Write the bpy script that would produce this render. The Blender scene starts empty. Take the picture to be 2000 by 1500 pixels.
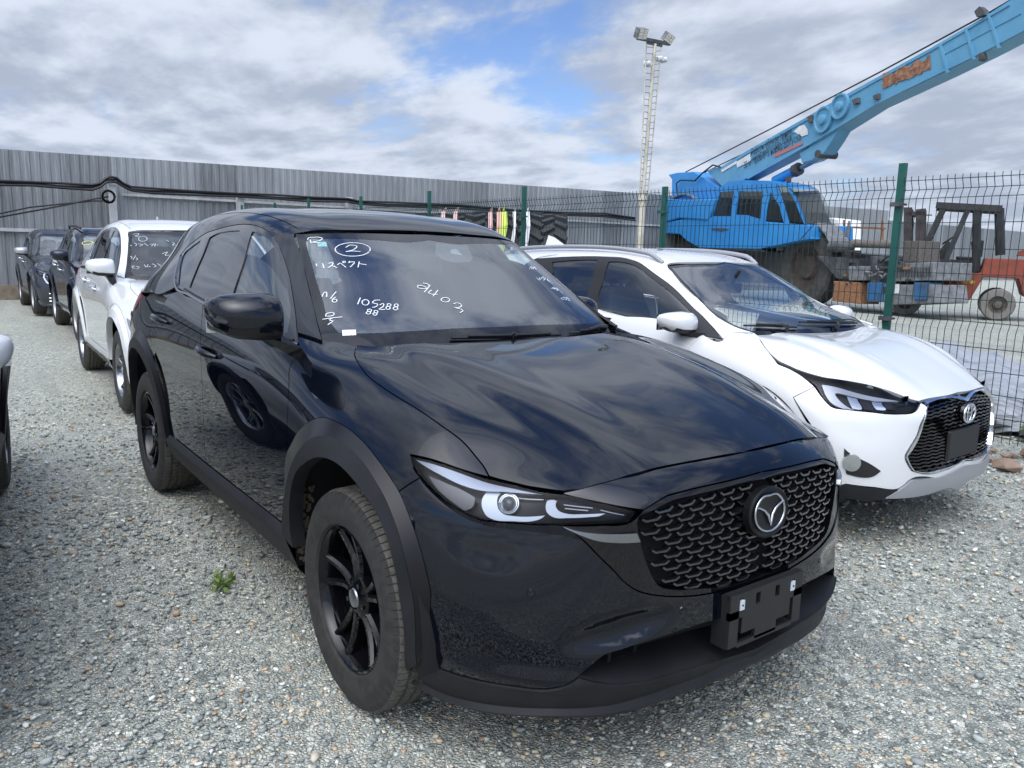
import bpy, bmesh, math, random
import numpy as np
from mathutils import Vector, Matrix
from mathutils.bvhtree import BVHTree
from mathutils.geometry import delaunay_2d_cdt

# ------------------------------------------------------------------ camera
# world frame: x = forward of the black car, y = its left, z up; origin under its front axle
CAM = np.array([2.1652, -1.8875, 1.4462]); YAW, PITCH, ROLL, FPX = 2.5012, 0.1671, 0.0264, 1537.14
_f = np.array([math.cos(YAW)*math.cos(PITCH), math.sin(YAW)*math.cos(PITCH), -math.sin(PITCH)])
_r = np.cross(_f, [0, 0, 1]); _r /= np.linalg.norm(_r); _u = np.cross(_r, _f)
RR = _r*math.cos(ROLL)+_u*math.sin(ROLL); UU = -_r*math.sin(ROLL)+_u*math.cos(ROLL); FF = _f
def pray(px, py):
    d = FF+RR*(px-1000)/FPX-UU*(py-750)/FPX
    return CAM.copy(), d/np.linalg.norm(d)
def onpl(px, py, ax, v):
    o, d = pray(px, py); t = (v-o[ax])/d[ax]; return o+t*d
SC = bpy.context.scene; COL = SC.collection
cam = bpy.data.cameras.new('camera'); camo = bpy.data.objects.new('camera', cam); COL.objects.link(camo)
cam.sensor_width = 36; cam.lens = FPX/2000*36; cam.clip_start = .05; cam.clip_end = 3000
M = Matrix(((RR[0], UU[0], -FF[0], CAM[0]), (RR[1], UU[1], -FF[1], CAM[1]), (RR[2], UU[2], -FF[2], CAM[2]), (0, 0, 0, 1)))
camo.matrix_world = M; SC.camera = camo
# ------------------------------------------------------------------ light
SUN_EL, SUN_AZ = math.radians(56), math.radians(305)      # azimuth of the sun, measured from +x towards +y
EXPO = 0.57
sl = bpy.data.lights.new('sun', 'SUN'); sl.energy = .5; sl.angle = math.radians(84); sl.color = (1, .98, .95)
so = bpy.data.objects.new('sun', sl); COL.objects.link(so)
sd = Vector((math.cos(SUN_EL)*math.cos(SUN_AZ), math.cos(SUN_EL)*math.sin(SUN_AZ), math.sin(SUN_EL)))
so.rotation_euler = sd.to_track_quat('Z', 'Y').to_euler(); so.location = sd*40
SC.view_settings.view_transform = 'Standard'; SC.view_settings.look = 'None'; SC.view_settings.gamma = 1
SC.view_settings.exposure = EXPO; SC.view_settings.use_curve_mapping = False
SC.cycles.max_bounces = 8; SC.cycles.transparent_max_bounces = 16

def nt(tree):
    tree.nodes.clear()
    def n(t, **k):
        x = tree.nodes.new(t)
        for a, b in k.items():
            if a in x.bl_rna.properties: setattr(x, a, b)
        return x
    return n, tree.links.new

W = bpy.data.worlds.new("World"); SC.world = W; W.use_nodes = True
OX, OY = 1.3, 8.2
def world():
    n, L = nt(W.node_tree)
    sky = n('ShaderNodeTexSky'); sky.sky_type = 'NISHITA'; sky.sun_disc = False
    sky.sun_elevation = SUN_EL; sky.sun_rotation = math.pi/2-SUN_AZ; sky.air_density = 1.0; sky.dust_density = .6
    tc = n('ShaderNodeTexCoord')
    sep = n('ShaderNodeSeparateXYZ'); L(tc.outputs['Generated'], sep.inputs[0])
    def m(op, a, b=None, c=None):
        x = n('ShaderNodeMath', operation=op)
        for i, v in enumerate((a, b, c)):
            if v is None: continue
            if hasattr(v, 'links') or hasattr(v, 'is_linked'): L(v, x.inputs[i])
            else: x.inputs[i].default_value = v
        return x.outputs[0]
    z = m('MAXIMUM', sep.outputs[2], 0.0); zz = m('ADD', z, .16)
    cx = m('DIVIDE', sep.outputs[0], zz); cy = m('DIVIDE', sep.outputs[1], zz)
    comb = n('ShaderNodeCombineXYZ'); L(cx, comb.inputs[0]); L(cy, comb.inputs[1])
    def noise(scale, det, rough, dist, off, sx=1, sy=1):
        mp = n('ShaderNodeMapping'); L(comb.outputs[0], mp.inputs[0]); mp.inputs['Location'].default_value = off
        mp.inputs['Rotation'].default_value = (0, 0, math.radians(50)); mp.inputs['Scale'].default_value = (sx, sy, 1)
        x = n('ShaderNodeTexNoise'); L(mp.outputs[0], x.inputs['Vector'])
        x.inputs['Scale'].default_value = scale; x.inputs['Detail'].default_value = det
        x.inputs['Roughness'].default_value = rough; x.inputs['Distortion'].default_value = dist
        return x.outputs['Fac']
    big = noise(.58, 10, .56, .12, (OX, OY, 0), 1.0, 1.25)
    big_s = noise(.58, 10, .56, .12, (OX+.14, OY+.10, .05), 1.0, 1.25)       # the same clouds looked up a little towards the sun: lit edges
    fine = noise(2.6, 9, .62, .15, (7.3, 2.2, 0), 1.0, 1.7)
    big2 = noise(.40, 3, .5, .2, (1.3, 9.2, 4), 1, 1)
    dens = m('ADD', m('MULTIPLY', big, .80), m('MULTIPLY', fine, .20))
    side = m('MULTIPLY', sep.outputs[0], -.035)
    hz = n('ShaderNodeMapRange'); L(sep.outputs[2], hz.inputs[0]); hz.inputs[1].default_value = .0; hz.inputs[2].default_value = .30
    hz.inputs[3].default_value = .10; hz.inputs[4].default_value = 0
    dens3 = m('ADD', m('ADD', dens, side), hz.outputs[0])
    cov = n('ShaderNodeMapRange', interpolation_type='SMOOTHSTEP'); L(dens3, cov.inputs[0]); cov.inputs[1].default_value = .435; cov.inputs[2].default_value = .54
    edge = m('MULTIPLY', m('SUBTRACT', big, big_s), 3.2)
    sh = m('ADD', m('ADD', m('MULTIPLY', fine, .35), m('MULTIPLY', big2, .35)), m('ADD', edge, .15))
    shade = n('ShaderNodeMapRange', interpolation_type='SMOOTHSTEP'); L(sh, shade.inputs[0]); shade.inputs[1].default_value = .30; shade.inputs[2].default_value = .74
    col = n('ShaderNodeMix', data_type='RGBA'); L(shade.outputs[0], col.inputs[0])
    col.inputs[6].default_value = CLOUD_DARK+(1,); col.inputs[7].default_value = CLOUD_LIGHT+(1,)
    sk = n('ShaderNodeMix', data_type='RGBA'); sk.blend_type = 'MULTIPLY'; sk.inputs[0].default_value = 1; L(sky.outputs[0], sk.inputs[6]); sk.inputs[7].default_value = SKY_TINT+(1,)
    mix0 = n('ShaderNodeMix', data_type='RGBA'); L(cov.outputs[0], mix0.inputs[0]); L(sk.outputs[2], mix0.inputs[6]); L(col.outputs[2], mix0.inputs[7])
    zen = n('ShaderNodeMapRange', interpolation_type='SMOOTHSTEP'); L(sep.outputs[2], zen.inputs[0]); zen.inputs[1].default_value = .45; zen.inputs[2].default_value = .95; zen.inputs[3].default_value = 1.0; zen.inputs[4].default_value = 1.9
    zs = n('ShaderNodeVectorMath', operation='SCALE'); L(mix0.outputs[2], zs.inputs[0]); L(zen.outputs[0], zs.inputs['Scale'])
    # the veiled sun: a soft brightening of the cloud round its direction
    dp = n('ShaderNodeVectorMath', operation='DOT_PRODUCT'); L(tc.outputs['Generated'], dp.inputs[0]); dp.inputs[1].default_value = tuple(sd)
    gl = m('POWER', m('MAXIMUM', dp.outputs['Value'], 0.0), 9.0); gv = n('ShaderNodeVectorMath', operation='SCALE'); gv.inputs[0].default_value = (37, 36.6, 36.2); L(gl, gv.inputs['Scale'])
    mix = n('ShaderNodeMix', data_type='RGBA'); mix.blend_type = 'ADD'; mix.inputs[0].default_value = 1; L(zs.outputs[0], mix.inputs[6]); L(gv.outputs[0], mix.inputs[7])
    bg = n('ShaderNodeBackground'); bg.inputs[1].default_value = .10; L(mix.outputs[2], bg.inputs[0])
    out = n('ShaderNodeOutputWorld'); L(bg.outputs[0], out.inputs[0])
CLOUD_DARK = (2.95, 3.4, 4.3); CLOUD_LIGHT = (4.9, 5.4, 6.3); SKY_TINT = (.74, .84, 1.08)
world()

# ------------------------------------------------------------------ materials
MATS = {}
def mat(name, col=(.5, .5, .5), rough=.5, metal=0, coat=0, spec=.5, noise=0, nscale=20, bump=0, bscale=200, ior=1.5, emit=None, col2=None):
    if name in MATS: return MATS[name]
    m = bpy.data.materials.new(name); m.use_nodes = True; MATS[name] = m
    n, L = nt(m.node_tree); o = n('ShaderNodeOutputMaterial'); p = n('ShaderNodeBsdfPrincipled'); L(p.outputs[0], o.inputs[0])
    p.inputs['Base Color'].default_value = col+(1,); p.inputs['Roughness'].default_value = rough
    p.inputs['Metallic'].default_value = metal; p.inputs['Coat Weight'].default_value = coat; p.inputs['Coat Roughness'].default_value = .02
    p.inputs['Specular IOR Level'].default_value = spec; p.inputs['IOR'].default_value = ior
    tc = n('ShaderNodeTexCoord')
    if noise or col2:
        t = n('ShaderNodeTexNoise'); t.inputs['Scale'].default_value = nscale; t.inputs['Detail'].default_value = 6; t.inputs['Roughness'].default_value = .65
        L(tc.outputs['Object'], t.inputs['Vector'])
        mx = n('ShaderNodeMix', data_type='RGBA'); c2 = col2 or tuple(min(1, c*(1+noise)+noise*.02) for c in col)
        c1 = col if col2 else tuple(max(0, c*(1-noise)) for c in col)
        mr = n('ShaderNodeMapRange'); mr.inputs[1].default_value = .35; mr.inputs[2].default_value = .65; L(t.outputs[0], mr.inputs[0])
        L(mr.outputs[0], mx.inputs[0]); mx.inputs[6].default_value = c1+(1,); mx.inputs[7].default_value = c2+(1,); L(mx.outputs[2], p.inputs['Base Color'])
        r = n('ShaderNodeMapRange'); L(t.outputs[0], r.inputs[0]); r.inputs[3].default_value = max(0, rough-.08); r.inputs[4].default_value = min(1, rough+.12)
        if rough > .12: L(r.outputs[0], p.inputs['Roughness'])
    if bump:
        t = n('ShaderNodeTexNoise'); t.inputs['Scale'].default_value = bscale; t.inputs['Detail'].default_value = 4; L(tc.outputs['Object'], t.inputs['Vector'])
        b = n('ShaderNodeBump'); b.inputs['Strength'].default_value = bump; b.inputs['Distance'].default_value = .002; L(t.outputs[0], b.inputs['Height']); L(b.outputs[0], p.inputs['Normal'])
    if emit:
        p.inputs['Emission Color'].default_value = col+(1,); p.inputs['Emission Strength'].default_value = emit
    return m
def paint(name, col, dirt=0.0, metal=0, rough=.25):
    """clear-coated car paint with a film of fine dust specks"""
    if name in MATS: return MATS[name]
    m = mat(name, col, rough, metal, 1.0)
    n = m.node_tree.nodes; L = m.node_tree.links.new; p = [x for x in n if x.type == 'BSDF_PRINCIPLED'][0]
    p.inputs['Coat Roughness'].default_value = .012; p.inputs['Specular IOR Level'].default_value = 0 if max(col) < .1 else .5; p.inputs['Coat IOR'].default_value = 1.52
    tc = [x for x in n if x.type == 'TEX_COORD'][0]
    t = n.new('ShaderNodeTexNoise'); t.inputs['Scale'].default_value = 9; t.inputs['Detail'].default_value = 10; t.inputs['Roughness'].default_value = .8; L(tc.outputs['Object'], t.inputs['Vector'])
    v = n.new('ShaderNodeTexVoronoi'); v.inputs['Scale'].default_value = 160; L(tc.outputs['Object'], v.inputs['Vector'])
    lt = n.new('ShaderNodeMath'); lt.operation = 'LESS_THAN'; L(v.outputs['Distance'], lt.inputs[0]); lt.inputs[1].default_value = .12
    mr = n.new('ShaderNodeMapRange'); mr.inputs[1].default_value = .5; mr.inputs[2].default_value = .75; L(t.outputs[0], mr.inputs[0])
    mu = n.new('ShaderNodeMath'); mu.operation = 'MULTIPLY'; L(lt.outputs[0], mu.inputs[0]); L(mr.outputs[0], mu.inputs[1])
    film = n.new('ShaderNodeMath'); film.operation = 'MULTIPLY_ADD'; L(mr.outputs[0], film.inputs[0]); film.inputs[1].default_value = dirt; L(mu.outputs[0], film.inputs[2])
    sc = n.new('ShaderNodeMath'); sc.operation = 'MULTIPLY'; L(film.outputs[0], sc.inputs[0]); sc.inputs[1].default_value = .15 if dirt else 0
    mx = n.new('ShaderNodeMix'); mx.data_type = 'RGBA'; L(sc.outputs[0], mx.inputs[0]); mx.inputs[6].default_value = col+(1,); mx.inputs[7].default_value = (.16, .16, .155, 1)
    L(mx.outputs[2], p.inputs['Base Color'])
    return m
def glass(name, tint, ior=1.6, rough=0.0):
    if name in MATS: return MATS[name]
    m = bpy.data.materials.new(name); m.use_nodes = True; MATS[name] = m
    n, L = nt(m.node_tree); o = n('ShaderNodeOutputMaterial'); mx = n('ShaderNodeMixShader'); L(mx.outputs[0], o.inputs[0])
    fr = n('ShaderNodeFresnel'); fr.inputs[0].default_value = ior
    geo = n('ShaderNodeNewGeometry'); inv = n('ShaderNodeVectorMath', operation='SCALE'); L(geo.outputs['Normal'], inv.inputs[0])
    t = n('ShaderNodeBsdfTransparent'); t.inputs[0].default_value = tint+(1,)
    g = n('ShaderNodeBsdfGlossy'); g.inputs['Roughness'].default_value = rough; g.inputs[0].default_value = (.95, .97, 1, 1)
    # same fresnel from both faces of the sheet
    lw = n('ShaderNodeLayerWeight'); lw.inputs[0].default_value = .5
    pw = n('ShaderNodeMath', operation='POWER'); L(lw.outputs['Facing'], pw.inputs[0]); pw.inputs[1].default_value = 4.0
    r0 = ((ior-1)/(ior+1))**2*1.7
    ma = n('ShaderNodeMath', operation='MULTIPLY_ADD'); L(pw.outputs[0], ma.inputs[0]); ma.inputs[1].default_value = .9-r0; ma.inputs[2].default_value = r0
    L(ma.outputs[0], mx.inputs[0]); L(t.outputs[0], mx.inputs[1]); L(g.outputs[0], mx.inputs[2])
    return m

# ------------------------------------------------------------------ object helpers
def tag(o, label=None, cat=None, group=None, kind=None):
    if label: o['label'] = label
    if cat: o['category'] = cat
    if group: o['group'] = group
    if kind: o['kind'] = kind
    return o
def empty(name, loc=(0, 0, 0), rz=0, label=None, cat=None, group=None):
    o = bpy.data.objects.new(name, None); COL.objects.link(o); o.location = loc; o.rotation_euler = (0, 0, rz); o.empty_display_size = .2
    return tag(o, label, cat, group)
def link(name, me, mats, parent=None):
    o = bpy.data.objects.new(name, me); COL.objects.link(o)
    for m in (mats if isinstance(mats, (list, tuple)) else [mats]): me.materials.append(m)
    if parent is not None: o.parent = parent
    return o
class MB:
    """collects shapes into one mesh"""
    def __init__(s): s.v = []; s.f = []; s.mi = []; s.m = 0
    def add(s, v, f):
        b = len(s.v); s.v += [tuple(map(float, p)) for p in v]; s.f += [tuple(b+i for i in q) for q in f]; s.mi += [s.m]*len(f); return s
    def box(s, a, b, bev=0):
        x0, y0, z0 = a; x1, y1, z1 = b
        if bev:
            c = bev; v = []; xs = (x0, x0+c, x1-c, x1)
            # chamfered box: convex hull of 24 points
            pts = []
            for X, sx in ((x0, 1), (x1, -1)):
                for Y, sy in ((y0, 1), (y1, -1)):
                    for Z, sz in ((z0, 1), (z1, -1)):
                        pts += [(X+sx*c, Y+sy*c, Z), (X+sx*c, Y, Z+sz*c), (X, Y+sy*c, Z+sz*c)]
            return s.hull(pts)
        v = [(x0, y0, z0), (x1, y0, z0), (x1, y1, z0), (x0, y1, z0), (x0, y0, z1), (x1, y0, z1), (x1, y1, z1), (x0, y1, z1)]
        return s.add(v, [(3, 2, 1, 0), (4, 5, 6, 7), (0, 1, 5, 4), (1, 2, 6, 5), (2, 3, 7, 6), (3, 0, 4, 7)])
    def hull(s, pts):
        bm = bmesh.new(); [bm.verts.new(p) for p in pts]; bmesh.ops.convex_hull(bm, input=bm.verts)
        bmesh.ops.dissolve_limit(bm, angle_limit=.01, verts=bm.verts, edges=bm.edges)
        bm.verts.index_update(); s.add([v.co for v in bm.verts], [[v.index for v in f.verts] for f in bm.faces]); bm.free(); return s
    def obox(s, c, u, v, w, hu, hv, hw):
        c, u, v, w = map(np.array, (c, u, v, w)); p = [c+a*u*hu+b*v*hv+d*w*hw for d in (-1, 1) for a, b in ((-1, -1), (1, -1), (1, 1), (-1, 1))]
        return s.add(p, [(3, 2, 1, 0), (4, 5, 6, 7), (0, 1, 5, 4), (1, 2, 6, 5), (2, 3, 7, 6), (3, 0, 4, 7)])
    def bar(s, a, b, w, h=None, up=(0, 0, 1)):
        a = np.array(a, float); b = np.array(b, float); d = b-a; L = np.linalg.norm(d); d /= L; up = np.array(up, float)
        if abs(d@up) > .98: up = np.array((1., 0, 0))
        x = np.cross(up, d); x /= np.linalg.norm(x); y = np.cross(d, x)
        return s.obox((a+b)/2, d, x, y, L/2, w/2, (h or w)/2)
    def tube(s, pts, r, n=8, cap=True):
        pts = [np.array(p, float) for p in pts]; rs = r if hasattr(r, '__len__') else [r]*len(pts)
        t0 = pts[1]-pts[0]; t0 /= np.linalg.norm(t0); a = np.array((0, 0, 1.)) if abs(t0[2]) < .9 else np.array((1., 0, 0))
        x = np.cross(a, t0); x /= np.linalg.norm(x); v = []
        for i, p in enumerate(pts):
            t = pts[min(i+1, len(pts)-1)]-pts[max(i-1, 0)]; t /= np.linalg.norm(t); x = x-t*(x@t); x /= np.linalg.norm(x); y = np.cross(t, x)
            for k in range(n): th = 2*math.pi*k/n; v.append(p+rs[i]*(math.cos(th)*x+math.sin(th)*y))
        f = [(i*n+k, i*n+(k+1) % n, (i+1)*n+(k+1) % n, (i+1)*n+k) for i in range(len(pts)-1) for k in range(n)]
        if cap: f += [tuple(range(n))[::-1], tuple((len(pts)-1)*n+k for k in range(n))]
        return s.add(v, f)
    def lathe(s, prof, c=(0, 0, 0), axis='y', n=48, angs=None, close=False):
        """prof: (axial, radius)"""
        angs = angs if angs is not None else [2*math.pi*k/n for k in range(n)]; n = len(angs); v = []
        for (a, r) in prof:
            for th in angs:
                q = (r*math.cos(th), a, r*math.sin(th)) if axis == 'y' else ((r*math.cos(th), r*math.sin(th), a) if axis == 'z' else (a, r*math.cos(th), r*math.sin(th)))
                v.append((q[0]+c[0], q[1]+c[1], q[2]+c[2]))
        m = len(prof); f = [(i*n+k, ((i+1) % m)*n+k, ((i+1) % m)*n+(k+1) % n, i*n+(k+1) % n) for i in range(m if close else m-1) for k in range(n)]
        return s.add(v, f)
    def prism(s, poly, o, e1, e2, e3, t):
        """poly in (e1,e2) plane at o, thickness t along e3"""
        o, e1, e2, e3 = map(lambda q: np.array(q, float), (o, e1, e2, e3)); n = len(poly)
        v = [o+a*e1+b*e2 for a, b in poly]+[o+a*e1+b*e2+t*e3 for a, b in poly]
        return s.add(v, [tuple(range(n))[::-1], tuple(range(n, 2*n))]+[(i, (i+1) % n, n+(i+1) % n, n+i) for i in range(n)])
    def build(s, name, mats, parent=None, smooth=None, bevel=0):
        me = bpy.data.meshes.new(name); me.from_pydata(s.v, [], s.f)
        bm = bmesh.new(); bm.from_mesh(me); bmesh.ops.recalc_face_normals(bm, faces=bm.faces)
        if bevel: bmesh.ops.bevel(bm, geom=[e for e in bm.edges if len(e.link_faces) == 2 and e.calc_face_angle(0) > .5], offset=bevel, segments=2, profile=.5, affect='EDGES', clamp_overlap=True)
        bm.to_mesh(me); bm.free()
        if not bevel: me.polygons.foreach_set('material_index', s.mi)
        if smooth:
            me.shade_smooth(); me.set_sharp_from_angle(angle=math.radians(smooth))
        return link(name, me, mats, parent)
def copy_tree(o, parent=None):
    c = o.copy(); COL.objects.link(c)
    if parent is not None: c.parent = parent
    for ch in list(o.children): copy_tree(ch, c)
    return c
def resamp(P, step, closed=False):
    P = np.asarray(P, float)
    if closed: P = np.vstack([P, P[:1]])
    d = np.r_[0, np.cumsum(np.linalg.norm(np.diff(P, axis=0), axis=1))]; n = max(2, int(round(d[-1]/step))+1)
    t = np.linspace(0, d[-1], n); Q = np.stack([np.interp(t, d, P[:, k]) for k in range(P.shape[1])], 1)
    return Q[:-1] if closed else Q
def hermite(t, V, tn):
    """C1 interpolation with parabolic tangents; V (n,...)"""
    t = np.asarray(t, float); h = np.diff(t); sh = (slice(None),)+(None,)*(V.ndim-1); s = np.diff(V, axis=0)/h[sh]
    if len(t) == 2: return V[:1]+(tn-t[0])[sh]*s[:1]
    m = np.empty_like(V); m[1:-1] = (h[1:][sh]*s[:-1]+h[:-1][sh]*s[1:])/(h[1:]+h[:-1])[sh]; m[0] = 1.5*s[0]-.5*m[1]; m[-1] = 1.5*s[-1]-.5*m[-2]
    k = np.clip(np.searchsorted(t, tn, side='right')-1, 0, len(t)-2); x = ((tn-t[k])/h[k])[sh]; H = h[k][sh]
    return V[k]*(1+2*x)*(1-x)**2+H*m[k]*x*(1-x)**2+V[k+1]*x*x*(3-2*x)+H*m[k+1]*x*x*(x-1)
def spl(P, step):
    P = np.asarray(P, float)
    if len(P) < 3: return resamp(P, step)
    d = np.r_[0, np.cumsum(np.maximum(1e-6, np.linalg.norm(np.diff(P, axis=0), axis=1)))]
    n = max(2, int(math.ceil(d[-1]/step))+1); return resamp(hermite(d, P, np.linspace(0, d[-1], n*3)), step)
def inpoly(Q, poly):
    x, y = Q[:, 0], Q[:, 1]; r = np.zeros(len(Q), bool); a = poly; b = np.roll(poly, -1, 0)
    for (x0, y0), (x1, y1) in zip(a, b):
        if y0 == y1: continue
        c = ((y0 > y) != (y1 > y)) & (x < (x1-x0)*(y-y0)/(y1-y0)+x0); r ^= c
    return r
def inset_poly(P, d, keep=None):
    a = np.sum(P[:, 0]*np.roll(P[:, 1], -1)-np.roll(P[:, 0], -1)*P[:, 1]); sg = 1 if a > 0 else -1
    e0 = P-np.roll(P, 1, 0); e1 = np.roll(P, -1, 0)-P
    n0 = np.stack([-e0[:, 1], e0[:, 0]], 1)/(np.linalg.norm(e0, axis=1)[:, None]+1e-12)*sg; n1 = np.stack([-e1[:, 1], e1[:, 0]], 1)/(np.linalg.norm(e1, axis=1)[:, None]+1e-12)*sg
    nn = n0+n1; l = np.linalg.norm(nn, axis=1); nn /= (l[:, None]+1e-9); c = np.clip(np.sum(nn*n0, 1), .5, 1)
    off = nn*(d/c)[:, None]
    if keep is not None: off[keep] = 0
    return P+off
REC = []; REC_ON = [False]
class Surf:
    """smooth surface through a lattice of points ctrl[row][col]; mirror=True continues it across y=0 after the last column (axis 1) or row (axis 0)"""
    def __init__(s, ctrl, frame=None, mirror=None, du=.015, dv=.015, smooth=2, su=0, sv=0, key=None, ext=0):
        s.key = key; s.ctrl0 = ctrl; s.kw = dict(ext=ext, mirror=mirror, du=du, dv=dv, smooth=smooth, su=su, sv=sv, key=key)
        C = np.array(ctrl, float); s.frame = frame
        if mirror == 'col': G = C[:, [-2, -3]]*np.array([1, -1, 1]); C2 = np.concatenate([C, G], 1)
        elif mirror == 'row': G = C[[-2, -3]]*np.array([1, -1, 1]); C2 = np.concatenate([C, G], 0)
        else: C2 = C
        tu = np.r_[0, np.cumsum(np.linalg.norm(np.diff(C2, axis=1), axis=2).mean(0))]; tv = np.r_[0, np.cumsum(np.linalg.norm(np.diff(C2, axis=0), axis=2).mean(1))]
        s.tu, s.tv = tu, tv
        s.nu = int((tu[-1]+ext)/du)+2; s.nv = int(tv[-1]/dv)+2; s.U = np.linspace(-ext, tu[-1], s.nu); s.V = np.linspace(0, tv[-1], s.nv)
        A = hermite(tu, np.swapaxes(C2, 0, 1), np.maximum(s.U, 0)); e_ = hermite(tu, np.swapaxes(C2, 0, 1), np.array([0, .02])); sl_ = (e_[1]-e_[0])/.02
        A = A+np.minimum(s.U, 0)[:, None, None]*sl_[None]; A = np.swapaxes(A, 0, 1); A = hermite(tv, A, s.V)
        for k in range(smooth):
            B = A.copy(); B[:, 1:-1] = .25*A[:, :-2]+.5*A[:, 1:-1]+.25*A[:, 2:]; A = B
            B = A.copy(); B[1:-1] = .25*A[:-2]+.5*A[1:-1]+.25*A[2:]; A = B
        for k in range(su): B = A.copy(); B[:, 1:-1] = .25*A[:, :-2]+.5*A[:, 1:-1]+.25*A[:, 2:]; A = B
        for k in range(sv): B = A.copy(); B[1:-1] = .25*A[:-2]+.5*A[1:-1]+.25*A[2:]; A = B
        s.P = A; s.calc()
    def calc(s):
        A = s.P; gu = np.gradient(A, s.U, axis=1); gv = np.gradient(A, s.V, axis=0); N = np.cross(gu, gv); N /= np.linalg.norm(N, axis=2)[..., None]+1e-12
        c = A[s.nv//2, s.nu//2]; ref = c-np.array([s.cx if hasattr(s, 'cx') else -1.4, 0, .7])
        if (N[s.nv//2, s.nu//2]@ref) < 0: N = -N; s.flip = True
        else: s.flip = False
        s.N = N; s.bvh = None
    def ev(s, q):
        q = np.atleast_2d(q); a = np.clip((q[:, 0]-s.U[0])/(s.U[-1]-s.U[0])*(s.nu-1), 0, s.nu-1.001); b = np.clip(q[:, 1]/s.V[-1]*(s.nv-1), 0, s.nv-1.001)
        i = a.astype(int); j = b.astype(int); fa = (a-i)[:, None]; fb = (b-j)[:, None]
        def g(T): return (T[j, i]*(1-fa)+T[j, i+1]*fa)*(1-fb)+(T[j+1, i]*(1-fa)+T[j+1, i+1]*fa)*fb
        N = g(s.N); N /= np.linalg.norm(N, axis=1)[:, None]; return g(s.P), N
    def cast(s, o, d):
        if s.bvh is None:
            n = s.nu; s.bvh = BVHTree.FromPolygons([tuple(p) for p in s.P.reshape(-1, 3)], [(j*n+i, j*n+i+1, (j+1)*n+i+1, (j+1)*n+i) for j in range(s.nv-1) for i in range(n-1)])
        loc, nor, idx, dist = s.bvh.ray_cast(Vector(o), Vector(d))
        if loc is None:
            # miss: nearest point of the surface to the ray
            o = np.array(o); d = np.array(d); R = s.P-o; t = R@d; e = np.linalg.norm(R-t[..., None]*d, axis=2); j, i = np.unravel_index(np.argmin(e), e.shape)
            print('MISS', np.round(o, 2), round(float(e.min()), 3)); return np.array([s.U[i], s.V[j]])
        j, i = divmod(idx, s.nu-1); p = np.array(loc); A = s.P; fa = fb = .5
        for _ in range(4):
            q = (A[j, i]*(1-fa)+A[j, i+1]*fa)*(1-fb)+(A[j+1, i]*(1-fa)+A[j+1, i+1]*fa)*fb
            du = (A[j, i+1]-A[j, i])*(1-fb)+(A[j+1, i+1]-A[j+1, i])*fb; dv = (A[j+1, i]-A[j, i])*(1-fa)+(A[j+1, i+1]-A[j, i+1])*fa
            x = np.linalg.lstsq(np.stack([du, dv], 1), p-q, rcond=None)[0]; fa = min(1, max(0, fa+x[0])); fb = min(1, max(0, fb+x[1]))
        return np.array([s.U[i]+fa*(s.U[1]-s.U[0]), s.V[j]+fb*(s.V[1]-s.V[0])])
    def pt(s, p):
        if isinstance(p, np.ndarray): return p
        if len(p) == 2:
            o, d = pray(*p)
            if s.frame is not None:
                X, Y, a = s.frame; c, sn = math.cos(a), math.sin(a); R = np.array([[c, sn, 0], [-sn, c, 0], [0, 0, 1]]); o = R@(o-np.array([X, Y, 0])); d = R@d
            return s.cast(o, d)
        k = p[0]
        if k == 's': return s.cast((p[1], -3, p[2]), (0, 1, 0))
        if k == 't': return s.cast((p[1], -p[2], 3), (0, 0, -1))
        if k == 'f': return s.cast((3, -p[1], p[2]), (-1, 0, 0))
        if k == 'b': return s.cast((-9, -p[1], p[2]), (1, 0, 0))
        if k == 'uv': return np.array([p[1], p[2]])
        if k == 'rc': return np.array([np.interp(p[2], range(len(s.tu)), s.tu), np.interp(p[1], range(len(s.tv)), s.tv)])
    def rc(s, q): return np.stack([np.interp(q[:, 0], s.tu, range(len(s.tu)))+np.minimum(q[:, 0], 0)*10, np.interp(q[:, 1], s.tv, range(len(s.tv)))], 1)
    def unrc(s, q): return np.stack([np.interp(q[:, 0], range(len(s.tu)), s.tu)+np.minimum(q[:, 0], 0)/10, np.interp(q[:, 1], range(len(s.tv)), s.tv)], 1)
    def path(s, seg, step=.012): return spl([s.pt(p) for p in seg], step)
    def outline(s, segs, step=.012):
        out = []; last = None
        for g in segs:
            g = list(g)
            if last is not None and (g[0] is None): g[0] = last
            Q = s.path(g, step); last = Q[-1]; out.append(Q[:-1])
        P = np.vstack(out+[last[None]])
        if np.linalg.norm(P[0]-P[-1]) < step*.3: P = P[:-1]
        else:
            c = resamp(np.stack([P[-1], P[0]]), step); P = np.vstack([P[:-1], c[:-1]])
        k = np.linalg.norm(P-np.roll(P, 1, 0), axis=1) > 1e-4; return P[k]
def add_mesh(name, V, N, F, mats, parent, mi=None):
    me = bpy.data.meshes.new(name); me.from_pydata(V.tolist(), [], F)
    if mi is not None: me.polygons.foreach_set('material_index', mi)
    me.shade_smooth(); 
    if N is not None: me.normals_split_custom_set_from_vertices([tuple(n) for n in N])
    return link(name, me, mats, parent)
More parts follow.
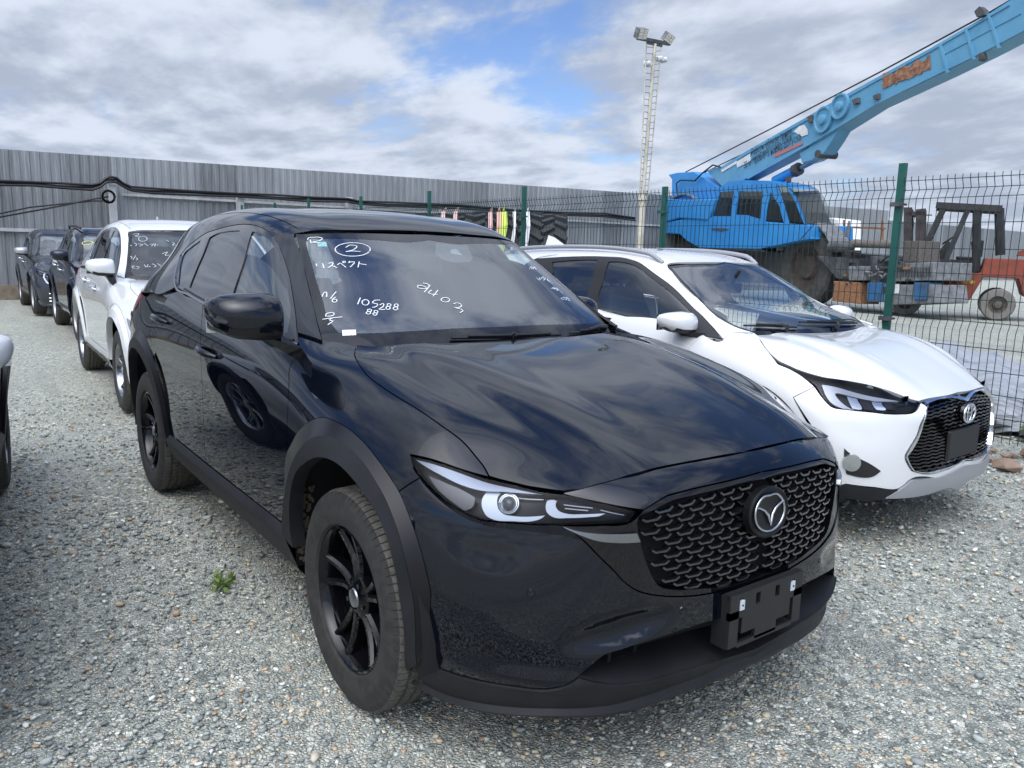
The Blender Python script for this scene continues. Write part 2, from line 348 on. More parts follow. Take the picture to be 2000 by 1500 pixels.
def patch(name, s, segs, mats, parent, holes=(), off=0., inset=.002, step=.02, depth=.012, mode='both', bstep=.012, crown=None, pre=None, side_mat=0):
    """panel cut from surface s: mode 'both' makes right and left objects, 'right' only right, 'center' joins the two halves in one"""
    P = pre if pre is not None else s.outline(segs, bstep)
    if REC_ON[0]: REC.append(('patch', name, s.key, s.rc(P), [s.rc(h if isinstance(h, np.ndarray) else s.outline(h, bstep)) for h in holes], mats, parent.name if parent else None, dict(off=off, inset=inset, step=step, depth=depth, mode=mode)))
    X, _ = s.ev(P); keep = np.abs(X[:, 1]) < 4e-3 if mode == 'center' else None
    loops = [inset_poly(P, inset, keep) if inset else P]
    for h in holes:
        Hh = h if isinstance(h, np.ndarray) else s.outline(h, bstep); loops.append(inset_poly(Hh, -inset) if inset else Hh)
    lo, hi = loops[0].min(0), loops[0].max(0); gx, gy = np.meshgrid(np.arange(lo[0]+step/2, hi[0], step), np.arange(lo[1]+step/2, hi[1], step)); gx[::2] += step*.5
    G = np.stack([gx.ravel(), gy.ravel()], 1); ok = inpoly(G, loops[0])
    for h in loops[1:]: ok &= ~inpoly(G, h)
    G = G[ok]; B = np.vstack(loops)
    if len(G):
        dm = np.full(len(G), 9.)
        for k in range(0, len(B), 64): dm = np.minimum(dm, np.linalg.norm(G[:, None]-B[None, k:k+64], axis=2).min(1))
        G = G[dm > step*.4]
    allp = np.vstack([B, G]); E = []; b = 0
    for l in loops: n = len(l); E += [(b+i, b+(i+1) % n) for i in range(n)]; b += n
    vo, eo, fo, ov, oe, of = delaunay_2d_cdt([Vector(q) for q in allp], E, [], 0, 1e-7)
    Q = np.array([v[:] for v in vo]); T = np.array([f[:] for f in fo if len(f) == 3]); cen = Q[T].mean(1); ok = inpoly(cen, loops[0])
    for h in loops[1:]: ok &= ~inpoly(cen, h)
    T = T[ok]; ar = (Q[T[:, 1]]-Q[T[:, 0]]); br = (Q[T[:, 2]]-Q[T[:, 0]]); T = T[np.abs(ar[:, 0]*br[:, 1]-ar[:, 1]*br[:, 0]) > 1e-9]
    V, N = s.ev(Q)
    o = off if crown is None else off+crown(V)
    V = V+N*(o if np.isscalar(o) else o[:, None]); V0 = V
    # orient faces along N
    fn = np.cross(V[T[:, 1]]-V[T[:, 0]], V[T[:, 2]]-V[T[:, 0]]); fl = np.sum(fn*N[T[:, 0]], 1) < 0; T[fl] = T[fl][:, ::-1]
    F = T.tolist(); Vs = [V]; Ns = [N]; mi = [0]*len(F)
    if depth:
        for l in loops:
            idx = []
            # find the vertices of the loop in Q
            for q in l: idx.append(int(np.argmin(np.sum((Q-q)**2, 1))))
            L3 = V[idx]; LN = N[idx]; n = len(idx); tg = np.roll(L3, -1, 0)-np.roll(L3, 1, 0); out = np.cross(tg, LN); out /= np.linalg.norm(out, axis=1)[:, None]+1e-12
            # outward sign: away from the panel
            eps = s.ev(l+ (inset_poly(l, .004)-l))[0]
            sg = np.where(np.sum(out*(eps-s.ev(l)[0]), 1) > 0, -1, 1)
            if l is not loops[0]: sg = -sg
            out = out*sg[:, None]; b0 = sum(len(x) for x in Vs); Vs += [L3, L3-LN*depth]; Ns += [out, out]
            for i in range(n):
                j = (i+1) % n
                if mode == 'center' and abs(L3[i, 1]) < 6e-3 and abs(L3[j, 1]) < 6e-3: continue
                fa = (b0+i, b0+j, b0+n+j, b0+n+i); a_ = L3[j]-L3[i]; nn = np.cross(a_, -LN[i])
                F.append(fa if nn@out[i] > 0 else fa[::-1]); mi.append(side_mat)
    V = np.vstack(Vs); N = np.vstack(Ns)
    mir = np.array([1, -1, 1])
    if mode == 'center':
        V[np.abs(V[:, 1]) < 4e-3, 1] = 0
        n = len(V); F2 = F+[tuple(n+i for i in f)[::-1] for f in F]
        return add_mesh(name, np.vstack([V, V*mir]), np.vstack([N, N*mir]), F2, mats, parent, mi+mi)
    r = [add_mesh(name, V, N, F, mats, parent, mi)]
    if mode == 'both': r.append(add_mesh(name, V*mir, N*mir, [tuple(f)[::-1] for f in F], mats, parent, mi))
    return r
def ribbon_poly(C, w):
    C = np.asarray(C); t = np.gradient(C, axis=0); n = np.stack([-t[:, 1], t[:, 0]], 1); n /= np.linalg.norm(n, axis=1)[:, None]+1e-12
    ww = np.asarray(w)/2; ww = ww[:, None] if ww.ndim else ww
    return np.vstack([C+n*ww, (C-n*ww)[::-1]])
def ribbon(name, s, seg, w, mats, parent, **k):
    C = s.path(seg, .012); return patch(name, s, None, mats, parent, pre=ribbon_poly(C, w), **{**dict(inset=0, step=.05), **k})
def loft(name, s, paths, offs, mats, parent, n=60, mode='both', smooth=35, caps=False, inw=None):
    """strip through several paths on a surface, each with its own offset along the normal; inw adds a last row pushed inboard"""
    rows = []
    if REC_ON[0]: REC.append(('loft', name, s.key, [s.rc(q if isinstance(q, np.ndarray) else s.path(q, .01)) for q in paths], offs, mats, parent.name if parent else None, dict(n=n, mode=mode, smooth=smooth, inw=inw)))
    for q, o in zip(paths, offs):
        Q = q if isinstance(q, np.ndarray) else s.path(q, .01)
        d = np.r_[0, np.cumsum(np.linalg.norm(np.diff(Q, axis=0), axis=1))]; t = np.linspace(0, d[-1], n); Q = np.stack([np.interp(t, d, Q[:, k]) for k in (0, 1)], 1)
        V, N = s.ev(Q); rows.append(V+N*o)
    if inw: rows.append(rows[-1]+np.array([0, inw, 0]))
    V = np.vstack(rows); F = [(r*n+i, r*n+i+1, (r+1)*n+i+1, (r+1)*n+i) for r in range(len(rows)-1) for i in range(n-1)]
    out = []
    for sg in ((1, -1) if mode == 'both' else (1,)):
        V2 = V*np.array([1, sg, 1]); me = bpy.data.meshes.new(name)
        # face orientation: first quad should look away from the body
        a = np.cross(V2[F[n//2][1]]-V2[F[n//2][0]], V2[F[n//2][2]]-V2[F[n//2][0]]); nn = s.ev(s.path(paths[0]) if not isinstance(paths[0], np.ndarray) else paths[0])[1][0]*np.array([1, sg, 1])
        FF_ = F if a@nn > 0 else [f[::-1] for f in F]
        me.from_pydata(V2.tolist(), [], FF_); me.shade_smooth(); me.set_sharp_from_angle(angle=math.radians(smooth)); out.append(link(name, me, mats, parent))
    return out
# ================================================================== shared car materials
M_TYRE = mat('tyre rubber', (.014, .0135, .013), .8, noise=.35, nscale=30, col2=(.034, .032, .029))
M_TREAD = mat('tyre tread', (.06, .057, .050), .9, noise=.3, nscale=60, col2=(.12, .112, .095))
M_CLAD = mat('matte black cladding', (.009, .010, .012), .56, spec=.35, bump=.25, bscale=900, noise=.15, nscale=7)
M_GLOSSB = mat('piano black', (.003, .003, .004), .3, coat=1, spec=0)
M_BLACK = mat('black plastic', (.012, .012, .013), .5)
M_VOID = mat('dark cavity', (.006, .006, .007), .9)
M_CHROME = mat('chrome', (.75, .77, .8), .09, metal=1)
M_DCHROME = mat('dark chrome', (.30, .31, .33), .16, metal=1)
M_RIMB = mat('gloss black alloy', (.004, .004, .005), .3, coat=.8, spec=.0)
M_RUBBER = mat('rubber seal', (.012, .012, .012), .65)
M_WRITE = mat('paint marker', (.62, .64, .65), .7)
M_SEAT = mat('black upholstery', (.022, .022, .024), .8, bump=.3, bscale=300)
M_HEADL = mat('grey headliner', (.30, .30, .29), .9)
M_WGLASS = glass('windscreen glass', (.86, .94, .92), 1.95)
M_SGLASS = glass('side glass', (.82, .90, .88), 1.75)
M_PGLASS = glass('privacy glass', (.07, .08, .08), 1.75)
M_LENS = glass('lamp lens', (.80, .82, .85), 1.17)
M_WPLAST = mat('white light guide', (.56, .60, .66), .25, coat=.5)
M_SILV = mat('silver plastic', (.40, .41, .43), .38, metal=.5)
M_LAMPB = mat('lamp housing', (.006, .006, .007), .35, spec=.3)
M_REFL = mat('lamp reflector', (.6, .62, .64), .12, metal=1)
M_RED = mat('red lamp', (.25, .01, .01), .1, coat=1)
M_MUD = mat('dried mud', (.16, .13, .09), .95, bump=.6, bscale=120)
M_DISC = mat('brake disc', (.2, .19, .18), .4, metal=.9)

M_ARCHB = mat('dark arch lip', (.006, .006, .008), .3, spec=.35)
M_TRIM = mat('smoked lamp trim', (.20, .22, .26), .22, metal=.7)
M_GRILLE = mat('grille bar', (.010, .010, .012), .22, coat=1, spec=.6)
# ================================================================== ground
def gravel_mat():
    m = bpy.data.materials.new('gravel'); m.use_nodes = True; n, L = nt(m.node_tree)
    o = n('ShaderNodeOutputMaterial'); p = n('ShaderNodeBsdfPrincipled'); L(p.outputs[0], o.inputs[0]); p.inputs['Roughness'].default_value = .9; p.inputs['Specular IOR Level'].default_value = .25
    g = n('ShaderNodeNewGeometry'); pos = g.outputs['Position']
    def vor(scale, feat='F1', rnd=1.0):
        v = n('ShaderNodeTexVoronoi', feature=feat); v.inputs['Scale'].default_value = scale; v.inputs['Randomness'].default_value = rnd; L(pos, v.inputs['Vector']); return v
    def ramp(src, stops):
        r = n('ShaderNodeValToRGB'); L(src, r.inputs[0]); e = r.color_ramp.elements
        while len(e) < len(stops): e.new(.5)
        for a, (q, c) in zip(e, stops): a.position = q; a.color = (c[0], c[1], c[2]*.90, 1)
        r.color_ramp.interpolation = 'LINEAR'; return r.outputs[0]
    def sepr(c): s_ = n('ShaderNodeSeparateColor'); L(c, s_.inputs[0]); return s_.outputs
    def mix(f, a, b, bt='MIX'):
        x = n('ShaderNodeMix', data_type='RGBA'); x.blend_type = bt
        for s_, v in ((0, f), (6, a), (7, b)):
            if hasattr(v, 'is_linked'): L(v, x.inputs[s_])
            else: x.inputs[s_].default_value = v if s_ == 0 else v+(1,)
        return x.outputs[2]
    v1 = vor(80); v2 = vor(42); v3 = vor(170)
    st = [(0, (.13, .145, .145)), (.20, (.25, .275, .27)), (.38, (.36, .395, .385)), (.56, (.48, .505, .485)), (.72, (.62, .63, .59)), (.82, (.58, .48, .37)), (.90, (.76, .76, .72)), (1, (.90, .90, .86))]
    c1 = ramp(sepr(v1.outputs['Color'])[0], st); c2 = ramp(sepr(v2.outputs['Color'])[1], st); c3 = ramp(sepr(v3.outputs['Color'])[0], st)
    nz = n('ShaderNodeTexNoise'); nz.inputs['Scale'].default_value = 6; nz.inputs['Detail'].default_value = 5; L(pos, nz.inputs['Vector'])
    pick = n('ShaderNodeMath', operation='GREATER_THAN'); L(sepr(v2.outputs['Color'])[2], pick.inputs[0]); pick.inputs[1].default_value = .72
    pk3 = n('ShaderNodeMath', operation='GREATER_THAN'); L(sepr(v1.outputs['Color'])[2], pk3.inputs[0]); pk3.inputs[1].default_value = .55
    base = mix(pk3.outputs[0], c1, c3); base = mix(pick.outputs[0], base, c2)
    # gaps between stones
    e1 = vor(80, 'DISTANCE_TO_EDGE'); e2 = vor(42, 'DISTANCE_TO_EDGE')
    def mr(src, a, b, c, d): x = n('ShaderNodeMapRange'); L(src, x.inputs[0]); x.inputs[1].default_value = a; x.inputs[2].default_value = b; x.inputs[3].default_value = c; x.inputs[4].default_value = d; return x.outputs[0]
    g1 = mr(e1.outputs['Distance'], .0, .10, .55, 1); g2 = mr(e2.outputs['Distance'], 0, .06, .6, 1)
    gm = n('ShaderNodeMix', data_type='FLOAT'); L(pick.outputs[0], gm.inputs[0]); L(g1, gm.inputs[2]); L(g2, gm.inputs[3])
    cb = n('ShaderNodeCombineColor'); [L(gm.outputs[0], cb.inputs[i]) for i in range(3)]
    base = mix(1.0, base, cb.outputs[0], 'MULTIPLY')
    # dust patches and darker damp areas
    big = n('ShaderNodeTexNoise'); big.inputs['Scale'].default_value = .55; big.inputs['Detail'].default_value = 6; big.inputs['Roughness'].default_value = .6; L(pos, big.inputs['Vector'])
    base = mix(mr(big.outputs[0], .35, .7, 0, .45), base, (.46, .475, .42))
    med = n('ShaderNodeTexNoise'); med.inputs['Scale'].default_value = 2.2; med.inputs['Detail'].default_value = 7; L(pos, med.inputs['Vector'])
    base = mix(mr(med.outputs[0], .30, .44, .35, 0), base, (.28, .295, .265))
    mp = n('ShaderNodeMapping'); L(pos, mp.inputs[0]); mp.inputs['Scale'].default_value = (.16, 1.5, 1); tr = n('ShaderNodeTexNoise'); tr.inputs['Scale'].default_value = 1.1; tr.inputs['Detail'].default_value = 4; L(mp.outputs[0], tr.inputs['Vector'])
    base = mix(mr(tr.outputs[0], .50, .66, 0, .42), base, (.21, .215, .205))
    base = mix(mr(tr.outputs[0], .30, .42, .30, 0), base, (.56, .565, .53))
    L(base, p.inputs['Base Color'])
    h = n('ShaderNodeMath', operation='ADD'); L(mr(e1.outputs['Distance'], 0, .35, 0, .6), h.inputs[0]); L(mr(nz.outputs[0], 0, 1, 0, .12), h.inputs[1])
    h2 = n('ShaderNodeMath', operation='ADD'); L(h.outputs[0], h2.inputs[0]); 
    hs = n('ShaderNodeMath', operation='MULTIPLY'); L(sepr(v1.outputs['Color'])[1], hs.inputs[0]); hs.inputs[1].default_value = .5; L(hs.outputs[0], h2.inputs[1])
    b = n('ShaderNodeBump'); b.inputs['Strength'].default_value = .9; b.inputs['Distance'].default_value = .012; L(h2.outputs[0], b.inputs['Height']); L(b.outputs[0], p.inputs['Normal'])
    return m
def ground():
    xs = np.r_[-1500, -400, -100, np.arange(-40, 8, .5), 20, 60, 300, 1500]; ys = np.r_[-1500, -300, -60, -20, np.arange(-10, 30, .5), 60, 300, 1500]
    X, Y = np.meshgrid(xs, ys, indexing='ij'); rng = np.random.RandomState(2); Z = .006*np.sin(X*1.3+np.sin(Y*.9))*np.cos(Y*1.1)+.006*rng.rand(*X.shape)-.015
    Z[(X < -36) | (X > 7) | (Y < -9) | (Y > 29)] = -.03
    for cx, cy in ((0, -.8), (0, .8), (-2.7, -.8), (-2.7, .8)): Z[np.hypot(X-cx, Y-cy) < .7] = -.006
    nx, ny = X.shape; V = np.stack([X, Y, Z], 2).reshape(-1, 3); F = [(i*ny+j, (i+1)*ny+j, (i+1)*ny+j+1, i*ny+j+1) for i in range(nx-1) for j in range(ny-1)]
    me = bpy.data.meshes.new('ground'); me.from_pydata(V.tolist(), [], F); me.shade_smooth(); tag(link('ground', me, gravel_mat()), kind='structure')
def stones():
    """loose stones lying on the ground near the viewer, one countless scatter"""
    rng = np.random.RandomState(5); N = 42000
    t = rng.rand(N); ang = YAW+math.radians(-40)+rng.rand(N)*math.radians(80); r = 1.0+ (rng.rand(N)**1.6)*7.5
    x = CAM[0]+r*np.cos(ang); y = CAM[1]+r*np.sin(ang)
    s = .0035+.0080*rng.rand(N)**2.0; s[rng.rand(N) < .015] *= 2.0; s *= np.where(r > 4, 1.35, 1)
    base = np.array([(1, 0, 0), (-1, 0, 0), (0, 1, 0), (0, -1, 0), (.6, .6, .75), (-.6, .6, .75), (-.6, -.6, .75), (.6, -.6, .75), (.5, .5, -.7), (-.5, .5, -.7), (-.5, -.5, -.7), (.5, -.5, -.7)], float)
    bm = bmesh.new(); [bm.verts.new(p) for p in base]; bmesh.ops.convex_hull(bm, input=bm.verts); bm.verts.index_update(); T = np.array([[v.index for v in f.verts] for f in bm.faces]); bm.free()
    nv = len(base); a = rng.rand(N)*6.28; c, sn = np.cos(a), np.sin(a)
    J = base[None]*(1+.35*(rng.rand(N, nv, 1)-.5))*np.stack([s*(.8+.5*rng.rand(N)), s*(.6+.4*rng.rand(N)), s*(.35+.35*rng.rand(N))], 1)[:, None]
    tl = rng.rand(N)*.6-.3
    X = J[..., 0]*c[:, None]-J[..., 1]*sn[:, None]; Y = J[..., 0]*sn[:, None]+J[..., 1]*c[:, None]; Z = J[..., 2]+J[..., 0]*tl[:, None]
    V = np.stack([X+x[:, None], Y+y[:, None], Z+(s*.2)[:, None]-.006], 2).reshape(-1, 3)
    F = (T[None]+(np.arange(N)*nv)[:, None, None]).reshape(-1, 3)
    me = bpy.data.meshes.new('gravel_stones'); me.vertices.add(len(V)); me.vertices.foreach_set('co', V.ravel()); me.loops.add(F.size); me.loops.foreach_set('vertex_index', F.ravel().astype(np.int32))
    me.polygons.add(len(F)); me.polygons.foreach_set('loop_start', np.arange(0, F.size, 3, dtype=np.int32)); me.update(calc_edges=True)
    m = bpy.data.materials.new('loose stone'); m.use_nodes = True; n, L = nt(m.node_tree); o = n('ShaderNodeOutputMaterial'); p = n('ShaderNodeBsdfPrincipled'); L(p.outputs[0], o.inputs[0]); p.inputs['Roughness'].default_value = .85
    g = n('ShaderNodeNewGeometry'); r_ = n('ShaderNodeValToRGB'); L(g.outputs['Random Per Island'], r_.inputs[0]); e = r_.color_ramp.elements
    st = [(0, (.18, .20, .21)), (.3, (.28, .31, .32)), (.55, (.40, .43, .43)), (.75, (.52, .54, .51)), (.84, (.55, .43, .30)), (.9, (.42, .28, .20)), (.95, (.72, .72, .69)), (1, (.85, .85, .83))]
    while len(e) < len(st): e.new(.5)
    for q, (a_, c_) in zip(e, st): q.position = a_; q.color = (c_[0], c_[1], c_[2]*.92, 1)
    L(r_.outputs[0], p.inputs['Base Color']); o_ = link('gravel_stones', me, m); tag(o_, kind='stuff')
ground(); stones()
# ================================================================== walls, fence, mast, tyres, crane, forklift
M_STEEL = mat('galvanised sheet', (.17, .18, .185), .6, noise=.12, nscale=1.2, metal=.0)
M_STEEL2 = mat('grey sheet', (.16, .17, .175), .6, noise=.1, nscale=.8)
M_CONC = mat('weathered concrete', (.22, .18, .13), .95, noise=.4, nscale=3, bump=.5, bscale=30)
M_POSTG = mat('grey post', (.48, .49, .50), .6, noise=.15, nscale=3)
M_GREEN = mat('green powder coat', (.008, .085, .068), .45, noise=.1, nscale=6)
M_WIRE = mat('green fence wire', (.006, .028, .028), .5)
M_CABLE = mat('black cable', (.01, .01, .011), .6)
M_RUSTY = mat('rust', (.20, .075, .03), .9, col2=(.30, .16, .08), nscale=14)
M_LEAF = mat('leaf', (.045, .085, .022), .7, col2=(.11, .15, .045), nscale=3)
M_LEAFD = mat('dry leaf', (.14, .13, .06), .8, col2=(.06, .09, .03), nscale=5)
M_BLUE = mat('crane blue', (.020, .20, .52), .42, col2=(.030, .25, .58), nscale=1.4)
M_BLUEL = mat('faded boom blue', (.085, .27, .43), .45, col2=(.12, .32, .48), nscale=1.1)
M_BLUED = mat('dirty blue', (.02, .12, .28), .6, col2=(.04, .06, .08), nscale=4)
M_UNDER = mat('grimy steel', (.062, .064, .068), .7, noise=.4, nscale=3)
M_ORANGE = mat('forklift red', (.27, .050, .022), .6, col2=(.17, .040, .022), nscale=4)
M_WINDK = glass('dusty cab glass', (.5, .54, .52), 1.5)
M_CREAM = mat('weathered cream paint', (.50, .47, .38), .7, noise=.25, nscale=2)
M_GREYM = mat('grey steel', (.16, .165, .17), .55, noise=.35, nscale=6)
M_WHITE = mat('dirty white', (.62, .63, .63), .6, noise=.12, nscale=3)
WX = -20.3
def zt(y): return 3.49+.0150*(y+.3)
def corrugated(name, y0, y1, ztop, x, pitch=.21, z0=.0, m=None):
    b = MB(); y = y0; V = []
    prof = [(0, 0), (.35, 0), (.45, .020), (.85, .020), (.95, 0)]
    ys = []
    while y < y1:
        for a, d in prof: ys.append((y+a*pitch, d))
        y += pitch
    n = len(ys)
    V = [(x+d, yy, z0) for yy, d in ys]+[(x+d, yy, ztop(yy)) for yy, d in ys]+[(x-.05, yy, ztop(yy)) for yy, d in ys]+[(x-.05, yy, z0) for yy, d in ys]
    b.add(V, [(r*n+i, r*n+i+1, (r+1)*n+i+1, (r+1)*n+i) for r in range(3) for i in range(n-1)]); return b
def sheet_mat(name, c):
    """long sheets with slightly different tone from one to the next, streaked by rain"""
    m = bpy.data.materials.new(name); m.use_nodes = True; n, L = nt(m.node_tree); o = n('ShaderNodeOutputMaterial'); p = n('ShaderNodeBsdfPrincipled'); L(p.outputs[0], o.inputs[0]); p.inputs['Roughness'].default_value = .62; p.inputs['Specular IOR Level'].default_value = .35
    g = n('ShaderNodeNewGeometry'); s_ = n('ShaderNodeSeparateXYZ'); L(g.outputs['Position'], s_.inputs[0])
    d = n('ShaderNodeMath', operation='DIVIDE'); L(s_.outputs[1], d.inputs[0]); d.inputs[1].default_value = 1.05; f = n('ShaderNodeMath', operation='FLOOR'); L(d.outputs[0], f.inputs[0])
    w = n('ShaderNodeTexWhiteNoise', noise_dimensions='1D'); L(f.outputs[0], w.inputs['W'])
    mp = n('ShaderNodeMapping'); L(g.outputs['Position'], mp.inputs[0]); mp.inputs['Scale'].default_value = (3, 9, .35); t = n('ShaderNodeTexNoise'); L(mp.outputs[0], t.inputs['Vector']); t.inputs['Detail'].default_value = 6
    a = n('ShaderNodeMath', operation='MULTIPLY_ADD'); L(w.outputs[0], a.inputs[0]); a.inputs[1].default_value = .35; L(t.outputs[0], a.inputs[2])
    mr = n('ShaderNodeMapRange'); L(a.outputs[0], mr.inputs[0]); mr.inputs[1].default_value = .35; mr.inputs[2].default_value = .95; mr.inputs[3].default_value = .62; mr.inputs[4].default_value = 1.36
    v = n('ShaderNodeVectorMath', operation='SCALE'); v.inputs[0].default_value = c; L(mr.outputs[0], v.inputs['Scale']); L(v.outputs[0], p.inputs['Base Color']); return m
SHEET = sheet_mat('corrugated sheet', (.235, .25, .258)); SHEET2 = sheet_mat('far corrugated sheet', (.19, .205, .215))
def px_on(pts, x): return [onpl(a, b, 0, x) for a, b in pts]
def walls():
    w = empty('metal_wall', (WX, 8, 0), 0, 'long high wall of grey corrugated metal sheets behind the parked cars', 'wall')
    P = Matrix.Translation((-WX, -8, 0))
    def add(b, nm, m): o = b.build(nm, m, w); o.matrix_parent_inverse = Matrix.Translation((-WX, -8, 0)); return o
    add(corrugated('s', -24, 39.4, zt, WX, .21, .30), 'sheet_panel', SHEET)
    b = MB(); b.box((WX-.35, -24, -.2), (WX+.12, 39.4, .34)); add(b, 'concrete_footing', M_CONC)
    b = MB(); b.box((WX+.03, -24, 1.60), (WX+.09, 1.3, 1.68)); b.box((WX+.03, 2.3, 2.58), (WX+.07, 33, 2.64)); add(b, 'rail', M_POSTG)
    # grey posts standing in front of the wall
    g0 = None
    tops = [(2.05, 2.83), (5.22, 2.82), (8.47, 2.90), (11.7, 2.9), (14.9, 2.85), (-1.2, 2.7), (-4.4, 2.7)]
    labs = ['grey concrete post in front of the metal wall holding a knot of black cable', 'grey post against the metal wall behind the white SUV', 'grey post against the metal wall above the black SUV roof', 'grey post against the metal wall behind the second green fence post', 'grey post at the metal wall behind the tyre stack', 'grey post', 'grey post']
    for (y, z), l in list(zip(tops, labs))[:5]:
        b = MB(); b.box((WX+.12, y-.085, 0), (WX+.30, y+.085, z), bev=.012); o = b.build('wall_post', M_POSTG); tag(o, l, 'post', 'grey posts along the metal wall')
    c = MB(); path = px_on([(0, 357), (60, 359), (120, 363), (180, 366), (196, 361), (206, 353), (216, 350), (228, 352), (240, 361), (256, 369), (300, 373), (380, 377), (460, 381), (540, 385), (600, 389), (680, 391), (700, 396), (760, 399), (900, 404), (1000, 412), (1100, 418), (1180, 420), (1240, 428)], WX+.34)
    path = [path[0]+np.array([0, -12, -.1])]+path
    for dy, dz in ((0, 0), (.02, .05), (.04, -.05)): c.tube([p+np.array([dy, 0, dz+.012*math.sin(i*1.7+dz*40)]) for i, p in enumerate(path)], .032, 6)
    tag(c.build('cable_bundle', M_CABLE, smooth=60), 'thick bundle of black cables slung along the metal wall', 'cable')
    c = MB(); e = px_on([(0, 424), (60, 413), (120, 402), (180, 389), (212, 384)], WX+.5); e = [e[0]+np.array([2, -9, -1.0])]+e
    c.tube(e, .022, 6); c.tube([p+np.array([0, 0, .10*math.sin(i*.9)]) for i, p in enumerate(e)], .02, 6); k = e[-1]
    c.tube([k+np.array([0, .14*math.cos(a), .12*math.sin(a)*1.2]) for a in np.linspace(0, 12, 24)], .03, 6)
    tag(c.build('hanging_cable', M_CABLE, smooth=60), 'pair of black cables sagging from the grey post to the left edge', 'cable')
    b = corrugated('s', 36, 90, lambda y: 4.5, -30, .4, 0); tag(b.build('far_wall', SHEET2), 'distant low grey metal wall behind the red forklift', 'wall')
def foliage(name, c, rx, rz, n, m, label, cat, stems=6, leaf=.05, seed=0, group=None, stemm=None):
    rng = np.random.RandomState(seed); root = empty(name, tuple(c), 0, label, cat, group); b = MB(); s = MB()
    for k in range(stems):
        a = rng.rand()*6.28; q = np.array([math.cos(a)*rx*.8*rng.rand(), math.sin(a)*rx*.8*rng.rand(), rz*(.6+.4*rng.rand())]); s.tube([(q[0]*.1, q[1]*.1, 0), (q[0]*.5, q[1]*.4, q[2]*.55), q], [.006+leaf*.08, .004+leaf*.05, .002], 5)
        for j in range(n//stems):
            t = .15+.85*rng.rand()**.8; p = np.array([q[0]*t, q[1]*t, q[2]*t])+rng.randn(3)*np.array([rx, rx, rz*.5])*.22; p[2] = max(.01, p[2]); u = rng.randn(3); u /= np.linalg.norm(u); v = np.cross(u, rng.randn(3)); v /= np.linalg.norm(v); l = leaf*(.5+rng.rand()); b.add([p, p+u*l*.5+v*l*.28, p+u*l, p+u*l*.5-v*l*.28], [(0, 1, 2, 3)])
    b.build('leaves', m, root); s.build('stems', stemm or m, root); return root
def fence():
    f = empty('wire_fence', (-8, 4.9, 0), 0, 'green welded wire mesh fence running behind the white hatchback', 'fence')
    def add(b, nm, m): o = b.build(nm, m, f); o.matrix_parent_inverse = Matrix.Translation((8, -4.9, 0)); return o
    posts = [(1.25, 2.27), (-1.45, 2.275), (-4.17, 2.21), (-6.80, 2.34), (-9.39, 2.39), (-11.95, 2.40), (-14.51, 2.46), (-16.57, 2.43), (-19.0, 2.45)]
    for i, (x, z) in enumerate(posts):
        b = MB(); b.box((x-.03, 4.90, 0), (x+.03, 4.94, z)); b.box((x-.03, 4.888, .9), (x+.03, 4.90, .93)); add(b, 'post', M_GREEN)
        for zc in (1.93, .95): b = MB(); b.box((x-.055, 4.865, zc-.018), (x+.055, 4.888, zc+.018)); b.tube([(x-.045, 4.86, zc), (x-.045, 4.95, zc)], .010, 8); b.tube([(x+.045, 4.86, zc), (x+.045, 4.95, zc)], .010, 8); add(b, 'clamp', M_GREEN if i != 1 else M_UNDER)
    for i in range(len(posts)-1):
        x1, x0 = posts[i][0]-.05, posts[i+1][0]+.05; b = MB(); top = 2.12+.012*i; n = int((x1-x0)/.058)
        zs = [top+.035, top, top-.075, top-.15, 1.05, .98, .91, .10, .045]; dy = [0, 0, .035, 0, 0, .035, 0, 0, 0]
        hz = [top, top-.075, top-.15, 1.77, 1.56, 1.36, 1.16, .98, .78, .60, .42, .24, .09]
        for k in range(n+1):
            x = x0+(x1-x0)*k/n; w = .0022 if i < 3 else .0028
            for a in range(len(zs)-1): b.bar((x, 4.87+dy[a], zs[a]), (x, 4.87+dy[a+1], zs[a+1]), 2*w)
        for z in hz: b.bar((x0-.02, 4.87+(.035 if z in (top-.075, .98) else 0)+.004, z), (x1+.02, 4.87+(.035 if z in (top-.075, .98) else 0)+.004, z), .0056 if i < 3 else .0066)
        add(b, 'mesh_panel', M_WIRE)
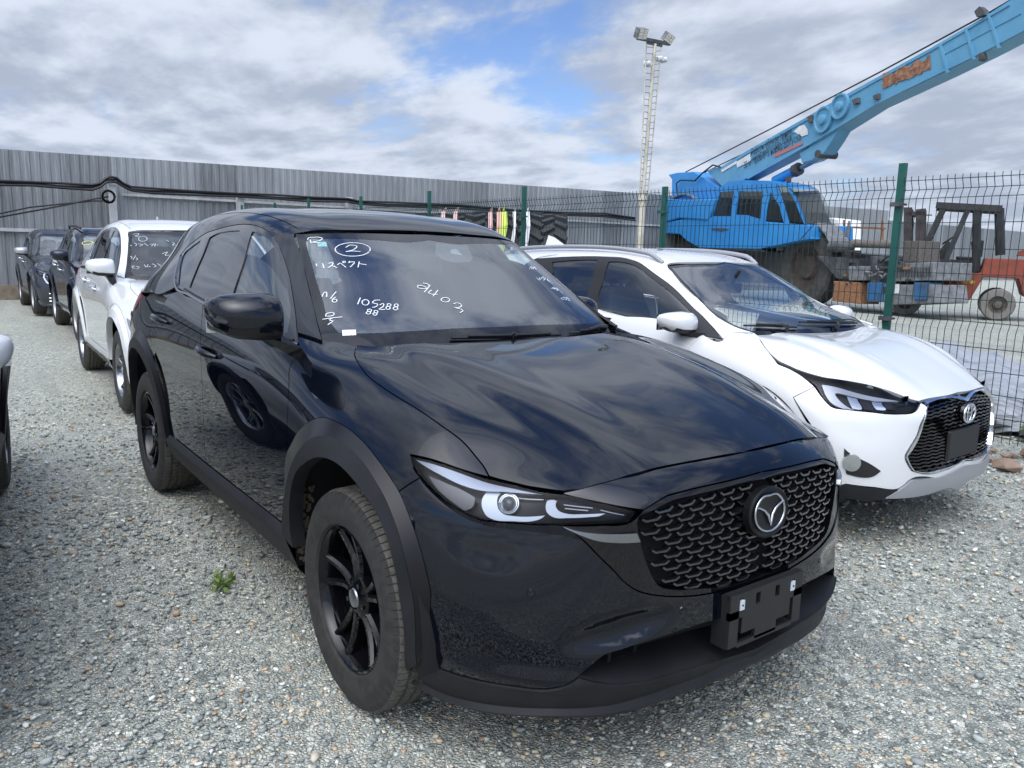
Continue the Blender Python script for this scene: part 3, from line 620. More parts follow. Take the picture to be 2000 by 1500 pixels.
def mast():
    # light mast beyond the fence
    D = -15.0
    P = lambda x, y: onpl(x, y, 0, D)
    base = P(1247, 505); base[2] = 0; top = P(1279, 86); r = empty('light_mast', tuple(base), 0, 'tall cream pole with ladder rails on both sides and two floodlights on top', 'light mast')
    def add(b, nm, m, sm=None): o = b.build(nm, m, r, smooth=sm); o.matrix_parent_inverse = Matrix.Translation(tuple(-base)); return o
    a = P(1255, 386); b0 = base.copy()
    b = MB(); b.tube([b0, a], [.115, .10], 12); b.tube([a, top], [.065, .055], 12); b.tube([a-np.array([0, 0, .08]), a+np.array([0, 0, .05])], .14, 12); add(b, 'pole', M_CREAM, 40)
    for (p0, p1) in (((1249, 384), (1263, 85)), ((1265, 384), (1292, 84))):
        b = MB(); A, B = P(*p0), P(*p1); b.tube([A, B], .019, 6); add(b, 'rail', M_CREAM)
    b = MB(); L0, L1, R0, R1 = P(1249, 384), P(1263, 85), P(1265, 384), P(1292, 84); C0, C1 = a, top
    for k in range(24):
        t = k/24+.02; b.bar(L0+(L1-L0)*t, C0+(C1-C0)*t, .017); t2 = t+.015; b.bar(R0+(R1-R0)*t2, C0+(C1-C0)*t2, .017)
    add(b, 'rung', M_GREYM)
    b = MB(); q0, q1 = P(1245, 74), P(1308, 86); b.bar(q0, q1, .09); b.bar(P(1263, 84), P(1293, 90), .05); add(b, 'crossbar', M_UNDER)
    for nm, c, w, h, tl in (('l', (1252, 65), 11, 9, .12), ('r', (1305, 74), 10, 8, -.35)):
        c = P(*c); k = .74*np.linalg.norm(P(1252, 65)-P(1253, 65)); e = np.array([.05, 1, tl]); e /= np.linalg.norm(e); n_ = np.array([1, -.2, -.55]); n_ -= e*(n_@e); n_ /= np.linalg.norm(n_); u = np.cross(n_, e)
        b = MB(); b.obox(c, e, u, n_, w*k, h*k, .10); fl = b.build('floodlight', M_GREYM, r); fl.matrix_parent_inverse = Matrix.Translation(tuple(-base))
        g = MB(); 
        for i in (-.5, .5):
            for j in (-.66, 0, .66): g.obox(c+e*i*w*k*.95+u*j*h*k*.95+n_*.10, e, u, n_, w*k*.43, h*k*.29, .02)
        o = g.build('led_panel', mat('led diffuser', (.62, .60, .52), .35), fl)
    for (x, y) in ((1267, 124), (1290, 115), (1299, 117)):
        c = P(x, y); b = MB(); b.tube([c+np.array([.1, 0, 0]), c-np.array([.1, .05, 0])], [.07, .09], 10); b.bar(c-np.array([.1, 0, 0]), c-np.array([.1, -.12, 0]), .04); o = add(b, 'camera', M_WHITE, 40)
def tyres():
    """row of large tractor tyres standing side by side, treads facing the viewer"""
    def P(x, y, Y): return onpl(x, y, 1, Y)
    m = mat('old tyre', (.035, .036, .038), .9, noise=.3, nscale=5)
    spots = [(1108, 414, 500), (1060, 410, 500), (1012, 409, 495), (968, 408, 490), (925, 411, 485), (885, 413, 480), (846, 412, 470), (800, 413, 470), (757, 412, 470), (716, 414, 465)]
    labs = ['large tyre at the right end of the row beyond the fence', 'large tyre standing second from the right end of the row', 'large tyre directly behind the tall green fence post', 'large tyre under the yellow strap', 'large tyre beside the pink strap', 'large tyre in the middle of the row', 'large tyre left of the white strapped one', 'large tyre just right of the fourth fence post', 'large tyre second from the left end of the row', 'large tyre at the left end of the row']
    proto = None
    R_, Wd = 1.06, .50
    v0 = math.atan2(*(pray(1060, 490)[1][[1, 0]])); c0 = CAM+15.0*np.array([math.cos(v0), math.sin(v0), 0]); c0[2] = 0; e = np.array([math.sin(v0), -math.cos(v0), 0]); n_ = np.array([math.cos(v0), math.sin(v0), 0])
    def Pq(x, y): o, d = pray(x, y); t = ((c0-o)@n_)/(d@n_); q = o+t*d; return q
    def lug(b, R_, Wd):
        b.lathe([(-Wd/2, .35*R_), (-Wd/2, .80*R_), (-Wd*.42, .93*R_), (0, .95*R_), (Wd*.42, .93*R_), (Wd/2, .80*R_), (Wd/2, .35*R_)], axis='x', n=48)
        for s_ in (-1, 1):
            for k in range(22):
                a = 2*math.pi*(k+(.5 if s_ > 0 else 0))/22; ca, sa = math.cos(a), math.sin(a); rad = np.array([0, ca, sa]); tn = np.array([0, -sa, ca]); u = np.array([s_*.8, 0, 0])+tn*.55; u /= np.linalg.norm(u); w = np.cross(rad, u)
                b.obox(np.array([s_*Wd*.25, 0, 0])+rad*.965*R_, u, w, rad, Wd*.27, .045, .05)
    for i, ((x, y, yb), l) in enumerate(zip(spots, labs)):
        t = Pq(x-24, y); sc = t[2]/(2*R_)
        if proto is None: b = MB(); lug(b, R_, Wd); o = b.build('tractor_tyre', m, smooth=30); proto = o
        else: o = proto.copy(); COL.objects.link(o)
        q = t+n_*R_*sc; o.location = (q[0], q[1], R_*sc); o.scale = (1, sc, sc); rz = math.atan2(e[1], e[0]); o.rotation_euler = Matrix.Rotation(rz, 3, 'Z').to_euler(); o.rotation_euler[0] = random.uniform(0, .3); tag(o, l, 'tyre', 'tyres in a row beyond the fence')
    for (x, c, w, nm, l) in ((1030, (.55, .56, .56), .07, 's', 'white strap over the tyres right of the tall fence post'), (1003, (.6, .6, .6), .06, 's', 'white strap over the tyres left of the tall fence post'), (981, (.50, .60, .10), .14, 's', 'yellow lifting strap over the tyres'), (972, (.55, .33, .26), .10, 's', 'orange pink strap beside the yellow one'), (955, (.58, .36, .34), .08, 's', 'pink strap hanging over the tyres'), (885, (.55, .38, .34), .08, 's', 'short pink strap over the tyres near the car roof'), (860, (.58, .42, .38), .08, 's', 'leftmost pink strap over the tyres')):
        p0 = Pq(x, 407); z_ = np.array([0, 0, 1.]); b = MB(); pts = [p0+n_*1.0+z_*.03, p0+n_*.45-z_*.04, p0+n_*.10-z_*.32+e*.03, p0-n_*.05-z_*.8-e*.02, p0-n_*.05-z_*1.4+e*.04]
        for q0, q1 in zip(pts, pts[1:]): b.bar(q0, q1, w, .012, up=-n_)
        tag(b.build('strap', mat('strap %d' % x, c, .8)), l, 'strap', 'straps over the tyres')
def plane(px0, e, z=0.):
    P0 = onpl(px0[0], px0[1], 2, z); e = np.array([e[0], e[1], 0.]); e /= np.linalg.norm(e); n = np.array([-e[1], e[0], 0.])
    if (P0-CAM)@n < 0: n = -n
    def Q(x, y):
        o, d = pray(x, y); t = ((P0-o)@n)/(d@n); q = o+t*d; return ((q-P0)@e, q[2])
    return P0, e, n, Q
def crane():
    P0, e, n, Q = plane((1560, 596), (.95, -.30)); Z = np.array([0, 0, 1.])
    root = empty('mobile_crane', tuple(P0), 0, 'blue mobile crane with its long boom raised to the right', 'crane')
    inv = Matrix.Translation(tuple(-P0))
    def fin(b, nm, m, par=None, sm=None, bev=0): o = b.build(nm, m, par or root, smooth=sm, bevel=bev); o.matrix_parent_inverse = inv if par is None else Matrix.Identity(4); return o
    def pr(poly, t0, t1, bb=None):
        b = bb or MB(); b.prism([Q(*p) for p in poly], P0+n*t0, e, Z, n, t1-t0); return b
    # boom
    top = [(1372, 332), (1403, 324), (1454, 292), (1563, 230), (1622, 195), (1805, 94), (1906, 35), (1961, 0), (2110, -82)]
    bot = [(1411, 372), (1438, 355), (1544, 298), (1594, 273), (1696, 207), (1828, 144), (1906, 105), (2000, 55), (2130, -12)]
    bm_ = pr(top+bot[::-1], .15, .72); boom = fin(bm_, 'boom', M_BLUEL, bev=.015)
    # lower edge flange and collar plates
    b = MB()
    for k in ((1828, 84, 1843, 142), (1878, 54, 1895, 116), (1922, 27, 1943, 94)):
        pr([(k[0]-2, k[1]), (k[0]+3, k[1]-2), (k[2]+3, k[3]-2), (k[2]-2, k[3])], .11, .16, b)
    b2 = MB(); pr([(1454, 346), (1600, 262), (1700, 200), (1828, 138), (1906, 100), (2000, 50), (2000, 54), (1906, 104), (1828, 142), (1700, 205), (1600, 267), (1454, 350)], .12, .16, b2)
    pr([(1403, 328), (1454, 297), (1563, 235), (1700, 157), (1805, 99), (1960, 6), (1963, 9), (1805, 102), (1700, 160), (1563, 238), (1454, 300), (1403, 331)], .12, .16, b2)
    pr([(1830, 105), (1985, 22), (1986, 25), (1831, 108)], .13, .16, b2)
    fin(b, 'collar', M_BLUEL, boom); fin(b2, 'edge_flange', M_BLUEL, boom)
    b = MB(); pr([(1594, 268), (1570, 286), (1551, 298), (1556, 318), (1575, 312), (1598, 298), (1614, 274), (1628, 250)], .20, .68, b); fin(b, 'boom_bracket', M_BLUEL, boom, bev=.02)
    # sheaves, brackets, cable
    for (x, y, r) in ((1603, 233, 17), (1636, 207, 17)):
        s0, z0 = Q(x, y); s1, _ = Q(x+r, y); rr = abs(s1-s0); c = P0+e*s0+Z*z0; b = MB(); k = 20
        V = []; pr_ = [(.14, 1), (.04, 1), (.04, .86), (.09, .80), (.09, .42), (.0, .36), (-.02, .22), (-.02, .01)]
        for (d, q) in pr_:
            for i in range(k): a = 2*math.pi*i/k; V.append(c+n*d+(e*math.cos(a)+Z*math.sin(a))*rr*q)
        b.add(V, [(r_*k+i, r_*k+(i+1) % k, (r_+1)*k+(i+1) % k, (r_+1)*k+i) for r_ in range(len(pr_)-1) for i in range(k)]); fin(b, 'sheave', M_BLUEL, boom, sm=40)
    for poly in ([(1661, 195), (1672, 190), (1673, 200), (1664, 204)], [(1702, 187), (1712, 182), (1712, 193), (1704, 194)], [(1900, 22), (1910, 12), (1918, 18), (1920, 28), (1905, 33)], [(1907, 106), (1914, 102), (1917, 115), (1909, 119)], [(1574, 228), (1582, 224), (1583, 238), (1576, 240)]): b = MB(); pr(poly, .04, .2, b); fin(b, 'bracket', M_UNDER, boom)
    b = MB(); hk = lambda x, y, t: P0+e*Q(x, y)[0]+Z*Q(x, y)[1]+n*t
    b.tube([hk(1322, 335, .4), hk(1480, 253, .4), hk(1700, 136, .4), hk(1905, 22, .4), hk(1975, -20, .4)], .022, 6); b.tube([hk(1348, 336, .6), hk(1440, 290, .6), hk(1560, 226, .6)], .02, 6); fin(b, 'hoist_rope', M_CABLE, boom)
    b = MB(); b.tube([hk(1322, 375, .0), hk(1322, 358, -.02), hk(1330, 352, -.02), (hk(1358, 353, -.02)), hk(1372, 338, .0), hk(1390, 322, .05), hk(1402, 326, .1)], .03, 6); fin(b, 'hose', M_CABLE, sm=50)
    b = MB(); a0, a1 = hk(1588, 300, .5), hk(1490, 352, .5); mid = a1+(a0-a1)*.42; b.tube([a1, mid], .17, 14); cyl = fin(b, 'lift_cylinder', M_BLUE, sm=40)
    b = MB(); b.tube([mid, a0], .085, 12); fin(b, 'piston_rod', M_DCHROME, cyl, sm=40); b = MB(); b.tube([mid-(mid-a1)*.03, mid+(a0-mid)*.12], .21, 14); b.tube([a0-n*.35, a0+n*.35], .12, 12); fin(b, 'cylinder_gland', M_UNDER, cyl, sm=40)
    # superstructure
    b = MB(); pr([(1301, 341), (1318, 337), (1350, 335), (1362, 342), (1412, 374), (1420, 395), (1307, 397), (1308, 350)], .1, .95, b); fin(b, 'turret', M_BLUE, bev=.02)
    b = MB(); pr([(1280, 402), (1286, 393), (1300, 390), (1420, 389), (1400, 431), (1342, 427), (1312, 436), (1284, 436)], -.4, 1.4, b); fin(b, 'counterweight', M_BLUE, bev=.05)
    b = MB(); pr([(1345, 429), (1300, 437), (1290, 455), (1342, 458), (1356, 471), (1382, 485), (1499, 487), (1556, 474), (1600, 468), (1600, 440), (1410, 425)], -.35, 1.3, b); fin(b, 'deck', M_BLUE, bev=.04)
    b = MB(); pr([(1345, 460), (1420, 488), (1510, 492), (1500, 486), (1382, 484)], -.3, 1.3, b); pr([(1288, 478), (1620, 492), (1780, 505), (1780, 560), (1640, 560), (1288, 545)], .45, 1.6, b); fin(b, 'carrier_chassis', M_UNDER)
    # cab with window openings: frame pieces round the glass
    cabp = [(1407, 425), (1417, 378), (1424, 366), (1439, 356), (1470, 353), (1517, 354), (1546, 360), (1560, 368), (1573, 385), (1585, 415), (1596, 450), (1601, 467), (1560, 474), (1499, 486), (1407, 484)]
    wins = [[(1423, 376), (1450, 374), (1444, 423), (1408, 423)], [(1461, 374), (1508, 374), (1503, 429), (1485, 424), (1477, 421), (1454, 420)], [(1523, 375), (1540, 402), (1550, 440), (1547, 443), (1512, 441), (1515, 412)], [(1536, 362), (1556, 368), (1569, 390), (1594, 449), (1562, 448), (1548, 398)]]
    poly2 = [Q(*p) for p in cabp]; hol = [[Q(*p) for p in w] for w in wins]
    allv = [Vector(p) for p in poly2]; ed = [(i, (i+1) % len(poly2)) for i in range(len(poly2))]
    for h in hol:
        b0 = len(allv); allv += [Vector(p) for p in h]; ed += [(b0+i, b0+(i+1) % len(h)) for i in range(len(h))]
    vo, _, fo, *_ = delaunay_2d_cdt(allv, ed, [], 0, 1e-6); VV = np.array([v[:] for v in vo]); T = [f for f in fo]; T = [f for f in T if inpoly(VV[list(f)].mean(0)[None], np.array(poly2))[0] and not any(inpoly(VV[list(f)].mean(0)[None], np.array(h))[0] for h in hol)]
    b = MB(); fr = lambda t: [P0+n*t+e*a+Z*c for a, c in VV]
    b.add(fr(-.36), T); b.add(fr(-.30), [tuple(f)[::-1] for f in T])
    for h in hol: k = len(h); b.add([P0+n*-.36+e*a+Z*c for a, c in h]+[P0+n*-.30+e*a+Z*c for a, c in h], [(i, (i+1) % k, k+(i+1) % k, k+i) for i in range(k)])
    k = len(poly2); b.add([P0+n*-.36+e*a+Z*c for a, c in poly2]+[P0+n*.75+e*a+Z*c for a, c in poly2], [(i, (i+1) % k, k+(i+1) % k, k+i) for i in range(k) if not (7 <= i <= 9)])
    cab = fin(b, 'cab', M_BLUE)
    b = MB(); pr([(1430, 440), (1550, 450), (1540, 470), (1430, 470)], .70, .75, b); pr([(1417, 378), (1560, 370), (1590, 450), (1410, 450)], .72, .76, b); fin(b, 'cab_back', mat('cab interior', (.22, .21, .18), .8), cab)
    for w_ in wins[:3]:
        b = MB(); pr(w_, -.335, -.325, b); fin(b, 'cab_window', M_WINDK, cab)
    b = MB(); fpts = [(1560, 368), (1573, 385), (1585, 415), (1596, 450)]
    for p, q in zip(fpts, fpts[1:]):
        A, B = [P0+e*Q(*r)[0]+Z*Q(*r)[1] for r in (p, q)]; b.add([A-n*.34, B-n*.34, B+n*.74, A+n*.74], [(0, 1, 2, 3)])
    fin(b, 'cab_windscreen', M_WINDK, cab); b = MB(); pr(wins[3], -.335, -.325, b); fin(b, 'cab_window', M_WINDK, cab)
    b = MB(); pr([(1462, 375), (1507, 375), (1506, 384), (1461, 384)], -.30, -.29, b); fin(b, 'sun_blind', M_CREAM, cab)
    b = MB(); b.tube([P0+e*Q(1596, 452)[0]+Z*Q(1596, 452)[1]-n*.3, P0+e*Q(1585, 470)[0]+Z*Q(1585, 470)[1]-n*.45, P0+e*Q(1622, 440)[0]+Z*Q(1622, 440)[1]-n*.6, P0+e*Q(1624, 420)[0]+Z*Q(1624, 420)[1]-n*.6], .015, 6); pr([(1620, 418), (1628, 416), (1628, 436), (1620, 438)], -.65, -.55, b); pr([(1549, 347), (1556, 345), (1556, 356), (1551, 358)], -.3, -.2, b); fin(b, 'cab_mirror', M_UNDER, cab)
    b = MB(); pr([(1407, 446), (1440, 447), (1440, 449), (1427, 452), (1407, 449)], -.385, -.36, b); fin(b, 'door_rail', M_UNDER, cab)
    # wheels
    for (x, y, r, dep) in ((1566, 540, 52, 0), (1325, 521, 48, 0)):
        s0, z0 = Q(x, y); rr = abs(Q(x+r, y)[0]-s0); z0 = rr*1.0; w = MB(); k = 40; c = P0+e*s0+Z*z0
        prf = [(.5, .55), (.5, .9), (.42, 1), (-.02, 1), (-.10, .92), (-.10, .62), (-.06, .58), (.05, .55), (.10, .35), (.02, .30), (-.02, .28), (-.02, .01)]
        V = [c+n*(d+.15)+(e*math.cos(2*math.pi*i/k)+Z*math.sin(2*math.pi*i/k))*rr*q for (d, q) in prf for i in range(k)]
        w.add(V, [(r_*k+i, r_*k+(i+1) % k, (r_+1)*k+(i+1) % k, (r_+1)*k+i) for r_ in range(len(prf)-1) for i in range(k)])
        for i, f in enumerate(w.f): w.mi[i] = 1 if i//k >= 6 else 0
        fin(w, 'wheel', [mat('dusty tyre', (.055, .052, .048), .9, noise=.3, nscale=4), mat('rusty wheel', (.055, .040, .032), .8, noise=.4, nscale=5)], sm=30)
        w = MB(); arc = [c+(e*math.cos(a)+Z*math.sin(a))*rr*1.14 for a in np.linspace(.12*math.pi, .88*math.pi, 12)]; arc = arc
        for p, q in zip(arc, arc[1:]): w.add([p-n*.05, q-n*.05, q+n*.7, p+n*.7, p-n*.05+Z*.05, q-n*.05+Z*.05, q+n*.7+Z*.05, p+n*.7+Z*.05], [(0, 1, 2, 3), (4, 5, 6, 7), (0, 1, 5, 4)])
        fin(w, 'mudguard', M_GREYM)
    # front end of the carrier
    pc = [([(1755, 514), (1830, 512), (1828, 548), (1752, 550)], 'engine_cover', M_GREYM, -.1, 1.2), ([(1705, 552), (1733, 552), (1733, 590), (1703, 590)], 'toolbox', M_BLUED, -.2, .3), ([(1797, 552), (1822, 552), (1820, 586), (1796, 586)], 'toolbox', M_BLUED, -.2, .3), ([(1733, 556), (1797, 556), (1830, 556), (1834, 592), (1733, 596)], 'bumper', M_GREYM, -.12, 1.0), ([(1637, 549), (1690, 552), (1690, 594), (1636, 588), (1640, 556)], 'rusty_locker', M_RUSTY, -.2, .5), ([(1668, 520), (1700, 520), (1700, 548), (1668, 548)], 'battery_box', M_GREYM, -.2, .4), ([(1757, 470), (1790, 470), (1790, 512), (1757, 512)], 'cabinet', mat('brown cabinet', (.10, .085, .075), .7, noise=.3), .1, .8), ([(1600, 500), (1670, 505), (1670, 545), (1640, 545)], 'step_box', M_UNDER, -.1, .6), ([(1700, 500), (1750, 505), (1750, 560), (1700, 560)], 'machinery', M_UNDER, .0, .9), ([(1633, 462), (1640, 430), (1643, 430), (1640, 462)], 'pipe_stand', M_GREYM, .3, .35)]
    for poly, nm, m, t0, t1 in pc:
        b = MB(); pr(poly, t0, t1, b); fin(b, nm, m, bev=.02)
    random.seed(17)
    for k in range(9):
        x0 = random.uniform(1645, 1730); y0 = random.uniform(492, 545); b = MB(); pts = [hk(x0, y0, -.1)]
        for j in range(4): x0 += random.uniform(-4, 14); y0 += random.uniform(-9, 9); pts.append(hk(x0, y0, -.1-random.uniform(0, .12)))
        b.tube(pts, random.uniform(.018, .04), 6); fin(b, 'hose', M_CABLE if k % 3 else M_GREYM, sm=50)
    for k in range(14):
        x0 = random.uniform(1640, 1800); y0 = random.uniform(488, 560); w = random.uniform(5, 16); hh_ = random.uniform(4, 12); b = MB(); pr([(x0, y0), (x0+w, y0), (x0+w, y0+hh_), (x0, y0+hh_)], -.16, .2, b); fin(b, 'machine_part', random.choice([M_UNDER, M_GREYM, M_RUSTY, M_UNDER, mat('oily steel', (.03, .028, .026), .4, noise=.5)]), bev=.02)
    for k in range(12):
        x0 = 1757+k*5.8; b = MB(); pr([(x0, 522), (x0+2.2, 522), (x0+2.2, 541), (x0, 541)], -.13, -.09, b); fin(b, 'grille_slat', M_UNDER)
    b = MB(); b.tube([hk(1628, 482, -.1), hk(1650, 482, -.02), hk(1655, 480, .2)], [.17, .17, .14], 18); b.tube([hk(1627, 482, -.14), hk(1628, 482, -.10)], [.10, .16], 18); fin(b, 'air_filter', M_UNDER, sm=40)
    b = MB(); b.tube([hk(1655, 475, .2), hk(1740, 477, .2)], .12, 14); fin(b, 'exhaust_pipe', mat('brown grey pipe', (.14, .125, .11), .8, noise=.3), sm=40)
    b = MB(); pr([(1749, 555), (1764, 555), (1764, 573), (1749, 573)], -.14, -.125, b); fin(b, 'number_plate', M_WHITE)
    # writing on the boom
    d0 = hk(1500, 300, .13); d1 = hk(1560, 266, .13); ax = (d1-d0); ax /= np.linalg.norm(ax); up = np.cross(n, ax)
    if up[2] < 0: up = -up
    for (x, y, s, txt) in ((1461, 304, 15, 'Работы вблизи линии'), (1464, 316, 15, 'электропередач ближе'), (1447, 329, 15, '30 метров без наряд-допуска')):
        cu = bpy.data.curves.new('t', 'FONT'); cu.body = txt; p = hk(x, y, .12); w_px = {15: 1}[15]; to = bpy.data.objects.new('t', cu); COL.objects.link(to); dg = bpy.context.evaluated_depsgraph_get(); me = bpy.data.meshes.new_from_object(to.evaluated_get(dg)); bpy.data.objects.remove(to)
        me.transform(Matrix.Scale(1, 4)); co = np.array([v.co[:] for v in me.vertices]); wd = co[:, 0].max(); x_end = {'Р': (1540, 260), 'э': (1545, 268), '3': (1558, 272)}[txt[0]]
        q = hk(*x_end, .12); L_ = np.linalg.norm(q-p); d_ = (q-p)/L_; u_ = np.cross(n, d_); u_ = u_ if u_[2] > 0 else -u_; k = L_/wd; hh = k*1.6
        for v, c_ in zip(me.vertices, co): v.co = Vector(p+d_*c_[0]*k+u_*c_[1]*hh)
        o = link('lettering', me, mat('black lettering', (.01, .02, .04), .6), boom)
    def label(poly, nm, m): b = MB(); pr(poly, .125, .14, b); fin(b, nm, m, boom)
    label([(1402, 330), (1432, 312), (1434, 318), (1404, 336)], 'faded_label', M_WHITE); label([(1432, 316), (1458, 300), (1460, 314), (1434, 327)], 'faded_label', M_WHITE)
    label([(1544, 256), (1554, 246), (1564, 243), (1570, 252), (1571, 262), (1560, 266)], 'angle_dial', M_WHITE)
    label([(1505, 300), (1560, 276), (1561, 281), (1507, 307)], 'red_marking', mat('faded red', (.42, .16, .16), .8))
    random.seed(4); rp = []; N_ = 26
    for i in range(N_+1): t = i/N_; rp.append((1715+93*t, 149-39*t+random.uniform(-4, 2)-3*math.sin(t*20)))
    for i in range(N_+1): t = 1-i/N_; rp.append((1717+93*t, 172-40*t+random.uniform(-2, 4)))
    label(rp, 'rust_patch', mat('flaking rust', (.13, .045, .022), .95, col2=(.36, .20, .12), nscale=9))
def forklift():
    P0, e, n, Q = plane((1950, 626), (.90, .42)); Z = np.array([0, 0, 1.]); root = empty('forklift', tuple(P0), 0, 'big old red forklift with black overhead guard behind the fence', 'forklift'); inv = Matrix.Translation(tuple(-P0))
    def fin(b, nm, m, par=None, sm=None, bev=0): o = b.build(nm, m, par or root, smooth=sm, bevel=bev); o.matrix_parent_inverse = inv if par is None else Matrix.Identity(4); return o
    def pr(poly, t0, t1, bb=None): b = bb or MB(); b.prism([Q(*p) for p in poly], P0+n*t0, e, Z, n, t1-t0); return b
    hk = lambda x, y, t: P0+e*Q(x, y)[0]+Z*Q(x, y)[1]+n*t
    K = mat('black steel', (.018, .018, .02), .6, noise=.4, nscale=4)
    b = MB(); pr([(1925, 504), (2000, 506), (2040, 508), (2045, 590), (2000, 580), (1990, 545), (1922, 541), (1893, 588), (1826, 586), (1825, 548), (1838, 533), (1915, 533)], .1, 1.5, b); body = fin(b, 'body', M_ORANGE, bev=.03)
    b = MB(); pr([(1855, 507), (1912, 507), (1915, 533), (1850, 533)], .4, 1.3, b); pr([(1825, 502), (1850, 470), (1862, 476), (1840, 533), (1825, 533)], .3, 1.2, b); fin(b, 'floor_and_dash', K)
    b = MB(); pr([(1868, 500), (1905, 502), (1906, 508), (1868, 507)], .5, 1.1, b); pr([(1898, 470), (1924, 468), (1920, 502), (1902, 502)], .5, 1.1, b); fin(b, 'seat', K, bev=.03)
    for t in (.15, 1.35):
        b = MB()
        for (p, q, w) in (((1843, 404), (1806, 482), 7), ((1892, 406), (1842, 520), 7), ((1910, 406), (1908, 530), 8), ((1955, 406), (1957, 498), 9)):
            A, B = hk(*p, t), hk(*q, t); b.bar(A, B, .13)
        b.bar(hk(1828, 400, t), hk(1958, 407, t), .16); fin(b, 'guard_frame', K)
    b = MB()
    for x in range(1832, 1958, 14): b.bar(hk(x, 400+(x-1826)*.055, .15), hk(x, 400+(x-1826)*.055, 1.35), .06)
    fin(b, 'guard_bars', K)
    b = MB(); pr([(1764, 404), (1781, 404), (1779, 560), (1764, 560)], .2, .4, b); pr([(1788, 408), (1808, 406), (1802, 560), (1786, 560)], .2, .4, b); pr([(1764, 404), (1781, 404), (1779, 560), (1764, 560)], 1.1, 1.3, b); pr([(1788, 408), (1808, 406), (1802, 560), (1786, 560)], 1.1, 1.3, b); pr([(1768, 412), (1806, 412), (1806, 420), (1768, 420)], .2, 1.3, b); pr([(1775, 470), (1800, 470), (1800, 550), (1775, 550)], .4, 1.1, b); pr([(1806, 417), (1820, 417), (1820, 419), (1806, 419)], .5, .6, b); fin(b, 'mast', mat('rusty dark mast', (.035, .028, .028), .8, noise=.5, nscale=3))
    b = MB(); c = hk(1852, 468, .7); b.tube([c+.2*(e*math.cos(a)*.6+n*math.sin(a)+Z*.5*math.cos(a)) for a in np.linspace(0, 2*math.pi, 20)], .02, 6); b.tube([c, hk(1840, 500, .7)], .03, 6); fin(b, 'steering_wheel', K)
    s0, z0 = Q(1949, 590); rr = .93*abs(Q(1949+39, 590)[0]-s0)
    for dn, ds in ((0, 0), (1.2, 0), (0, -3.0*0-2.15), (1.2, -2.15)):
        w = MB(); k = 32; c = P0+e*(s0+ds)+Z*rr; prf = [(.35, .5), (.35, .9), (.30, 1), (.02, 1), (-.03, .92), (-.03, .55), (.03, .50), (.06, .30), (-.03, .24), (-.05, .12), (-.05, .01)]
        V = [c+n*(d+dn)+(e*math.cos(2*math.pi*i/k)+Z*math.sin(2*math.pi*i/k))*rr*q for (d, q) in prf for i in range(k)]; w.add(V, [(r_*k+i, r_*k+(i+1) % k, (r_+1)*k+(i+1) % k, (r_+1)*k+i) for r_ in range(len(prf)-1) for i in range(k)])
        for i, f in enumerate(w.f): w.mi[i] = 1 if i//k >= 5 else 0
        fin(w, 'wheel', [mat('grey dusty tyre', (.17, .16, .145), .95, noise=.2, nscale=6), mat('dirty hub', (.09, .075, .06), .8, noise=.4)], sm=30)
    random.seed(12)
    for (cx, cy) in ((1869, 549), (1882, 551), (1899, 551)):
        b = MB(); poly = [(cx+random.uniform(5, 9)*math.cos(a), cy+random.uniform(2, 6)*math.sin(a)) for a in np.linspace(0, 6.28, 14)[:-1]]; pr(poly, .085, .10, b); fin(b, 'paint_scar', mat('yellow primer', (.50, .33, .03), .8, col2=(.05, .03, .02), nscale=9), body)
    b = MB(); pr([(1990, 500), (2040, 500), (2040, 470), (1996, 490)], .5, 1.0, b); fin(b, 'counterweight', M_ORANGE)
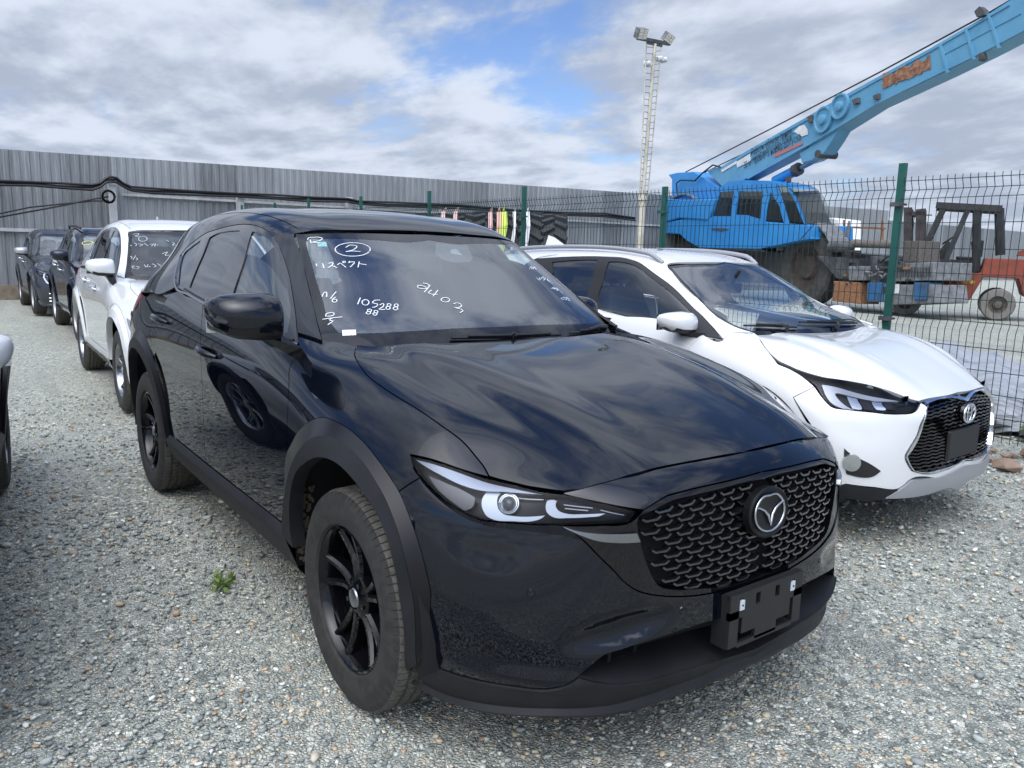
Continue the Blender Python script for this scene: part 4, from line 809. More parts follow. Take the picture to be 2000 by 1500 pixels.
def clutter():
    # white cabin, rusty rails, berm under plastic sheet, rocks, weeds
    P0, e, n, Q = plane((1610, 560), (.94, -.34)); Z = np.array([0, 0, 1.])
    b = MB(); sc = 1.55; o0 = onpl(1590, 590, 2, 0); d = (o0-CAM); d[2] = 0; o0 = CAM+(o0-CAM)*1.35; o0[2] = 0
    def Q2(x, y): o, dd = pray(x, y); t = ((o0-o)@n)/(dd@n); q = o+t*dd; return ((q-o0)@e, q[2])
    b.prism([Q2(1590, 424), Q2(1637, 429), Q2(1636, 540), Q2(1590, 540)], o0, e, Z, n, 1.2); c = b.build('white_cabin', mat('cabin white', (.85, .85, .84), .5)); tag(c, 'white metal cabin standing behind the nose of the blue crane', 'cabin')
    r_ = empty('rusty_frame', tuple(o0), 0, 'rusty brown pipe frame behind the crane front', 'frame'); b = MB(); 
    for (p, q) in (((1637, 443), (1740, 447)), ((1660, 430), (1660, 470)), ((1735, 432), (1735, 470))):
        A, B = [o0+e*Q2(*k)[0]+Z*Q2(*k)[1]-n*.3 for k in (p, q)]; b.bar(A, B, .08)
    f = b.build('rails', M_RUSTY, r_); f.matrix_parent_inverse = Matrix.Translation(tuple(-o0))
    # berm of wrapped material
    m = bpy.data.materials.new('grey plastic sheet'); m.use_nodes = True; nn, L = nt(m.node_tree); o = nn('ShaderNodeOutputMaterial'); p = nn('ShaderNodeBsdfPrincipled'); L(p.outputs[0], o.inputs[0]); p.inputs['Base Color'].default_value = (.33, .35, .38, 1); p.inputs['Roughness'].default_value = .28
    tc = nn('ShaderNodeTexCoord'); mp = nn('ShaderNodeMapping'); mp.inputs['Scale'].default_value = (.7, 3, 3); L(tc.outputs['Object'], mp.inputs[0]); t = nn('ShaderNodeTexNoise'); t.inputs['Scale'].default_value = 2.4; t.inputs['Detail'].default_value = 8; t.inputs['Distortion'].default_value = 1.2; L(mp.outputs[0], t.inputs['Vector']); bp = nn('ShaderNodeBump'); bp.inputs['Strength'].default_value = 1; bp.inputs['Distance'].default_value = .12; L(t.outputs[0], bp.inputs['Height']); L(bp.outputs[0], p.inputs['Normal'])
    rng = np.random.RandomState(4); nx, ny = 90, 22; V = []
    for i in range(nx):
        x = -5.5+i*.10; s = .5+.5*math.sin(i*.21+1)+.3*math.sin(i*.53)
        for j in range(ny):
            a = math.pi*j/(ny-1); y = 6.55-1.05*math.cos(a)*(1+.05*math.sin(i*.7)); z = (.52+.07*s)*math.sin(a)**.8+.03*math.sin(i*1.3+j*.8)+.02*rng.rand(); V.append((x, y, max(-.01, z)))
    me = bpy.data.meshes.new('covered_pile'); me.from_pydata(V, [], [(i*ny+j, (i+1)*ny+j, (i+1)*ny+j+1, i*ny+j+1) for i in range(nx-1) for j in range(ny-1)]); me.shade_smooth(); o = link('covered_pile', me, m); tag(o, 'long low pile under crumpled grey plastic sheet behind the fence', 'covered pile')
    tm = mat('tarpaulin edge', (.02, .021, .023), .6); b = MB()
    for i in range(28): x = -4.5+i*.30; b.hull([(x+rng.uniform(-.2, .2), 5.45+rng.uniform(-.15, .15), rng.uniform(0, .14)) for _ in range(9)])
    tag(b.build('black_sheeting', tm), 'crumpled black sheeting along the foot of the covered pile', 'sheeting', kind='stuff')
    rm = mat('brown rock', (.20, .13, .09), .9, col2=(.28, .22, .17), nscale=8, bump=.6, bscale=40); rng = np.random.RandomState(9); b = MB()
    labs = []
    for k in range(46):
        c = np.array([rng.uniform(-2.6, 1.0), 4.15+rng.rand()*.75, 0]); s = .03+.075*rng.rand()**2; P = rng.randn(14, 3); P /= np.linalg.norm(P, axis=1)[:, None]; P *= s*(np.array([1.2, 1, .65])); b.hull(P*(1+.2*rng.rand(14, 1))+c+[0, 0, s*.3])
    tag(b.build('rubble', rm), 'brown broken stones strewn along the foot of the fence', 'rubble', kind='stuff')
    g = onpl(432, 1146, 2, 0); foliage('weed', (g[0], g[1], 0), .09, .055, 55, mat('weed leaf', (.10, .17, .035), .7, col2=(.20, .26, .08), nscale=9), 'small green weed growing through the gravel beside the black SUV', 'weed', 9, .034, 3)
    for i, (x, y, h, s, l) in enumerate(((-2.55, 5.15, .62, 11, 'pale bushy weed by the tall fence post near the white hatchback windscreen'), (-.55, 4.75, .42, 12, 'thin weed at the foot of the fence at the right edge'), (-.12, 4.7, .35, 13, 'short weed by the brown rocks at the right edge'))):
        foliage('weed', (x, y, 0), .22 if i == 0 else .08, h, 260 if i == 0 else 70, M_LEAFD if i == 0 else M_LEAF, l, 'weed', 8, .05, s, 'weeds along the fence')
    s = onpl(12, 572, 2, 0); foliage('shrub', (s[0]+.6, s[1]-.35, 0), .75, 1.9, 1500, M_LEAF, 'green shrub growing by the metal wall at the left edge', 'shrub', 16, .11, 21)
    rng = np.random.RandomState(31); b = MB()
    for k in range(2600):
        y = rng.uniform(8, 22); x = WX+.35+rng.rand()**2*1.6; h = .25+.6*rng.rand()**2; a = rng.rand()*6.28; d = np.array([math.cos(a), math.sin(a), 0])*.03; l = np.array([rng.randn()*.08, rng.randn()*.08, h]); p = np.array([x, y, 0]); b.add([p-d, p+d, p+l], [(0, 1, 2)])
    tag(b.build('tall_grass', M_LEAFD), 'tall grass growing along the foot of the metal wall', 'grass', kind='stuff')
walls(); fence(); mast(); tyres(); crane(); forklift(); clutter()
# ================================================================== wheels
def spoke_poly(a0, a1, r0, r1, w0, w1): pass
def make_wheel(parent, x, y, z, R=.352, W=.225, rim=.228, style='multi', rim_mat=None, face=-1, steer=0, mats=None):
    """wheel as a part: face=-1 looks to -y. Tyre is the part's mesh, rim and others its sub-parts"""
    tm = MB(); hw = W/2
    prof = [(-hw*.80, rim+.000), (-hw*.93, rim+.012), (-hw*1.0, rim+.045), (-hw*1.005, R-.060), (-hw*.95, R-.028), (-hw*.86, R-.010), (-hw*.72, R-.003)]
    grooves = [(-.50, .07), (-.17, .07), (.17, .07), (.50, .07)]
    p2 = []
    for c, w in grooves:
        for a, d in ((c-w, 0), (c-w*.8, .008), (c+w*.8, .008), (c+w, 0)): p2.append((a*hw, R-d-.002*(abs(c)*2)**2))
    prof = prof+p2+[(-a, r) for a, r in prof[::-1]]
    angs = []; pitch = 88; big = []
    for k in range(pitch):
        t = 2*math.pi/pitch
        for q, s_ in ((0, 0), (.40, 0), (.80, 0), (.83, 1), (.97, 1)): angs.append(k*t+q*t); big.append(s_)
    tm.lathe([(a, r) for a, r in prof], axis='y', angs=angs)
    V = np.array(tm.v); n = len(angs)
    bigm = np.array(big*len(prof), bool); ax = V[:, 1]; rad = np.hypot(V[:, 0], V[:, 2])
    sel = bigm & (rad > R-.014) & (np.abs(ax) < hw*.97); sc = np.where(sel, (rad-.006)/np.maximum(rad, 1e-6), 1)
    V[:, 0] *= sc; V[:, 2] *= sc; V[V[:, 2] < -R+.004, 2] = -R+.004
    tm.v = [tuple(q) for q in V]
    mi = []
    for (a, b, c, d) in tm.f:
        r_ = rad[a]; mi.append(1 if (r_ > R-.012 and abs(ax[a]) < hw*.93 and abs(ax[b]) < hw*.93) else 0)
    tm.mi = mi
    tyre = tm.build('wheel', [M_TYRE, M_TREAD], parent, smooth=30)
    tyre.location = (x, y, z); tyre.rotation_euler = (0, random.uniform(0, 6) if style != 'multi' else 0, steer+(0 if face < 0 else math.pi))
    rmat = rim_mat or M_RIMB
    r = MB()
    r.lathe([(-hw*.80, rim+.002), (-hw*.86, rim+.004), (-hw*.88, rim-.004), (-hw*.80, rim-.012), (-hw*.62, rim-.017), (-hw*.2, rim-.028), (hw*.6, rim-.03), (hw*.85, rim-.006)], n=96)
    yo = -hw*.72
    def bar(th0, r0, th1, r1, w0, w1, d0, d1, m1=None):
        n_ = 7; top = []; 
        for i in range(n_):
            t = i/(n_-1); th = th0+(th1-th0)*(t*t*(3-2*t)); rr = r0+(r1-r0)*t; w = w0+(w1-w0)*t; dy = d0+(d1-d0)*t+.012*math.sin(t*math.pi)
            c = np.array([math.cos(th)*rr, 0, math.sin(th)*rr]); tn = np.array([-math.sin(th), 0, math.cos(th)])
            top.append((c-tn*w/2+[0, dy+.010, 0], c-tn*w*.22+[0, dy, 0], c+tn*w*.22+[0, dy, 0], c+tn*w/2+[0, dy+.010, 0], c+tn*w*.42+[0, dy+.045, 0], c-tn*w*.42+[0, dy+.045, 0]))
        V = [p for s_ in top for p in s_]; F = [(i*6+k, i*6+(k+1) % 6, (i+1)*6+(k+1) % 6, (i+1)*6+k) for i in range(n_-1) for k in range(6)]
        r.add(V, F+[(5, 4, 3, 2, 1, 0)])
    ns = 5
    for k in range(ns):
        a = 2*math.pi*k/ns+math.radians(96)
        if style == 'multi':
            for s_, tw in ((-1, .10), (1, .10)):
                bar(a+s_*.17, .042, a+s_*.215+tw, rim-.012, .030, .026, yo+.016, yo-.004)
        elif style == 'star':
            for s_ in (-1, 1): bar(a+s_*.06, .045, a+s_*.26, rim-.012, .028, .020, yo+.012, yo)
        else:
            bar(a, .045, a, rim-.012, .05, .07, yo+.014, yo)
    r.lathe([(yo+.05, .075), (yo+.022, .072), (yo+.010, .055), (yo+.004, .036)], n=32)
    for k in range(5):
        a = 2*math.pi*(k+.5)/5+math.radians(96); c = (math.cos(a)*.054, 0, math.sin(a)*.054)
        r.lathe([(yo+.006, .0005), (yo+.006, .009), (yo+.03, .010)], c=c, n=8)
    rim_o = r.build('rim', rmat, tyre, smooth=40)
    h = MB(); h.lathe([(yo-.002, .0005), (yo-.001, .020), (yo+.001, .029), (yo+.006, .033), (yo+.02, .033)], n=32); h.build('hub_cap', M_DCHROME if style == 'multi' else M_SILV, tyre, smooth=30)
    d = MB(); d.lathe([(yo+.075, .05), (yo+.075, .150), (yo+.095, .150), (yo+.095, .05)], n=48); d.build('brake_disc', M_DISC, tyre, smooth=30)
    b = MB(); b.lathe([(hw*.3, .01), (hw*.3, rim-.03)], n=32); b.build('inner_barrel', M_VOID, tyre)
    return tyre
def arc_pts(cx, cz, rx, rz, a0, a1, n=16): return [('s', cx+rx*math.cos(math.radians(a0+(a1-a0)*i/n)), cz+rz*math.sin(math.radians(a0+(a1-a0)*i/n))) for i in range(n+1)]

# ================================================================== the black car
# W: the wrap of the lower body, columns from the rear centre round the right side to the nose centre
def cols_to_rows(cols): return np.swapaxes(np.array(cols, float), 0, 1)
def side_col(x, ys, zs): return [(x, y, z) for y, z in zip(ys, zs)]
ZS = [.26, .35, .45, .60, .75, .87, .965, 1.04, 1.115, 1.17]
W_COLS = [
 [(-3.56, 0, .35), (-3.62, 0, .42), (-3.63, 0, .50), (-3.63, 0, .62), (-3.60, 0, .75), (-3.57, 0, .88), (-3.56, 0, .98), (-3.55, 0, 1.06), (-3.51, 0, 1.15), (-3.48, 0, 1.22)],
 [(-3.54, -.45, .34), (-3.60, -.45, .41), (-3.61, -.45, .50), (-3.61, -.45, .62), (-3.58, -.45, .75), (-3.56, -.45, .88), (-3.55, -.45, .98), (-3.53, -.44, 1.06), (-3.49, -.42, 1.15), (-3.46, -.40, 1.22)],
 [(-3.40, -.72, .33), (-3.46, -.74, .41), (-3.47, -.75, .50), (-3.46, -.76, .62), (-3.44, -.76, .75), (-3.44, -.76, .88), (-3.44, -.75, .98), (-3.43, -.72, 1.06), (-3.40, -.68, 1.15), (-3.38, -.64, 1.22)],
 [(-3.16, -.82, .31), (-3.20, -.855, .39), (-3.20, -.865, .48), (-3.20, -.875, .60), (-3.20, -.88, .75), (-3.20, -.88, .88), (-3.20, -.868, .98), (-3.20, -.845, 1.06), (-3.19, -.80, 1.15), (-3.19, -.76, 1.21)],
 [(-3.0, -.845, .29), (-3.0, -.885, .37), (-3.0, -.90, .46), (-3.0, -.91, .60), (-3.0, -.915, .75), (-3.0, -.912, .88), (-3.0, -.900, .975), (-3.0, -.875, 1.055), (-3.0, -.835, 1.145), (-3.0, -.80, 1.20)],
 [(-2.7, -.86, .28), (-2.7, -.90, .36), (-2.7, -.92, .46), (-2.7, -.932, .60), (-2.7, -.938, .75), (-2.7, -.935, .88), (-2.7, -.918, .975), (-2.7, -.890, 1.055), (-2.7, -.850, 1.145), (-2.7, -.815, 1.20)],
 side_col(-2.35, [-.85, -.890, -.904, -.915, -.922, -.924, -.915, -.890, -.852, -.82], [.27, .355, .45, .60, .75, .87, .97, 1.05, 1.14, 1.19]),
 side_col(-1.9, [-.845, -.885, -.898, -.909, -.917, -.920, -.912, -.890, -.850, -.815], [.265, .35, .45, .60, .75, .87, .97, 1.05, 1.135, 1.185]),
 side_col(-1.45, [-.845, -.884, -.897, -.908, -.916, -.919, -.911, -.889, -.847, -.81], [.26, .35, .45, .60, .75, .87, .97, 1.045, 1.125, 1.175]),
 side_col(-1.0, [-.845, -.885, -.898, -.909, -.917, -.920, -.911, -.886, -.842, -.80], [.26, .35, .45, .60, .75, .87, .965, 1.04, 1.115, 1.165]),
 side_col(-.68, [-.848, -.888, -.901, -.912, -.920, -.922, -.909, -.878, -.825, -.77], [.255, .35, .45, .60, .75, .87, .965, 1.035, 1.10, 1.13]),
 [(-.42, -.85, .25), (-.42, -.891, .35), (-.42, -.905, .45), (-.42, -.917, .60), (-.42, -.925, .74), (-.42, -.925, .86), (-.42, -.903, .955), (-.42, -.855, 1.025), (-.42, -.775, 1.075), (-.43, -.66, 1.095)],
 [(-.2, -.85, .24), (-.2, -.897, .35), (-.2, -.912, .45), (-.2, -.924, .59), (-.2, -.934, .73), (-.2, -.930, .84), (-.2, -.895, .930), (-.2, -.835, .998), (-.2, -.748, 1.060), (-.2, -.69, 1.078)],
 [(.02, -.85, .235), (.02, -.898, .345), (.02, -.913, .45), (.02, -.928, .58), (.02, -.938, .71), (.02, -.930, .81), (.02, -.892, .895), (.02, -.838, .955), (.02, -.760, 1.012), (.02, -.70, 1.035)],
 [(.2, -.845, .225), (.2, -.893, .34), (.2, -.908, .44), (.2, -.922, .56), (.2, -.930, .68), (.2, -.918, .775), (.2, -.880, .855), (.2, -.830, .915), (.2, -.757, .973), (.2, -.70, .998)],
 [(.34, -.83, .215), (.34, -.872, .33), (.34, -.888, .43), (.34, -.903, .54), (.34, -.907, .64), (.34, -.893, .735), (.34, -.865, .818), (.34, -.820, .878), (.34, -.748, .930), (.34, -.69, .955)],
 [(.46, -.795, .205), (.475, -.835, .325), (.475, -.848, .42), (.475, -.858, .52), (.472, -.858, .61), (.468, -.842, .692), (.462, -.822, .775), (.457, -.778, .832), (.45, -.705, .872), (.44, -.64, .90)],
 [(.575, -.725, .198), (.60, -.765, .315), (.605, -.772, .41), (.605, -.775, .50), (.60, -.770, .59), (.592, -.752, .67), (.587, -.738, .750), (.580, -.708, .805), (.565, -.664, .846), (.55, -.61, .875)],
 [(.675, -.62, .192), (.710, -.655, .31), (.716, -.655, .40), (.718, -.650, .50), (.715, -.645, .59), (.708, -.635, .67), (.700, -.622, .73), (.692, -.612, .785), (.680, -.600, .842), (.655, -.58, .872)],
 [(.745, -.48, .19), (.790, -.505, .30), (.800, -.505, .395), (.805, -.500, .50), (.806, -.495, .59), (.805, -.490, .67), (.805, -.485, .74), (.800, -.478, .795), (.735, -.462, .856), (.70, -.45, .872)],
 [(.800, -.26, .188), (.850, -.27, .295), (.862, -.27, .39), (.862, -.27, .50), (.858, -.265, .59), (.854, -.26, .67), (.850, -.26, .75), (.846, -.255, .822), (.772, -.25, .878), (.74, -.25, .888)],
 [(.815, 0, .187), (.868, 0, .292), (.878, 0, .388), (.878, 0, .50), (.872, 0, .59), (.866, 0, .67), (.862, 0, .76), (.857, 0, .832), (.788, 0, .886), (.755, 0, .896)],
]
W_ = Surf(cols_to_rows(W_COLS), mirror='col', smooth=3, su=26, sv=4, key='W')
def dent(s, c, ru, rv, d, tilt=0.0, pw=2.0):
    q = s.pt(c); U, V = np.meshgrid(s.U, s.V); a = (U-q[0]); b = (V-q[1]); x = (a*math.cos(tilt)+b*math.sin(tilt))/ru; y = (-a*math.sin(tilt)+b*math.cos(tilt))/rv
    r = np.clip(1-(np.abs(x)**pw+np.abs(y)**pw), 0, 1); k = r*r*(3-2*r); s.P = s.P-s.N*(d*k)[..., None]; s.calc()
dent(W_, (1215, 1232), .170, .060, .022, tilt=.30, pw=2.2)
dent(W_, (1050, 1330), .35, .03, -.008)
# H: bonnet, columns from the cowl to the front shut line, rows from the wing edge to the middle
H_COLS = [
 [(-.50, -.74, 1.090), (-.50, -.70, 1.094), (-.50, -.64, 1.098), (-.50, -.575, 1.101), (-.50, -.535, 1.107), (-.50, -.28, 1.108), (-.50, 0, 1.106)],
 [(-.40, -.76, 1.078), (-.40, -.725, 1.086), (-.40, -.66, 1.092), (-.40, -.575, 1.096), (-.40, -.535, 1.103), (-.40, -.28, 1.103), (-.40, 0, 1.100)],
 [(-.2, -.79, 1.032), (-.2, -.748, 1.060), (-.2, -.68, 1.078), (-.2, -.575, 1.085), (-.2, -.525, 1.094), (-.2, -.28, 1.090), (-.2, 0, 1.086)],
 [(.02, -.80, .985), (.02, -.760, 1.012), (.02, -.69, 1.036), (.02, -.568, 1.047), (.02, -.510, 1.061), (.02, -.27, 1.064), (.02, 0, 1.062)],
 [(.2, -.80, .943), (.2, -.757, .973), (.2, -.68, 1.001), (.2, -.553, 1.013), (.2, -.495, 1.030), (.2, -.26, 1.035), (.2, 0, 1.034)],
 [(.34, -.795, .897), (.34, -.748, .930), (.34, -.655, .963), (.34, -.535, .982), (.34, -.478, 1.001), (.34, -.25, 1.008), (.34, 0, 1.008)],
 [(.46, -.755, .842), (.45, -.705, .872), (.46, -.612, .920), (.465, -.512, .946), (.47, -.460, .965), (.48, -.24, .974), (.485, 0, .974)],
 [(.575, -.705, .812), (.565, -.664, .846), (.585, -.578, .881), (.600, -.485, .911), (.605, -.442, .928), (.615, -.23, .938), (.62, 0, .939)],
 [(.690, -.64, .805), (.683, -.607, .843), (.705, -.548, .850), (.728, -.465, .860), (.738, -.430, .868), (.765, -.22, .882), (.780, 0, .888)],
 [(.76, -.63, .780), (.76, -.60, .800), (.78, -.54, .810), (.80, -.46, .820), (.81, -.42, .828), (.84, -.22, .842), (.855, 0, .846)],
]
H_ = Surf(cols_to_rows(H_COLS), mirror='row', smooth=1, su=48, key='H', dv=.010)
# G: greenhouse side and roof, columns from the A-pillar back, rows from below the belt to the middle of the roof
G_ROWS = [
 [(-.47, -.80, 1.03), (-.65, -.868, 1.045), (-.95, -.878, 1.06), (-1.3, -.880, 1.07), (-1.7, -.883, 1.085), (-2.1, -.883, 1.095), (-2.5, -.885, 1.10), (-2.9, -.870, 1.10), (-3.2, -.82, 1.10), (-3.44, -.70, 1.09)],
 [(-.53, -.775, 1.085), (-.68, -.825, 1.10), (-.98, -.842, 1.115), (-1.32, -.845, 1.123), (-1.7, -.849, 1.135), (-2.1, -.850, 1.15), (-2.5, -.847, 1.17), (-2.88, -.825, 1.185), (-3.18, -.775, 1.19), (-3.41, -.66, 1.18)],
 [(-.74, -.705, 1.210), (-.84, -.765, 1.225), (-1.08, -.795, 1.24), (-1.38, -.800, 1.25), (-1.73, -.800, 1.26), (-2.1, -.800, 1.27), (-2.48, -.792, 1.28), (-2.83, -.762, 1.29), (-3.13, -.70, 1.29), (-3.38, -.59, 1.28)],
 [(-.95, -.655, 1.335), (-1.02, -.700, 1.35), (-1.2, -.735, 1.365), (-1.45, -.745, 1.375), (-1.76, -.747, 1.385), (-2.1, -.747, 1.39), (-2.46, -.733, 1.39), (-2.78, -.70, 1.39), (-3.08, -.64, 1.39), (-3.35, -.54, 1.38)],
 [(-1.12, -.608, 1.45), (-1.16, -.637, 1.455), (-1.30, -.672, 1.475), (-1.52, -.690, 1.49), (-1.8, -.693, 1.50), (-2.1, -.693, 1.50), (-2.44, -.678, 1.495), (-2.74, -.648, 1.485), (-3.04, -.595, 1.47), (-3.33, -.50, 1.45)],
 [(-1.165, -.590, 1.485), (-1.20, -.605, 1.497), (-1.34, -.630, 1.525), (-1.55, -.645, 1.550), (-1.81, -.650, 1.563), (-2.1, -.650, 1.565), (-2.42, -.637, 1.558), (-2.72, -.608, 1.545), (-3.02, -.558, 1.525), (-3.32, -.47, 1.495)],
 [(-1.175, -.555, 1.502), (-1.21, -.560, 1.517), (-1.34, -.575, 1.552), (-1.55, -.585, 1.583), (-1.81, -.590, 1.600), (-2.1, -.590, 1.603), (-2.42, -.575, 1.597), (-2.72, -.550, 1.580), (-3.02, -.505, 1.557), (-3.32, -.43, 1.522)],
 [(-1.145, -.30, 1.522), (-1.18, -.30, 1.538), (-1.33, -.31, 1.582), (-1.55, -.32, 1.615), (-1.81, -.32, 1.633), (-2.1, -.32, 1.637), (-2.42, -.31, 1.632), (-2.72, -.30, 1.613), (-3.02, -.28, 1.588), (-3.33, -.25, 1.548)],
 [(-1.130, 0, 1.528), (-1.165, 0, 1.545), (-1.32, 0, 1.590), (-1.55, 0, 1.625), (-1.81, 0, 1.643), (-2.1, 0, 1.648), (-2.42, 0, 1.643), (-2.72, 0, 1.624), (-3.02, 0, 1.598), (-3.33, 0, 1.558)],
]
G_ = Surf(G_ROWS, mirror='row', smooth=2, su=10, sv=3, key='G', ext=.10)
# S: windscreen, rows from the cowl up
S_ROWS = [
 [(-.55, -.84, 1.06), (-.54, -.79, 1.06), (-.46, -.62, 1.055), (-.39, -.36, 1.05), (-.36, 0, 1.045)],
 [(-.66, -.80, 1.13), (-.62, -.752, 1.125), (-.55, -.60, 1.13), (-.485, -.35, 1.13), (-.46, 0, 1.13)],
 [(-.85, -.735, 1.255), (-.81, -.694, 1.25), (-.75, -.56, 1.262), (-.695, -.33, 1.270), (-.675, 0, 1.273)],
 [(-1.05, -.675, 1.385), (-1.01, -.638, 1.383), (-.955, -.52, 1.397), (-.91, -.31, 1.408), (-.895, 0, 1.412)],
 [(-1.20, -.62, 1.490), (-1.165, -.590, 1.488), (-1.13, -.49, 1.502), (-1.105, -.29, 1.515), (-1.095, 0, 1.520)],
 [(-1.28, -.60, 1.54), (-1.25, -.57, 1.535), (-1.22, -.47, 1.550), (-1.19, -.28, 1.565), (-1.18, 0, 1.57)],
]
S_ = Surf(S_ROWS, mirror='col', smooth=2, su=6, sv=4, key='S')

P_BLK = paint('black car paint', (.0018, .003, .0065), dirt=.015)
M_DOORT = mat('door inner trim', (.02, .02, .021), .8)
def build_black_car():
    car = empty('parked_car', (0, 0, 0), 0, 'large black SUV in the foreground with black wheels, honeycomb grille and winged emblem', 'car', 'cars parked in the yard')
    # ---- shared outlines (photo pixels are cast onto the body surface, giving real positions in the car's own space)
    hood_side = [(697, 674), (695, 700), (712, 727), (760, 765), (812, 797), (860, 830), (905, 864), (930, 893), (945, 912), (955, 931)]
    arch_out = [(559, 890), (570, 866), (589, 836), (627, 816), (666, 829), (704, 858), (739, 900), (762, 933), (779, 960)]
    arch_out2 = [(779, 960), (803, 1018), (822, 1075), (832, 1114), (840, 1150), (839, 1200), (833, 1250), (829, 1281)]
    arch_out0 = [(557, 1034), (554, 990), (555, 957), (556, 925), (559, 890)]
    sill_top = [(557, 1034), (520, 1006), (483, 975), (440, 943), (404, 914)]
    fdoor_front = [(559, 890), (562, 803), (564, 760), (567, 715), (575, 699), (583, 682), (583, 671)]
    b_shut = [(404, 914), (400, 880), (397, 810), (393, 714), (392, 655), (397, 592)]
    fender = patch('front_fender', W_, [hood_side, [None, (900, 916), (850, 899), (802, 888)], [None, (808, 910), (821, 933)], [None, (779, 960)], arch_out[::-1], [None]+fdoor_front[1:], [None, (579, 649), (609, 657), (630, 665)], [None, (665, 669), (697, 674)]], P_BLK, car)
    fd = patch('front_door', W_, [fdoor_front[:-1]+[(582, 675)], [None, (530, 655), (480, 632), (440, 614), (397, 592)], b_shut[::-1], sill_top[::-1], arch_out0], P_BLK, car)
    rd_back = [(330, 852), (333, 815), (329, 775), (318, 725), (304, 688), (295, 667), (292, 650), (300, 625), (316, 602), (332, 575), (344, 564)]
    rd = patch('rear_door', W_, [[None or (404, 914), (365, 882), (330, 852)], rd_back, [None, (368, 577), (397, 592)], b_shut[::-1]], P_BLK, car)
    arch_r = arc_pts(-2.70, .37, .505, .575, 2, 178, 24)
    patch('rear_quarter', W_, [rd_back[5:], [None, ('s', -2.2, 1.135), ('s', -2.6, 1.165), ('rc', 8, 4), ('rc', 8, 3)], [None, ('s', -3.16, 1.10), ('s', -3.13, 1.02), ('s', -3.18, .93), ('s', -3.22, .80), ('s', -3.19, .72)], [None, ('s', -3.17, .60)], arch_r[19:6:-1], [None, (304, 688), (295, 667)]], P_BLK, car)
    # rear end
    patch('tail_lamp', W_, [[('s', -3.02, 1.13), ('s', -3.0, 1.08), ('s', -3.13, 1.01)], [None, ('s', -3.16, .95), ('b', .70, .93), ('b', .45, .96)], [None, ('b', .45, 1.05)], [None, ('b', .66, 1.09), ('rc', 8, 2.6), ('s', -3.02, 1.13)]], M_RED, car, off=.004)
    patch('tailgate', W_, [[('rc', 4.3, 0), ('rc', 4.3, 1.7)], [None, ('rc', 8.9, 1.6)], [None, ('rc', 8.9, 0)]], P_BLK, car, mode='center', inset=0)
    patch('rear_bumper', W_, [[('rc', .1, 0), ('rc', .1, 3.4)], [None, ('s', -3.19, .60), ('s', -3.22, .74)], [None, ('rc', 4.6, 1.8), ('rc', 4.25, 1.7)], [None, ('rc', 4.25, 0)]], P_BLK, car, mode='center', inset=0)
    for sg in (-1, 1):
        for tp in (): pass
    # ---- front
    lamp_low = [(822, 932), (861, 971), (900, 999), (942, 1016), (990, 1021), (1050, 1025), (1098, 1027)]
    def fc(z, v=0): return ('f', 0.0, z)
    frame_out = [(1098, 1027), (1136, 1053), (1168, 1085), (1200, 1116), (1222, 1139), (1247, 1155), (1290, 1164), (1345, 1165), (1403, 1157), (1457, 1146), fc(.525)]
    intake_top = [(1180, 1280), (1230, 1264), (1286, 1246), (1330, 1232), (1369, 1219), (1410, 1207), fc(.445)]
    lip_top = [(808, 1273), (854, 1303), (918, 1325), (1001, 1340), (1070, 1346), (1097, 1341), (1130, 1322)]
    bump = patch('front_bumper', W_, [[(779, 960), (821, 933)], [None]+lamp_low[1:], frame_out, [None, fc(.445)], intake_top[::-1], [None, (1155, 1300), (1130, 1322)], lip_top[::-1], [None, (829, 1281)], arch_out2[::-1]], P_BLK, car, mode='center', depth=.02)
    patch('lower_lip', W_, [lip_top, [None, (1185, 1334), (1258, 1330), (1332, 1309), (1390, 1290), fc(.313)], [None, fc(.255)], [fc(.255), (1424, 1313), (1370, 1332), (1309, 1356), (1250, 1378), (1194, 1390), (1130, 1395), (1074, 1396), (1000, 1392), (941, 1385), (880, 1368), (826, 1342)], [None, (806, 1285)]], M_CLAD, car, mode='center', off=.006, depth=.05)
    loft('lip_blade', W_, [[(812, 1322), (870, 1352), (941, 1370), (1010, 1378), (1074, 1380), (1140, 1379), (1194, 1373), (1250, 1358), (1309, 1338), (1370, 1316), (1424, 1291), fc(.287)], [(812, 1326), (870, 1357), (941, 1375), (1010, 1383), (1074, 1385), (1140, 1384), (1194, 1379), (1250, 1365), (1309, 1346), (1370, 1325), (1424, 1299), fc(.278)], [(812, 1336), (870, 1367), (941, 1385), (1010, 1392), (1074, 1395), (1140, 1395), (1194, 1391), (1250, 1378), (1309, 1357), (1370, 1334), (1424, 1314), fc(.254)]], [.006, .020, .010], M_CLAD, car, n=80)
    # shelf of the lower intake and its dark recess
    shelf = MB(); low = [(1130, 1322), (1185, 1334), (1258, 1330), (1332, 1309), (1390, 1290)]; cs = W_.ev(np.vstack([W_.path(low, .02), W_.pt(fc(.313))[None]]))[0]; n_ = len(cs)
    bk = cs+np.array([-.12, 0, .03]); bk[:, 1] *= .93; up = cs+np.array([-.13, 0, .16]); up[:, 1] *= .93; up[:, 2] = np.maximum(up[:, 2], .42)
    for sg in (1, -1):
        m_ = np.array([1, sg, 1]); shelf.add(np.vstack([cs*m_, bk*m_, up*m_]), [(r*n_+i, r*n_+i+1, (r+1)*n_+i+1, (r+1)*n_+i) for r in (0, 1) for i in range(n_-1)])
    shelf.build('intake_recess', M_CLAD, car, smooth=30)
    sl = MB()
    for yy in (-.46, -.36, -.26, .26, .36, .46): sl.bar((.70, yy, .30), (.71, yy, .43), .012, .05)
    for zz in (.335, .375): sl.bar((.715, -.50, zz), (.715, .50, zz), .02, .012)
